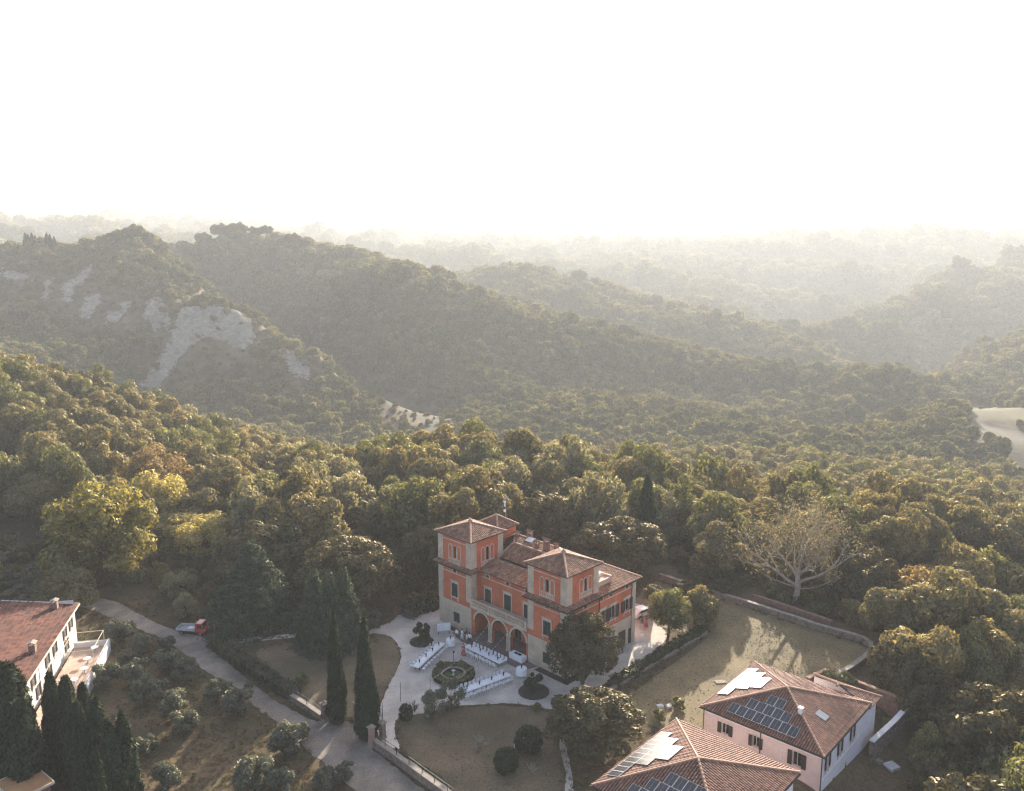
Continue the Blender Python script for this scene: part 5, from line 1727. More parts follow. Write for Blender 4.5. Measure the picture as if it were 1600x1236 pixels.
def build_house_upper():
    ang = R(-42.0)
    org = Vector((21.66, 87.43, 0))
    o = empty('pink_house', org, ang, 'pink house with pyramid tiled roof, white right side and bright panels nearest the lawn', 'house', 'pink houses with solar panels')
    W, D, ZE, ZA, ZB = 14.5, 13.9, 4.0, 6.25, -7.0
    q = .45
    front = frame((q, q, 0), (1, 0, 0), (0, 1, 0))
    side = frame((W - q, q, 0), (0, 1, 0), (-1, 0, 0))
    WW, DD = W - 2 * q, D - 2 * q
    H = lambda x, z, w, h: (x - w / 2, x + w / 2, z, z + h)
    fw = [H(2.6, 1.55, .9, 1.35), H(6.3, 1.55, .8, 1.35), H(11.0, 1.35, 1.0, 1.7)]
    sw = [H(1.7, 1.55, .75, 1.75), H(5.2, 1.55, .75, 1.75), H(8.9, 1.55, .75, 1.75)]
    sl = [H(4.0, -2.6, .7, 1.8), H(7.6, -2.2, .6, 1.5)]
    mb = MB(front); mb.panel(WW, ZB, ZE - .05, fw)
    mb.m = frame((q, D - q, 0), (0, -1, 0), (1, 0, 0)); mb.panel(DD, ZB, ZE - .05)
    mb.build('front_wall', M['pink'], o)
    mb = MB(side); mb.panel(DD, ZB, ZE - .05, sw + sl)
    mb.m = frame((W - q, D - q, 0), (-1, 0, 0), (0, -1, 0)); mb.panel(WW, ZB, ZE - .05)
    mb.build('side_wall', M['pinkwhite'], o)
    for h in fw: window(o, front, (h[0] + h[1]) / 2, h[2], h[1] - h[0], h[3] - h[2], 'open', 'shutter_brown', hood=False, sill=False)
    for h in sw: window(o, side, (h[0] + h[1]) / 2, h[2], h[1] - h[0], h[3] - h[2], 'open', 'shutter_brown', hood=False, sill=True, trim=False)
    for h in sl: window(o, side, (h[0] + h[1]) / 2, h[2], h[1] - h[0], h[3] - h[2], 'dark', hood=False, sill=False, trim=False)
    mb = MB(front)
    mb.box(-.02, WW + .03, -.07, -.003, ZE - .55, ZE - .12)
    mb.build('cornice', M['white'], o)
    mb = MB(side)
    mb.box(.02, DD, -.06, -.003, .55, .68)
    mb.build('string_course', M['white'], o)
    mb = MB(front)
    mb.box(9.2, 9.28, -.05, -.003, 1.4, 2.6); mb.box(9.28, 10.05, -.05, -.003, 2.52, 2.6); mb.box(10.05, 10.13, -.05, -.003, 1.4, 2.6)
    mb.build('blind_window_frame', M['white'], o)
    f, c = pavilion(0, W, 0, D, ZE, ZA)
    roof(o, f, c, M['tile_house'], step=.29, course=.55, r=.105)
    solar(o, f[0], [(3.05, 8), (4.6, 5), (6.25, 2)], .68)
    # the left-hand face starts at the far corner: its eave runs towards the road corner
    solar(o, f[3], [(2.6, 8), (3.75, 5), (5.2, 3)], .45)
    mb = MB(); mb.box(9.9, 10.3, 3.9, 4.3, 5.0, 6.0); mb.box(9.82, 10.38, 3.82, 4.38, 6.0, 6.12); mb.build('chimney', M['white'], o)
    P0, n = Vector((W, 0, ZE)), None
    mb = MB()
    sl_ = (ZA - ZE) / (W / 2)
    zz = lambda x: ZE + (W - x) * sl_ + .16
    mb.slab([(12.4, 5.4, zz(12.4)), (12.4, 6.6, zz(12.4)), (11.2, 6.6, zz(11.2)), (11.2, 5.4, zz(11.2))], .12)
    mb.build('skylight', M['slate'], o)
    mb = MB()
    mb.tube([(q - .1, q - .08, ZE - .1), (q - .1, q - .08, -1)], .05, 6); mb.tube([(7.3, q - .08, ZE - .1), (7.3, q - .08, -1)], .06, 6); mb.tube([(W - q + .08, q - .05, ZE - .1), (W - q + .08, q - .05, ZB)], .06, 6)
    mb.build('downpipe', M['metal_dark'], o)
    mb = MB()
    mb.box(-.12, W + .12, -.12, -.005, ZE - .14, ZE - .02); mb.box(W + .005, W + .12, -.0, D, ZE - .14, ZE - .02)
    mb.build('gutter', M['metal_dark'], o)
    # lower wing at the back right, with its own roof
    mb = MB(frame((W - q, D - q + .01, 0), (0, 1, 0), (-1, 0, 0))); mb.panel(3.6, ZB, 3.2)
    mb.m = frame((W - q, D + 3.1, 0), (-1, 0, 0), (0, -1, 0)); mb.panel(7.5, ZB, 3.2)
    mb.build('wing_wall', M['pinkwhite'], o)
    a, b, c_, d = (W, D - .3, 3.45), (W, D + 3.6, 3.25), (W - 8.2, D + 3.6, 3.25), (W - 8.2, D - .3, 4.3)
    r_, r2 = (W - 4.0, D + .4, 4.75), (W - 4.0, D - .2, 4.75)
    roof(o, [[b, c_, r_], [a, b, r_]], [(r_, c_), (r_, b), (r2, r_)], M['tile_house'], 'wing_roof', step=.29, course=.55, r=.105)
    return o


build_house_upper()


def build_house_lower():
    ang = R(-42.3)
    org = Vector((7.75, 72.5, 0))
    # local x runs from the left corner towards the near corner, y towards the back corner
    o = empty('pink_house', org, ang, 'lower house with pyramid tiled roof cut by the bottom of the picture, panels dull grey', 'house', 'pink houses with solar panels')
    W, D, ZE, ZA, ZB = 14.2, 15.6, 4.5, 6.75, -7.0
    q = .45
    mb = MB(frame((q, q, 0), (1, 0, 0), (0, 1, 0))); mb.panel(W - 2 * q, ZB, ZE - .05)
    mb.m = frame((W - q, q, 0), (0, 1, 0), (-1, 0, 0)); mb.panel(D - 2 * q, ZB, ZE - .05)
    mb.m = frame((q, D - q, 0), (0, -1, 0), (1, 0, 0)); mb.panel(D - 2 * q, ZB, ZE - .05)
    mb.m = frame((W - q, D - q, 0), (-1, 0, 0), (0, -1, 0)); mb.panel(W - 2 * q, ZB, ZE - .05)
    mb.build('wall', M['pinkwhite'], o)
    mb = MB()
    mb.box(-.12, W + .12, -.12, -.005, ZE - .14, ZE - .02); mb.box(W + .005, W + .12, 0, D, ZE - .14, ZE - .02)
    mb.build('gutter', M['metal_dark'], o)
    f, c = pavilion(0, W, 0, D, ZE, ZA)
    roof(o, f, c, M['tile_house'], step=.29, course=.55, r=.105)
    solar(o, f[0], [(3.4, 8), (4.6, 6), (5.8, 4)], .70)
    solar(o, f[3], [(3.7, 10), (4.8, 6), (6.3, 3)], .45)
    # red-tiled landing between the houses
    mb = MB(); mb.box(W - .3, W + 3.2, 10.6, 14.0, .9, 1.2); mb.build('landing', M['terracotta'], o)
    mb = MB(); mb.box(W + 3.2, W + 3.35, 10.6, 14.0, .9, 1.9); mb.build('landing_parapet', M['white'], o)
    return o


build_house_lower()


# ------------------------------------------------------------------ walls
def wall_run(name, pts, z0, h, w, mat, label, coping='coping', cw=None, cat='wall', group=None, kind_coping='coping', zf=None):
    """a wall along points in plan, standing on the ground, with its coping stones"""
    o = empty(name, (pts[0][0], pts[0][1], 0), 0, label, cat, group)
    ox, oy = pts[0][0], pts[0][1]
    L = []
    for (a, b) in zip(pts, pts[1:]):
        n = max(1, int(math.dist(a, b) / 1.6))
        L += [(a[0] + (b[0] - a[0]) * i / n, a[1] + (b[1] - a[1]) * i / n) for i in range(n)]
    L.append(pts[-1])
    mb, cb = MB(), None
    V = [Vector((p[0] - ox, p[1] - oy, 0)) for p in L]
    N = []
    for i in range(len(V)):
        d = (V[min(i + 1, len(V) - 1)] - V[max(i - 1, 0)]).normalized()
        N.append(Vector((-d.y, d.x, 0)))
    top = [(zf(L[i]) if zf else h) + rnd.uniform(-.03, .03) for i in range(len(L))]
    k = w / 2
    S_ = []
    for i, v in enumerate(V):
        S_.append([tuple(v + N[i] * k + Vector((0, 0, z0))), tuple(v + N[i] * k + Vector((0, 0, top[i]))), tuple(v - N[i] * k + Vector((0, 0, top[i]))), tuple(v - N[i] * k + Vector((0, 0, z0)))])
    for a, b in zip(S_, S_[1:]):
        mb.add(a + b, [(0, 1, 5, 4), (1, 2, 6, 5), (2, 3, 7, 6)])
    mb.add(S_[0], [(0, 3, 2, 1)]); mb.add(S_[-1], [(0, 1, 2, 3)])
    mb.build('wall_body', M[mat], o)
    if coping:
        c = (cw or w + .16) / 2
        for i in range(len(V) - 1):
            cb = MB()
            a, b = V[i], V[i + 1]
            e = (b - a).normalized() * .02
            za, zb = top[i] + .004, top[i + 1] + .004
            q = []
            for p, nn, z, s in ((a + e, N[i], za, 0), (b - e, N[i + 1], zb, 0)):
                q += [tuple(p + nn * c + Vector((0, 0, z))), tuple(p + nn * c + Vector((0, 0, z + .12))), tuple(p - nn * c + Vector((0, 0, z + .12))), tuple(p - nn * c + Vector((0, 0, z)))]
            cb.add(q, [(0, 1, 5, 4), (1, 2, 6, 5), (2, 3, 7, 6), (3, 0, 4, 7), (0, 3, 2, 1), (4, 5, 6, 7)])
            cb.build('coping_stone', M[coping], o)
    return o


YW1 = [tuple(at(1262, 1060, .9)[:2]), tuple(at(1289, 1047, .9)[:2]), tuple(at(1352, 1070, .9)[:2]), tuple(at(1418, 1095, .9)[:2])]
YW2 = [tuple(at(1416, 1104, .1)[:2]), tuple(at(1398, 1124, .1)[:2]), tuple(at(1377, 1143, .1)[:2]), tuple(at(1362, 1157, .1)[:2])]
LWALL = 'stone walls of the garden'
wall_run('garden_wall', LW[:2], -1.2, .95, .5, 'wallstone', 'first straight piece of low stone wall behind the right wing of the villa', group=LWALL)
wall_run('garden_wall', [(31.6, 128.3), (36.8, 123.8), (41.5, 119.2), (45.7, 114.9), (49.2, 112.2), (50.6, 110.9), (51.0, 109.4), (50.2, 107.4), (48.4, 105.2), (45.5, 102.6), (41.2, 99.2)], -4.0, .85, .5, 'wallstone', 'long stone wall curving round the far corner of the sunlit lawn', group=LWALL)
wall_run('brick_wall', [(38.9, 125.9), (41.8, 123.2), (45.2, 119.6), (48.2, 116.4)], -3, .9, .45, 'brick', 'ruined brick wall at the foot of the plane tree, outside the lawn wall', coping=None, group=LWALL)
wall_run('yard_wall', YW1, -5, .9, .4, 'brick', 'brick wall round the yard behind the upper pink house', coping='cap', group=LWALL)
wall_run('yard_wall', YW2, -6.5, -.1, .45, 'wallstone', 'stone retaining wall with a white top below the yard', coping='white', group=LWALL)
HB = [tuple(at(x, y)[:2]) for x, y in ((952, 1083), (1000, 1053), (1050, 1024), (1104, 991))]
wall_run('terrace_wall', HB, -.3, .42, .35, 'wallstone', 'low stone kerb wall below the trimmed hedge on the lawn', group=LWALL)
RW1 = [tuple(at(x, y)[:2]) for x, y in ((452, 1092), (480, 1110), (503, 1126))]
wall_run('roadside_wall', RW1, -.3, .75, .4, 'wallstone', 'short stone wall with railing left of the gate', group=LWALL)
RW2 = [tuple(at(x, y)[:2]) for x, y in ((585, 1168), (620, 1192), (660, 1222), (720, 1266))]
wall_run('roadside_wall', RW2, -.3, .95, .42, 'wallstone', 'stone wall topped by a railing right of the gate, along the lane', group=LWALL)


def railing(pts, z, h, label, n=2):
    o = empty('railing', (pts[0][0], pts[0][1], z), 0, label, 'railing', 'iron railings on the roadside walls')
    ox, oy = pts[0]
    for k in range(n):
        mb = MB(); mb.tube([(p[0] - ox, p[1] - oy, h * (k + 1) / n) for p in pts], .03, 5); mb.build('rail', M['metal_dark'], o)
    for a, b in zip(pts, pts[1:]):
        m = max(1, int(math.dist(a, b) / 2.0))
        for i in range(m + 1):
            x, y = a[0] + (b[0] - a[0]) * i / m - ox, a[1] + (b[1] - a[1]) * i / m - oy
            mb = MB(); mb.box(x - .035, x + .035, y - .035, y + .035, 0, h + .04); mb.build('post', M['metal_dark'], o)


railing(RW1, .85, .8, 'dark iron railing on the short wall left of the gate')
railing(RW2, 1.05, .8, 'dark iron railing on the wall right of the gate')


def pillar(px, py, h, mat, label, w=.55):
    b = at(px, py)
    o = empty('gate_pillar', b, R(-40), label, 'gate pillar', 'pillars of the villa gate')
    mb = MB(); mb.box(-w / 2 - .06, w / 2 + .06, -w / 2 - .06, w / 2 + .06, -.1, .3); mb.build('plinth', M['coping'], o)
    mb = MB(); mb.box(-w / 2, w / 2, -w / 2, w / 2, .302, h); mb.build('shaft', M[mat], o)
    mb = MB(); mb.box(-w / 2 - .12, w / 2 + .12, -w / 2 - .12, w / 2 + .12, h + .002, h + .14)
    mb.add([(-w / 2, -w / 2, h + .142), (w / 2, -w / 2, h + .142), (w / 2, w / 2, h + .142), (-w / 2, w / 2, h + .142), (0, 0, h + .45)], [(0, 1, 4), (1, 2, 4), (2, 3, 4), (3, 0, 4)])
    mb.build('pillar_cap', M['coping'], o)


pillar(507, 1126, 2.2, 'wallstone', 'stone gate pillar at the end of the short wall, left of the slim cypress')
pillar(558, 1126, 2.3, 'brick', 'brick gate pillar between the two slim cypresses')
pillar(581, 1168, 2.5, 'rose', 'pink plastered gate pillar in front of the right cypress')
pillar(598, 1153, 1.9, 'wallstone', 'low grey gate pillar behind the pink one on the gravel side')


def gate_leaf(a, b, label):
    a, b = at(*a), at(*b)
    d = b - a
    o = empty('iron_gate', a, math.atan2(d.y, d.x), label, 'gate', 'iron gate leaves')
    L = d.length
    for z in (.15, 1.7):
        mb = MB(); mb.box(0, L, -.02, .02, z, z + .05); mb.build('gate_rail', M['metal_dark'], o)
    mb = MB()
    for i in range(12):
        x = L * i / 11
        mb.box(x - .015, x + .015, -.018, .018, .2, 1.7 + .15)
    tag(mb.build('gate_bars', M['metal_dark'], o), kind='stuff')


gate_leaf((597, 1152), (598, 1118), 'open iron gate leaf standing on the gravel beside the right cypress')


# ------------------------------------------------------------------ hedges
def hedge(name, pts, w, h, label, key='l_hedge', lumpy=.18, dens=34, leaf=.16):
    """clipped hedge along points in plan, its skin of leaf clumps over a dark body"""
    rng = np.random.default_rng(len(pts) * 7 + int(h * 10))
    o = empty(name, (pts[0][0], pts[0][1], 0), 0, label, 'hedge', 'hedges of the garden')
    P = np.array(pts, float) - np.array(pts[0])
    seg = np.linalg.norm(np.diff(P, axis=0), axis=1)
    n = int(seg.sum() * (w + 2 * h) * dens)
    s = rng.uniform(0, seg.sum(), n)
    cs = np.concatenate([[0], np.cumsum(seg)])
    k = np.clip(np.searchsorted(cs, s, 'right') - 1, 0, len(seg) - 1)
    f = (s - cs[k]) / seg[k]
    c = P[k] + (P[k + 1] - P[k]) * f[:, None]
    d = (P[k + 1] - P[k]) / seg[k][:, None]
    nn = np.stack([-d[:, 1], d[:, 0]], 1)
    t = rng.uniform(-1, 1, n) * (w / 2 + h)
    top = np.abs(t) < w / 2
    off = np.where(top, t, np.sign(t) * w / 2)
    z = np.where(top, h, h - (np.abs(t) - w / 2))
    bump = 1 + lumpy * np.sin(s * 1.9) * np.sin(s * .63 + 1)
    z = z * bump + rng.normal(size=n) * .05
    off = off * (1 + lumpy * .6 * np.sin(s * 1.3 + 2)) + rng.normal(size=n) * .06
    C = np.concatenate([c + nn * off[:, None], z[:, None]], 1)
    Nn = np.where(top[:, None], np.array([0, 0, 1.0]), np.concatenate([nn * np.sign(t)[:, None], np.full((n, 1), .25)], 1))
    put('leaves', leaf_mesh('hedge_leaves', C, Nn, leaf, rng, M[key], tilt=.5), o)
    mb = MB()
    for a, b in zip(P, P[1:]):
        e = Vector((b[0] - a[0], b[1] - a[1], 0)); q = Vector((-e.y, e.x, 0)).normalized() * (w * .38)
        a_, b_ = Vector((a[0], a[1], 0)), Vector((b[0], b[1], 0))
        mb.add([tuple(a_ + q), tuple(a_ - q), tuple(b_ - q), tuple(b_ + q)] + [tuple(v + Vector((0, 0, h * .72))) for v in (a_ + q, a_ - q, b_ - q, b_ + q)], [(4, 5, 6, 7), (0, 1, 5, 4), (1, 2, 6, 5), (2, 3, 7, 6), (3, 0, 4, 7)])
    mb.build('stems', M['wood'], o)
    return o


pl = lambda *q: [tuple(at(*p)[:2]) for p in q]
hedge('hedge', pl((332, 1008), (352, 1022), (390, 1048), (430, 1073), (462, 1092)), 1.7, 1.3, 'long dark clipped hedge beside the lane, from the truck to the gate')
hedge('hedge', pl((958, 1074), (1000, 1048), (1050, 1018), (1102, 987)), 1.3, 1.1, 'trimmed hedge on the low wall between the villa and the lawn', lumpy=.25)
hedge('hedge', pl((612, 1180), (640, 1198), (668, 1216)), .8, .7, 'low box hedge just behind the roadside railing, nearer the gate')
hedge('hedge', pl((672, 1220), (700, 1240)), .8, .7, 'low box hedge behind the roadside railing at the picture edge')
hedge('hedge', pl((636, 966), (656, 956), (682, 948)), 2.2, 1.5, 'bushy dark hedge at the left back corner of the villa', lumpy=.35)
hedge('hedge', pl((640, 945), (662, 938), (690, 930)), 1.6, 1.3, 'sunlit pale hedge behind the dark one left of the villa', 'l_gold', lumpy=.35)
hedge('hedge', pl((140, 1058), (152, 1035), (168, 1010)), .9, .6, 'row of low shrubs under the white terrace wall', 'l_green', lumpy=.4)

# ------------------------------------------------------------------ bushes and beds
for name, key, px, py, hw, hh, lab in (('topiary_ball', 'bush', 634, 1114, 12, 15, 'small clipped egg-shaped bush where the lawn meets the gravel'),
                                       ('round_bush', 'bush', 826, 1158, 24, 22, 'larger round dark bush on the front lawn, behind the other'),
                                       ('round_bush', 'bush', 791, 1190, 21, 21, 'round dark bush nearest the viewer on the front lawn'),
                                       ('garden_bush', 'shrub', 470, 1062, 14, 12, 'small bush on the dry lawn inside the long hedge'),
                                       ('garden_bush', 'shrub', 838, 1105, 9, 6, 'low bush at the terrace edge of the front lawn'),
                                       ('garden_bush', 'ash_b', 1122, 880, 26, 16, 'pale bush outside the lawn wall beyond the corner'),
                                       ('garden_bush', 'holm_c', 1120, 915, 26, 14, 'dark bush leaning over the lawn wall'),
                                       ('garden_bush', 'holm_c', 1072, 918, 20, 10, 'dark low bush behind the lawn wall, nearer the villa'),
                                       ('garden_bush', 'shrub', 1310, 1065, 26, 16, 'dark green bush outside the yard wall'),
                                       ('garden_bush', 'shrub', 1345, 1085, 16, 10, 'green bush climbing over the yard wall'),
                                       ('garden_bush', 'shrub', 1388, 1108, 9, 10, 'small bush growing inside the yard'),
                                       ('garden_bush', 'shrub', 1060, 1100, 14, 9, 'weedy bush on the lawn beside the upper pink house'),
                                       ('garden_bush', 'shrub', 1030, 1118, 12, 10, 'weedy bush between the laurel and the upper pink house'),
                                       ('garden_bush', 'wispy', 585, 968, 16, 14, 'pale bush at the start of the back path')):
    b = at(px, py + hh)
    c = atd(px, py, b.y + hw * .03)
    r = hw * depth(c) / FPX
    rz = hh * depth(c) / FPX
    g = gz(c.x, c.y)
    tree(name, key, (c.x, c.y, g), r, rz, max(rz * .88, min(c.z - g, rz * 1.1)), lab, 'bush', 'bushes of the garden')


def bed(px, py, label, slab_, r=1.75, h=2.6):
    b = at(px, py)
    o = empty('planting_bed', (b.x, b.y, .01), 0, label, 'planting bed', 'round beds on the gravel')
    mb = MB()
    mb.lathe([(r, 0), (r * .96, .12), (r * .6, .26), (.05, .34)], 24)
    mb.build('soil_mound', M['soil'], o, smooth=True)
    rng = np.random.default_rng(int(px))
    n = 700
    a = rng.uniform(0, 6.28, n); q = np.sqrt(rng.uniform(.3, 1, n)) * r
    put('ground_cover', leaf_mesh('ground_cover', np.stack([q * np.cos(a), q * np.sin(a), .34 - .32 * q / r + .05], 1), np.tile([0, 0, 1.0], (n, 1)), .10, rng, M['l_dry' if slab_ else 'l_holm']), o)
    s = tree('camellia_shrub', 'ragged', (b.x, b.y + .1, .2), 1.2, h * .48, h * .43, slab_ and 'glossy dark shrub growing in the left round bed' or 'green shrub growing in the round bed by the right tower', 'shrub', 'shrubs in the round beds')


bed(659, 1003, 'round dark bed with a ragged shrub left of the board', True, 1.75, 3.0)
bed(834, 1081, 'round dark bed beside the nearest corner of the villa', False, 2.0, 2.6)


def pond():
    c = at(708.5, 1056)
    o = empty('round_pond', (c.x, c.y, .012), 0, 'round sunken pond of green water inside a ring of clipped border plants', 'pond')
    rng = np.random.default_rng(4)
    R0 = 2.75
    mb = MB()
    n = 28
    prof = [(1.42, .0), (1.42, .34), (1.62, .34), (1.62, .30), (2.0, .42), (2.45, .34), (R0, .03)]
    mb.lathe(prof, n)
    mb.f = mb.f[:-2]; mb.mi = mb.mi[:-2]
    mb.build('earth_ring', M['soil'], o)
    for i in range(20):
        a0, a1 = 6.2832 * i / 20 + .01, 6.2832 * (i + 1) / 20 - .01
        kb = MB()
        q = []
        for a in (a0, a1):
            for r_ in (1.38, 1.66):
                for z in (.345, .44):
                    q.append((r_ * math.cos(a), r_ * math.sin(a), z))
        kb.add(q, [(0, 1, 3, 2), (4, 6, 7, 5), (0, 4, 5, 1), (2, 3, 7, 6), (1, 5, 7, 3), (0, 2, 6, 4)])
        kb.build('rim_stone', M['coping'], o)
    mb = MB(); mb.poly([(1.415 * math.cos(6.2832 * i / n), 1.415 * math.sin(6.2832 * i / n), .10) for i in range(n)])
    mb.build('water', M['water'], o)
    m = 4200
    a = rng.uniform(0, 6.28, m); q = np.sqrt(rng.uniform(.38, 1, m)) * R0
    z = .28 + .35 * np.abs(np.sin(a * 3.1 + 1)) * np.clip((q - 2.0), 0, 1) + .18 * rng.random(m) + .1 * np.sin(a * 7)
    put('border_plants', leaf_mesh('border_plants', np.stack([q * np.cos(a), q * np.sin(a), z], 1), np.tile([0, 0, 1.0], (m, 1)), .11, rng, M['l_flower'], tilt=.8), o)
    m = 2200
    a = rng.uniform(0, 6.28, m); q = R0 * rng.uniform(.93, 1.03, m)
    put('box_edging', leaf_mesh('box_edging', np.stack([q * np.cos(a), q * np.sin(a), rng.uniform(0, .55, m)], 1), np.stack([np.cos(a), np.sin(a), np.full(m, .6)], 1), .10, rng, M['l_hedge'], tilt=.6), o)
    m = 500
    a = rng.uniform(0, 6.28, m); q = np.sqrt(rng.random(m)) * 1.2
    k = np.sin(a * 2 + 1) + rng.normal(size=m) * .5 > .2
    put('lily_pads', leaf_mesh('lily_pads', np.stack([q * np.cos(a), q * np.sin(a), np.full(m, .115)], 1)[k], np.tile([0, 0, 1.0], (int(k.sum()), 1)), .09, rng, M['l_green'], tilt=.1), o)
    mb = MB()
    mb.lathe([(.20, .0), (.17, .25), (.08, .32), (.06, .60), (.12, .68), (.26, .74), (.27, .77), (.05, .77), (.03, .95), (.0, 1.0)], 12)
    mb.build('fountain', M['statue'], o)


pond()
for dx, dy, r, lab in ((-1.9, 2.0, .55, 'reddish bush at the back left of the pond ring'), (.9, 2.6, .45, 'dark reddish bush at the back of the pond ring'), (2.3, 1.3, .4, 'dark small bush at the right of the pond ring'), (-2.4, .6, .45, 'dark bush at the left of the pond ring')):
    c = at(708.5, 1056)
    tree('flower_bush', 'shrub' if dx > 2 else 'oak_c', (c.x + dx, c.y + dy, .1), r, r * .8, r * .85, lab, 'bush', 'bushes of the garden')
mb = MB(); c = at(709, 1040); 
o = empty('lamp_post', (c.x, c.y, 0), 0, 'thin dark post standing behind the pond', 'post'); mb.tube([(0, 0, 0), (0, 0, 1.8)], .04, 6); mb.build('pole', M['metal_dark'], o)
mb = MB(); mb.lathe([(.05, 1.8), (.14, 1.9), (.14, 2.1), (.02, 2.2)], 8); mb.build('lantern', M['metal_dark'], o)
c = at(626, 1096); o = empty('flag_pole', (c.x, c.y, 0), 0, 'thin dark pole behind the egg-shaped bush', 'post'); mb = MB(); mb.tube([(0, 0, 0), (0, 0, 2.6)], .035, 6); mb.build('pole', M['metal_dark'], o)


# ------------------------------------------------------------------ long house on the left, its terrace and the hut
def build_long_house():
    c0 = Vector((-62.42, 111.7, 0))
    # local x runs along the eave towards the viewer, the visible wall faces +y
    o = empty('long_house', c0, R(-76.6), 'long white house with red-brown tiled roof at the left edge', 'house')
    Lh, ZE = 27.0, 5.5
    q = .6
    wall = frame((Lh, -q, 0), (-1, 0, 0), (0, -1, 0))
    H = lambda x, z, w, h: (Lh - x - w / 2, Lh - x + w / 2, z, z + h)
    up = [H(x, 3.0, .9, 1.6) for x in (2.3, 5.2, 9.8, 13.0, 18.6)]
    lo = [H(x, .9, .9, 1.7) for x in (4.9, 12.6, 17.2)]
    mb = MB(wall); mb.panel(Lh, -2, ZE - .1, up + lo)
    mb.m = frame((0, -q, 0), (0, -1, 0), (1, 0, 0)); mb.panel(11, -2, ZE + .8)
    mb.m = frame((Lh, -11 - q, 0), (0, 1, 0), (-1, 0, 0)); mb.panel(11, -2, ZE + .8)
    mb.build('wall', M['white'], o)
    for h in up: window(o, wall, (h[0] + h[1]) / 2, h[2], h[1] - h[0], h[3] - h[2], 'open', 'shutter_brown', hood=False, trim=False)
    for h in lo: window(o, wall, (h[0] + h[1]) / 2, h[2], h[1] - h[0], h[3] - h[2], 'open', 'shutter_brown', hood=False, trim=False, sill=False)
    mb = MB(wall); mb.box(Lh - 16.4, Lh - 15.7, -.08, -.003, -1, ZE - .15)
    mb.build('pilaster', M['pink'], o)
    f = [(Lh, 0, ZE), (-.35, 0, ZE), (-.35, -10.5, ZE + 1.5), (Lh, -10.5, ZE + 1.5)]
    mb = MB(); mb.slab(f, .18)
    r_ = mb.build('roof', M['tile_dark'], o)
    mb = MB(); course_face(mb, f)
    tag(mb.build('roof_tiles', M['tile_long'], r_), kind='stuff')
    mb = MB(); mb.box(-.4, Lh, .005, .13, ZE - .12, ZE + .02); mb.build('gutter', M['cream'], o)
    mb = MB(); mb.slab([(-.36, 0, ZE + .06), (-.36, -10.5, ZE + 1.56), (-.56, -10.5, ZE + 1.56), (-.56, 0, ZE + .06)], .12); mb.build('verge_board', M['metal'], o)
    sl = 1.5 / 10.5
    chimney(o, 1.5, -2.6, ZE + 2.6 * sl, ZE + 1.3, .75, .75, 'brick', 'coping')
    chimney(o, 14.6, -1.6, ZE + 1.6 * sl, ZE + 1.2, .75, .75, 'brick', 'coping')
    mb = MB(); mb.slab([(2.2, -9.2, ZE + 9.2 * sl + .18), (4.8, -9.2, ZE + 9.2 * sl + .18), (4.8, -10.3, ZE + 10.3 * sl + .18), (2.2, -10.3, ZE + 10.3 * sl + .18)], .1)
    mb.build('skylight', M['paneframe'], o)
    return o


build_long_house()


def build_terrace():
    a = Vector((-56.5, 108.0, 0))
    d = Vector((math.cos(R(-76.6)), math.sin(R(-76.6)), 0))
    n = Vector((-d.y, d.x, 0))           # to the right, away from the house
    o = empty('railed_terrace', a, R(-76.6), 'raised white-walled terrace with pale floor beside the long house', 'terrace')
    L, W, Z = 21.0, 4.6, 1.1
    mb = MB(); mb.box(-.2, L, -W, -.22, -.6, Z); mb.build('floor', M['terracotta'], o)
    mb = MB(); mb.box(-.2, L, -.2, .0, -.8, Z + .35); mb.build('parapet', M['white'], o)
    mb = MB(); mb.box(-.42, -.21, -W, .0, -.8, Z + .75); mb.build('end_wall', M['white'], o)
    for z in (.62, 1.0):
        mb = MB(); mb.tube([(-.1, -.1, Z + z), (L, -.1, Z + z)], .035, 5); mb.build('rail', M['paintwhite'], o)
    for i in range(15):
        mb = MB(); x = -.1 + i * L / 14; mb.box(x - .03, x + .03, -.13, -.07, Z + .36, Z + 1.02); mb.build('post', M['paintwhite'], o)
    for i in range(3):
        x = .6 + i * 2.9
        mb = MB()
        mb.tube([(x, -W + .2, Z + .01), (x, -W + .2, Z + 2.6), (x, -.5, Z + 2.6), (x, -.5, Z + .01)], .05, 6)
        mb.build('pergola_frame', M['cream'], o)
    mb = MB()
    for y in (-W + .2, -.5): mb.tube([(.6, y, Z + 2.6), (6.4, y, Z + 2.6)], .035, 5)
    mb.build('pergola_beam', M['cream'], o)
    M4 = Matrix.Translation(a) @ Matrix.Rotation(R(-76.6), 4, 'Z')
    tb = MB(); tb.lathe([(.5, .70), (.5, .74)], 16); top = tb.mesh('table_top', M['paintwhite'])
    tb = MB(); tb.lathe([(.28, 0), (.28, .03), (.05, .06), (.05, .70)], 10); leg = tb.mesh('pedestal', M['metal'])
    labs = ['farthest small round white table on the railed terrace', 'second farthest round white table on the railed terrace', 'middle round white table on the railed terrace', 'second nearest round white table on the railed terrace', 'nearest round white table on the railed terrace, above the evergreen columns']
    for i, (x, y) in enumerate(((1.6, -1.5), (4.8, -1.7), (7.6, -1.4), (10.4, -1.9), (13.6, -1.9))):
        p = M4 @ Vector((x, y, Z))
        t = empty('cafe_table', p, 0, labs[i], 'table', 'round tables on the railed terrace')
        put('table_top', top, t); put('pedestal', leg, t)


build_terrace()

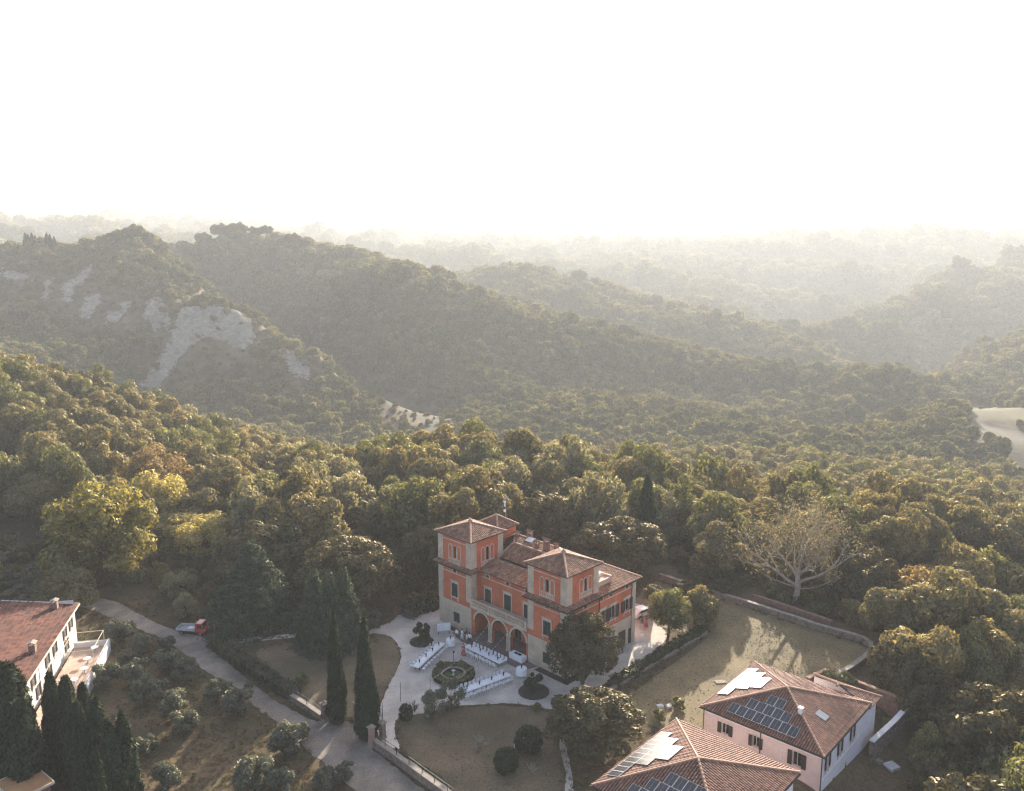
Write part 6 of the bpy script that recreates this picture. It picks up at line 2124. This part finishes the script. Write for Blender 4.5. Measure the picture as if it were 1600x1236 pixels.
c = at(38, 1222, 3.2)
o = empty('hut', (c.x, c.y, 0), R(-38), 'flat ochre-roofed hut in the bottom left corner', 'hut')
mb = MB(); mb.box(-2.0, 2.0, -1.6, 1.6, -3, 3.0); mb.build('wall', M['brick'], o)
mb = MB(); mb.box(-2.25, 2.25, -1.85, 1.85, 3.002, 3.16); mb.build('roof', M['hutroof'], o)
mb = MB()
for x0, x1, y0, y1 in ((-2.3, 2.3, -1.93, -1.852), (-2.3, 2.3, 1.852, 1.93), (-2.33, -2.252, -1.85, 1.85), (2.252, 2.33, -1.85, 1.85)): mb.box(x0, x1, y0, y1, 2.96, 3.22)
mb.build('roof_edge', M['cream'], o)


# ------------------------------------------------------------------ small truck
def build_truck():
    b = at(302, 989)
    o = empty('pickup_truck', (b.x, b.y, .015), R(-7), 'small red-cabbed dropside truck with white bed parked at the head of the hedge', 'truck')
    mb = MB()
    prof = [(.75, .45), (2.1, .45), (2.12, .95), (1.95, 1.15), (1.72, 1.78), (.80, 1.82), (.75, 1.0)]
    n = len(prof)
    mb.add([(x, -.78, z) for x, z in prof] + [(x, .78, z) for x, z in prof], [tuple(range(n)), tuple(reversed(range(n, 2 * n)))] + [(i, n + i, n + (i + 1) % n, (i + 1) % n) for i in range(n)])
    cab = mb.build('cab', M['carred'], o)
    mb = MB(); mb.quad((1.925, -.68, 1.20), (1.925, .68, 1.20), (1.745, .64, 1.72), (1.745, -.64, 1.72))
    mb.m = Matrix.Translation((.012, 0, .01)); mb.v = [tuple(Vector(v) + Vector((.02, 0, .01))) for v in mb.v]
    mb.build('windscreen', M['pane'], cab)
    for s in (-1, 1):
        mb = MB(); mb.add([(1.0, s * .785, 1.12), (1.80, s * .785, 1.12), (1.66, s * .785, 1.66), (1.0, s * .785, 1.66)], [(0, 1, 2, 3)]); mb.build('side_window', M['pane'], cab)
        mb = MB(); mb.box(2.11, 2.14, s * .55 - .12, s * .55 + .12, .72, .88); mb.build('headlight', M['lamp'], cab)
        mb = MB(); mb.box(.95, .97, s * .79 - .004, s * .79 + .004, .5, 1.1); mb.box(1.85, 1.95, s * .84 - .06, s * .84 + .06, 1.1, 1.3); mb.build('mirror', M['rubber'], cab)
    mb = MB(); mb.box(.80, 1.72, -.72, .72, 1.822, 1.86); mb.build('roof_panel', M['carred'], cab)
    mb = MB(); mb.box(-2.2, .68, -.80, .80, .62, .72); mb.box(-2.1, 2.0, -.35, .35, .42, .618); mb.build('bed_floor', M['metal'], o)
    for x0, x1, y0, y1 in ((-2.2, .68, -.84, -.80), (-2.2, .68, .80, .84), (-2.24, -2.2, -.84, .84), (.64, .68, -.80, .80)):
        mb = MB(); mb.box(x0, x1, y0, y1, .66, 1.06); mb.build('drop_side', M['cargrey'], o)
    mb = MB(); mb.box(-.6, .3, -.5, .2, .722, .95); mb.build('load', M['white'], o)
    for x in (1.45, -1.4):
        for s in (-1, 1):
            mb = MB(frame((x, s * .68, .29), (1, 0, 0), (0, 0, -1))); mb.lathe([(.20, -.09), (.29, -.07), (.29, .07), (.20, .09)], 14); w = mb.build('wheel', M['rubber'], o)
            mb = MB(frame((x, s * .68, .29), (1, 0, 0), (0, 0, -1))); mb.lathe([(.17, -.095), (.17, .095)], 10); mb.build('rim', M['metal'], w)


build_truck()
c = at(335, 984); o = empty('barrier_post', (c.x, c.y, 0), 0, 'pale post with a chain beside the red truck cab', 'post'); mb = MB(); mb.box(-.07, .07, -.07, .07, 0, 1.3); mb.build('post_shaft', M['cream'], o); mb = MB(); mb.lathe([(.11, 1.3), (.11, 1.36), (.03, 1.42)], 8); mb.build('post_cap', M['cream'], o)

# ------------------------------------------------------------------ banquet
def chair_mesh():
    mb = MB()
    mb.box(-.21, .21, -.2, .2, .44, .49)
    mb.box(-.21, .21, .17, .21, .50, .92)
    for x in (-.18, .18):
        for y in (-.17, .17):
            mb.box(x - .02, x + .02, y - .02, y + .02, 0, .44)
        mb.box(x - .02, x + .02, .165, .205, .49, .52)
    return mb.mesh('chair', M['paintwhite'])


def cloth_mesh(L, W, seed):
    rng = random.Random(seed)
    mb = MB()
    n, m = int(L / .3), 3
    top = [[(-L / 2 + L * i / n, -W / 2 + W * j / m, .76) for j in range(m + 1)] for i in range(n + 1)]
    for i in range(n):
        for j in range(m):
            mb.quad(top[i][j], top[i + 1][j], top[i + 1][j + 1], top[i][j + 1])
    edge = [top[i][0] for i in range(n + 1)] + [top[n][j] for j in range(1, m + 1)] + [top[i][m] for i in range(n - 1, -1, -1)] + [top[0][j] for j in range(m - 1, 0, -1)]
    low = []
    for i, p in enumerate(edge):
        s = 1.0 + (.05 if i % 2 else -.01) + rng.uniform(-.02, .02)
        low.append((p[0] + (.06 if p[0] > L / 2 - .01 else (-.06 if p[0] < -L / 2 + .01 else 0)) * s, p[1] + (.07 if p[1] > 0 else -.07) * s * (1 if abs(abs(p[1]) - W / 2) < .01 else 0), .63 + rng.uniform(-.03, .03)))
    k = len(edge)
    for i in range(k):
        mb.quad(edge[i], edge[(i + 1) % k], low[(i + 1) % k], low[i])
    return mb.mesh('tablecloth', M['cloth'])


CHAIR = chair_mesh()
mb = MB(); mb.lathe([(.06, 0), (.09, .12), (.05, .2), (.12, .32), (.09, .42), (.02, .5)], 7); VASE = mb.mesh('centrepiece', M['black'])
mb = MB(); mb.lathe([(.10, 0), (.13, .012)], 10); PLATE = mb.mesh('plate', M['paintwhite'])
BANQ = [((650, 1049), (690, 1012), 'left banquet table', 'the long white table left of the pond', 9), ((730, 1016), (784, 1042), 'banquet table in front of the loggia', 'the long white table in front of the loggia', 10), ((719, 1089), (795, 1061), 'nearest banquet table', 'the long white table below the pond', 12)]
for ti, (a, b, nm, where, nc) in enumerate(BANQ):
    A, B = at(*a), at(*b)
    d = B - A
    L = d.length
    rz = math.atan2(d.y, d.x)
    mid_ = (A + B) / 2
    t = empty('banquet_table', (mid_.x, mid_.y, .012), rz, ['long trestle table left of the pond, cloth to the ground', 'long trestle table in front of the loggia', 'long trestle table nearest the front lawn'][ti], 'table', 'long banquet tables')
    mb = MB(); mb.box(-L / 2, L / 2, -.42, .42, .72, .755); mb.build('table_top', M['wood'], t)
    for s in (-1, 1):
        for x in (-L / 2 + .4, 0, L / 2 - .4):
            mb = MB(); mb.box(x - .03, x + .03, s * .32 - .03, s * .32 + .03, 0, .72); mb.build('leg', M['metal_dark'], t)
    cl = put('tablecloth', cloth_mesh(L + .06, .92, ti), None, (mid_.x, mid_.y, .012), rz)
    tag(cl, ['white cloth over the table left of the pond', 'white cloth over the table in front of the loggia', 'white cloth over the table nearest the front lawn'][ti], 'tablecloth', 'white cloths on the banquet tables')
    Mt = Matrix.Translation((mid_.x, mid_.y, .012)) @ Matrix.Rotation(rz, 4, 'Z')
    near = -1 if (Mt @ Vector((0, -1, 0))).y < (Mt @ Vector((0, 1, 0))).y else 1
    for s in (-1, 1):
        for i in range(nc):
            p = Mt @ Vector((-L / 2 + L * (i + .5) / nc, s * .98 + rnd.uniform(-.06, .06), 0))
            c = put('white_chair', CHAIR, None, p, rz + (math.pi if s < 0 else 0) + rnd.uniform(-.12, .12))
            tag(c, 'white chair on the %s side of %s' % ('near' if s == near else 'far', where), 'chair', 'white chairs along the banquet tables')
            q = put('plate', PLATE, None, Mt @ Vector((-L / 2 + L * (i + .5) / nc, s * .27, .762)))
            tag(q, 'plate on the %s edge of %s' % ('near' if s == near else 'far', where), 'plate', 'plates on the banquet tables')
    for i in range(4):
        p = Mt @ Vector((-L / 2 + L * (i + .55) / 4, 0, .763))
        v = put('centrepiece', VASE, None, p)
        tag(v, 'dark vase of foliage standing on %s' % where, 'centrepiece', 'dark table centrepieces')


def round_cloth_table(px, py, r, label, clabel):
    p = at(px, py)
    t = empty('cocktail_table', (p.x, p.y, .012), 0, label, 'table', 'small round tables')
    mb = MB(); mb.lathe([(r * .97, .98), (r * .97, 1.02)], 16); mb.build('table_top', M['wood'], t)
    mb = MB(); mb.lathe([(.3, 0), (.3, .04), (.04, .06), (.04, .98)], 10); mb.build('pedestal', M['metal_dark'], t)
    mb = MB()
    n = 28
    ring = lambda q, z, w: [(q * (1 + w * math.sin(i * 6.2832 * 7 / n)) * math.cos(6.2832 * i / n), q * (1 + w * math.sin(i * 6.2832 * 7 / n)) * math.sin(6.2832 * i / n), z) for i in range(n)]
    V = ring(r, 1.03, 0) + ring(r * 1.03, .95, .01) + ring(r * 1.12, .12, .07)
    mb.add(V, [tuple(range(n))] + [(k * n + i, k * n + (i + 1) % n, (k + 1) * n + (i + 1) % n, (k + 1) * n + i) for k in range(2) for i in range(n)])
    c = mb.build('tablecloth', M['cloth'], None, loc=(p.x, p.y, .012)); tag(c, clabel, 'tablecloth', 'white cloths on round tables')
    v = put('centrepiece', VASE, None, (p.x, p.y, 1.045)); tag(v, 'dark vase on ' + label.replace('small ', 'the small ', 1), 'centrepiece', 'dark table centrepieces')


round_cloth_table(704, 1009, .62, 'small round white table between the board and the loggia', 'white cloth over the round table by the board')
round_cloth_table(815, 1055, .70, 'small round white table at the corner of the right tower', 'white cloth over the round table by the right tower')
p = at(809, 1031)
t = empty('buffet_table', (p.x, p.y, .02), R(-44.1), 'white buffet table with dark trays under the right arch', 'table')
mb = MB(); mb.box(-1.15, 1.15, -.45, .45, .78, .84); mb.build('table_top', M['wood'], t)
for x in (-1, 1):
    for y in (-.38, .38):
        mb = MB(); mb.box(x - .03, x + .03, y - .03, y + .03, 0, .78); mb.build('leg', M['metal_dark'], t)
c = MB(); c.box(-1.2, 1.2, -.5, .5, .842, .85); c.box(-1.2, 1.2, -.51, -.5, .06, .85); c.box(-1.2, 1.2, .5, .51, .06, .85); c.box(-1.21, -1.2, -.5, .5, .06, .85); c.box(1.2, 1.21, -.5, .5, .06, .85)
tag(c.build('tablecloth', M['cloth'], None, loc=(p.x, p.y, .02), rz=R(-44.1)), 'white floor-length cloth over the buffet table', 'tablecloth')
for i, dx in enumerate((-.3, .35)):
    mb = MB(); mb.box(-.25, .25, -.17, .17, 0, .06); mb.box(-.22, .22, -.14, .14, .061, .13)
    q = p + VU * dx
    tag(mb.build('serving_tray', M['black'], None, loc=(q.x, q.y, .875), rz=R(-44.1)), ['left dark tray on the buffet table', 'right dark tray on the buffet table'][i], 'tray', 'dark trays on the buffet')

# white board on legs
p = at(693.5, 990)
o = empty('white_board', (p.x, p.y, .01), R(12), 'big white display board standing left of the loggia', 'board')
mb = MB(); mb.box(-.98, .98, -.03, .03, .45, 1.65); mb.build('panel', M['paintwhite'], o)
mb = MB()
for x0, x1, z0, z1 in ((-1.03, 1.03, 1.652, 1.70), (-1.03, 1.03, .40, .448), (-1.03, -.982, .45, 1.65), (.982, 1.03, .45, 1.65)): mb.box(x0, x1, -.045, .045, z0, z1)
mb.build('frame', M['cargrey'], o)
for x in (-.8, .8):
    mb = MB(); mb.box(x - .03, x + .03, -.3, .3, 0, .06); mb.box(x - .03, x + .03, -.028, .028, .06, .40); mb.build('foot', M['metal_dark'], o)

# strings of lights from the loggia out over the pond
for k, (a, b, sag, lab) in enumerate(((vw(11.0, .0, 3.4), at(672, 1062, 2.0), 1.0, 'string of small bulbs from the left loggia column over the pond'), (vw(14.7, 0, 3.2), at(690, 1066, 1.2), 1.2, 'string of small bulbs from the right loggia column over the pond'))):
    o = empty('string_light', a, 0, lab, 'string lights', 'strings of bulbs over the terrace')
    Q = []
    for i in range(25):
        f = i / 24
        Q.append(tuple((b - a) * f - Vector((0, 0, sag * 4 * f * (1 - f)))))
    mb = MB(); mb.tube(Q, .014, 4); mb.build('cable', M['cream'], o)
    mb = MB()
    mb.lathe([(.02, .0), (.045, -.05), (.02, -.1)], 6)
    bm_ = mb.mesh('bulb', M['lamp'])
    for q in Q[1:-1]: put('bulb', bm_, o, q)
for k, (a, b) in enumerate(((vw(11.0, 0, 3.4), at(672, 1062, 2.0)),)):
    pass
for px, py, h, lab in ((672, 1062, 2.0, 'thin pole holding the left end of a bulb string'), (690, 1066, 1.2, 'short pole holding the end of the right bulb string')):
    c = at(px, py, h); o = empty('light_pole', (c.x, c.y, 0), 0, lab, 'post'); mb = MB(); mb.tube([(0, 0, 0), (0, 0, h + .03)], .025, 5); mb.build('pole', M['metal_dark'], o)

# ------------------------------------------------------------------ people
def limb_mesh(name, chains, mat):
    """one continuous skinned body: chains of (point, radius) starting from earlier points"""
    vs_, ed, rad = [], [], []
    idx = {}
    for ch in chains:
        prev = None
        for p, r in ch:
            key = tuple(round(c, 3) for c in p)
            if key not in idx:
                idx[key] = len(vs_); vs_.append(p); rad.append(r)
            if prev is not None and prev != idx[key]: ed.append((prev, idx[key]))
            prev = idx[key]
    me = bpy.data.meshes.new(name)
    me.from_pydata(vs_, ed, [])
    o = bpy.data.objects.new(name, me)
    COL.objects.link(o)
    md = o.modifiers.new('skin', 'SKIN')
    for v, r in zip(me.skin_vertices[0].data, rad): v.radius = (r, r)
    me.skin_vertices[0].data[0].use_root = True
    sd = o.modifiers.new('sub', 'SUBSURF'); sd.levels = 1; sd.render_levels = 1
    dg = bpy.context.evaluated_depsgraph_get()
    out = bpy.data.meshes.new_from_object(o.evaluated_get(dg))
    out.name = name
    bpy.data.objects.remove(o)
    out.materials.clear(); out.materials.append(mat)
    out.polygons.foreach_set('use_smooth', [True] * len(out.polygons))
    return out


def person(pos, rz, top, legs, label, stride=.12, reach=.15, dress=False):
    o = empty('person', pos, rz, label, 'person', 'people on the villa terrace')
    hip, chest, neck, head = (0, 0, .92), (0, 0, 1.28), (0, .02, 1.46), (0, .03, 1.60)
    ch = [[(hip, .13), ((0, 0, 1.08), .12), (chest, .14), ((0, .01, 1.40), .08), (neck, .05), (head, .095), ((0, .04, 1.70), .07)]]
    for s in (-1, 1):
        y = s * stride
        ch.append([(hip, .13), ((s * .09, y * .3, .84), .09), ((s * .10, y * .8, .47), .06), ((s * .10, y * .8 - .02, .10), .042), ((s * .10, y * .8 + .12, .04), .035)])
        ch.append([(chest, .14), ((s * .19, 0, 1.38), .055), ((s * .25, .03, 1.10), .042), ((s * .22, .03 + reach, .92), .034), ((s * .20, .06 + reach * 1.4, .84), .03)])
    put('body', limb_mesh('body', ch, M['skin']), o)
    c1 = [[((0, 0, .95), .15), ((0, 0, 1.1), .14), ((0, 0, 1.30), .16), ((0, .01, 1.40), .10)]]
    for s in (-1, 1):
        c1.append([((0, 0, 1.30), .16), ((s * .19, 0, 1.38), .075), ((s * .25, .03, 1.10), .062), ((s * .23, .03 + reach * .8, .96), .05)])
    put('shirt', limb_mesh('shirt', c1, M[top]), o)
    if dress:
        mb = MB(); mb.lathe([(.34, .12), (.30, .4), (.20, .8), (.16, .98)], 12); mb.build('skirt', M[legs], o)
    else:
        c2 = [[((0, 0, .98), .15), ((0, 0, .90), .15)]]
        for s in (-1, 1):
            y = s * stride
            c2.append([((0, 0, .90), .15), ((s * .09, y * .3, .82), .105), ((s * .10, y * .8, .47), .078), ((s * .10, y * .8 - .02, .10), .06)])
        put('trousers', limb_mesh('trousers', c2, M[legs]), o)
    mb = MB(); mb.lathe([(.098, 1.60), (.108, 1.68), (.085, 1.75), (.03, 1.785)], 10, (0, .015, 0)); mb.build('hair', M['hair'], o, smooth=True)


for px, py, rz, top, legs, lab, dr in ((714, 999, 2.4, 'white_shirt', 'black', 'person in white shirt and dark trousers, first of the group by the board', 0), (722, 1000, -1.0, 'white_shirt', 'white_shirt', 'person all in white in the middle of the group by the loggia', 0),
                                       (729, 1000, 1.2, 'black', 'white_shirt', 'person in dark top and pale trousers in the group by the loggia', 0), (734, 1006, 2.9, 'white_shirt', 'black', 'person in white shirt standing at the end of the loggia table', 0),
                                       (724, 1024, .4, 'redcloth', 'redcloth', 'person in a long red dress standing behind the pond', 1), (1003, 976, 2.0, 'black', 'black', 'person in black at the right end of the villa', 0),
                                       (1009, 979, -2.2, 'redcloth', 'redcloth', 'person in red beside the one in black, right of the villa', 1)):
    p = at(px, py)
    person((p.x, p.y, .012), rz, {'white_shirt': 'cloth'}.get(top, top), {'white_shirt': 'cloth'}.get(legs, legs), lab, dress=bool(dr))

# ------------------------------------------------------------------ odds and ends
p = at(811, 1168)
for i, (dx, rz, lab) in enumerate(((-.22, .4, 'white garden statue between the round bushes, left one'), (.30, -.5, 'white garden statue between the round bushes, right one'))):
    o = empty('statue', (p.x + dx * 1.6, p.y, .016), rz, lab, 'statue', 'white statues on the lawn')
    mb = MB(); mb.box(-.2, .2, -.2, .2, 0, .55); mb.box(-.25, .25, -.25, .25, .552, .62); mb.build('pedestal', M['statue'], o)
    ch = [[((0, 0, .64), .10), ((0, 0, .9), .09), ((.02, 0, 1.15), .12), ((.02, 0, 1.28), .05), ((.02, .02, 1.40), .075)], [((.02, 0, 1.15), .12), ((.16, .02, 1.1), .04), ((.18, .1, .95), .035)], [((.02, 0, 1.15), .12), ((-.14, .02, 1.1), .04), ((-.16, .06, .9), .035)]]
    put('figure', limb_mesh('figure', ch, M['statue']), o)


def bare_shrub(px, py, h, n, label, mat, spread=1.0):
    b = at(px, py)
    o = empty('bare_shrub', (b.x, b.y, .016), 0, label, 'shrub', 'bare shrubs')
    r_ = random.Random(int(px * 3 + py))
    mb = MB()
    def br(p, d, L, r, lev):
        P = [p]
        dd = d.copy()
        for i in range(3):
            dd = (dd + Vector((r_.gauss(0, .2), r_.gauss(0, .2), r_.gauss(.05, .1)))).normalized()
            P.append(P[-1] + dd * L / 3)
        mb.tube([tuple(x) for x in P], [r, r * .85, r * .7, r * .5], 4)
        if lev < 2:
            for i in range(3):
                a = r_.uniform(0, 6.28)
                br(P[r_.randint(1, 3)], (dd + Vector((math.cos(a), math.sin(a), .2)) * .8).normalized(), L * .6, r * .6, lev + 1)
    for i in range(n):
        a = 6.28 * i / n + r_.uniform(-.3, .3)
        br(Vector((0, 0, 0)), Vector((math.cos(a) * spread, math.sin(a) * spread, 1)).normalized(), h * r_.uniform(.5, .8), .06, 0)
    mb.build('branches', mat, o)


bare_shrub(750, 1168, 1.8, 6, 'bare grey many-stemmed shrub in the middle of the front lawn', M['pale_bark'], 1.1)
bare_shrub(832, 1208, 1.2, 4, 'small bare shrub on the lawn near the narrow path', M['pale_bark'], .8)
bare_shrub(648, 1112, 1.3, 6, 'young bare standard tree behind the egg-shaped bush', M['wood'], .6)


def boulder(px, py, sx, sy, sz, mat, name, label, cat, rz=0.4, bevel=True):
    b = at(px, py) if py < 1180 or px < 1300 else None
    if b is None:
        b = on_ground(px, py, 50, 200)
    z = gz(b.x, b.y)
    mb = MB()
    r_ = random.Random(int(px))
    V = [(x * sx * r_.uniform(.85, 1.1), y * sy * r_.uniform(.85, 1.1), zz) for zz in (-.1, sz) for x, y in ((-.5, -.5), (.5, -.5), (.5, .5), (-.5, .5))]
    V += [(0, 0, sz * 1.12)]
    mb.add(V, [(0, 1, 5, 4), (1, 2, 6, 5), (2, 3, 7, 6), (3, 0, 4, 7), (4, 5, 8), (5, 6, 8), (6, 7, 8), (7, 4, 8)])
    tag(mb.build(name, M[mat], None, loc=(b.x, b.y, z), rz=rz), label, cat)


boulder(1393, 1200, 1.5, 1.5, .25, 'statue', 'stone_slab', 'pale square slab lying on the grass right of the pink house', 'slab')
boulder(1373, 1192, .8, .7, .3, 'coping', 'boulder', 'small brown boulder beside the pale slab', 'boulder')
boulder(1126, 1066, 1.4, .8, .12, 'coping', 'stone_slab', 'flat pale slab on the lit grass above the roof of the pink house', 'slab', .2)
boulder(1031, 1105, .7, .6, .3, 'statue', 'boulder', 'left of two small pale stones on the grass by the laurel', 'boulder')
boulder(1045, 1105, .7, .6, .3, 'statue', 'boulder', 'right of two small pale stones on the grass by the laurel', 'boulder')
boulder(668, 1120, .5, .4, .25, 'statue', 'boulder', 'small white stone under the wispy trees', 'boulder')
# white garden chairs in the yard
for i, (px, py) in enumerate(((1384, 1094), (1392, 1096))):
    p = at(px, py, -1.5)
    c = put('garden_chair', CHAIR, None, (p.x, p.y, gz(p.x, p.y)), i * 1.2)
    tag(c, ['left white chair in the walled yard', 'right white chair in the walled yard'][i], 'chair', 'white chairs in the yard')
# parked pale car glimpsed at the end of the side yard
p = at(1004, 962)
o = empty('parked_car', (p.x, p.y, .01), R(35), 'pale car half hidden behind the right end of the villa', 'car')
mb = MB()
prof = [(-2.0, .35), (2.0, .35), (2.05, .7), (1.2, .92), (.6, 1.38), (-1.1, 1.42), (-1.9, .95), (-2.05, .7)]
n = len(prof)
mb.add([(x, -.8, z) for x, z in prof] + [(x, .8, z) for x, z in prof], [tuple(range(n)), tuple(reversed(range(n, 2 * n)))] + [(i, n + i, n + (i + 1) % n, (i + 1) % n) for i in range(n)])
mb.build('body', M['paintwhite'], o)
mb = MB()
for s in (-1, 1): mb.add([(1.0, s * .806, .95), (.58, s * .806, 1.32), (-1.05, s * .806, 1.34), (-1.6, s * .806, .98)], [(0, 1, 2, 3)])
mb.add([(1.14, -.7, .97), (1.14, .7, .97), (.66, .68, 1.36), (.66, -.68, 1.36)], [(0, 1, 2, 3)])
mb.build('glazing', M['pane'], o)
for x in (1.3, -1.3):
    for s in (-1, 1):
        mb = MB(frame((x, s * .72, .31), (1, 0, 0), (0, 0, -1))); mb.lathe([(.2, -.1), (.31, -.08), (.31, .08), (.2, .1)], 14); mb.build('wheel', M['rubber'], o)

# cypresses and pines standing up along the crest of the big hill
for i, (px, py, y, h) in enumerate(((42, 396, 720, 12), (46, 396, 722, 11), (52, 396, 718, 12), (57, 395, 724, 10), (75, 394, 715, 13), (80, 394, 720, 12), (86, 393, 718, 10))):
    c = atd(px, py, y)
    g = gz(c.x, c.y)
    column('cypress', 'cypress_b', (c.x, c.y, g + 3), 2.0, h + 3, 'tiny dark cypress on the skyline of the left crest', 'cypresses on the skyline')
for i, (px, py, y, r, lab) in enumerate(((318, 372, 925, 9, 'dark tree clump at the left end of the hilltop skyline'), (345, 360, 930, 11, 'broad tree crown on top of the hill skyline'), (372, 358, 935, 11, 'rounded tree crown beside the broad one on the hilltop'), (398, 362, 930, 8, 'lower tree crown on the hilltop skyline'), (415, 360, 928, 8, 'right hand rounded crown on the hilltop skyline'),
                                         (458, 373, 915, 9, 'separate dark crown right of the hilltop'), (476, 380, 912, 7, 'small dark crown on the falling skyline'), (200, 366, 765, 8, 'crown on the left hump of the skyline'), (222, 370, 765, 8, 'crown on the right of the left hump'), (182, 372, 768, 7, 'small crown on the left hump of the skyline'),
                                         (720, 430, 1262, 11, 'crown at the left end of the second hill skyline'), (745, 428, 1265, 10, 'second crown on the second hill skyline'), (795, 418, 1280, 13, 'tallest dark crown on the second hill'), (820, 420, 1280, 11, 'crown just right of the tallest on the second hill'), (905, 430, 1240, 12, 'dark crown on the right hump of the second hill'), (930, 440, 1236, 9, 'small crown at the right of the second hill'))):
    c = atd(px, py, y)
    g = gz(c.x, c.y)
    z_ = c.z
    t = tree('skyline_tree', 'holm_c', (c.x, c.y, g), r, r * .75, max(z_ - g, r * .7), lab, 'tree', 'trees on the skyline')
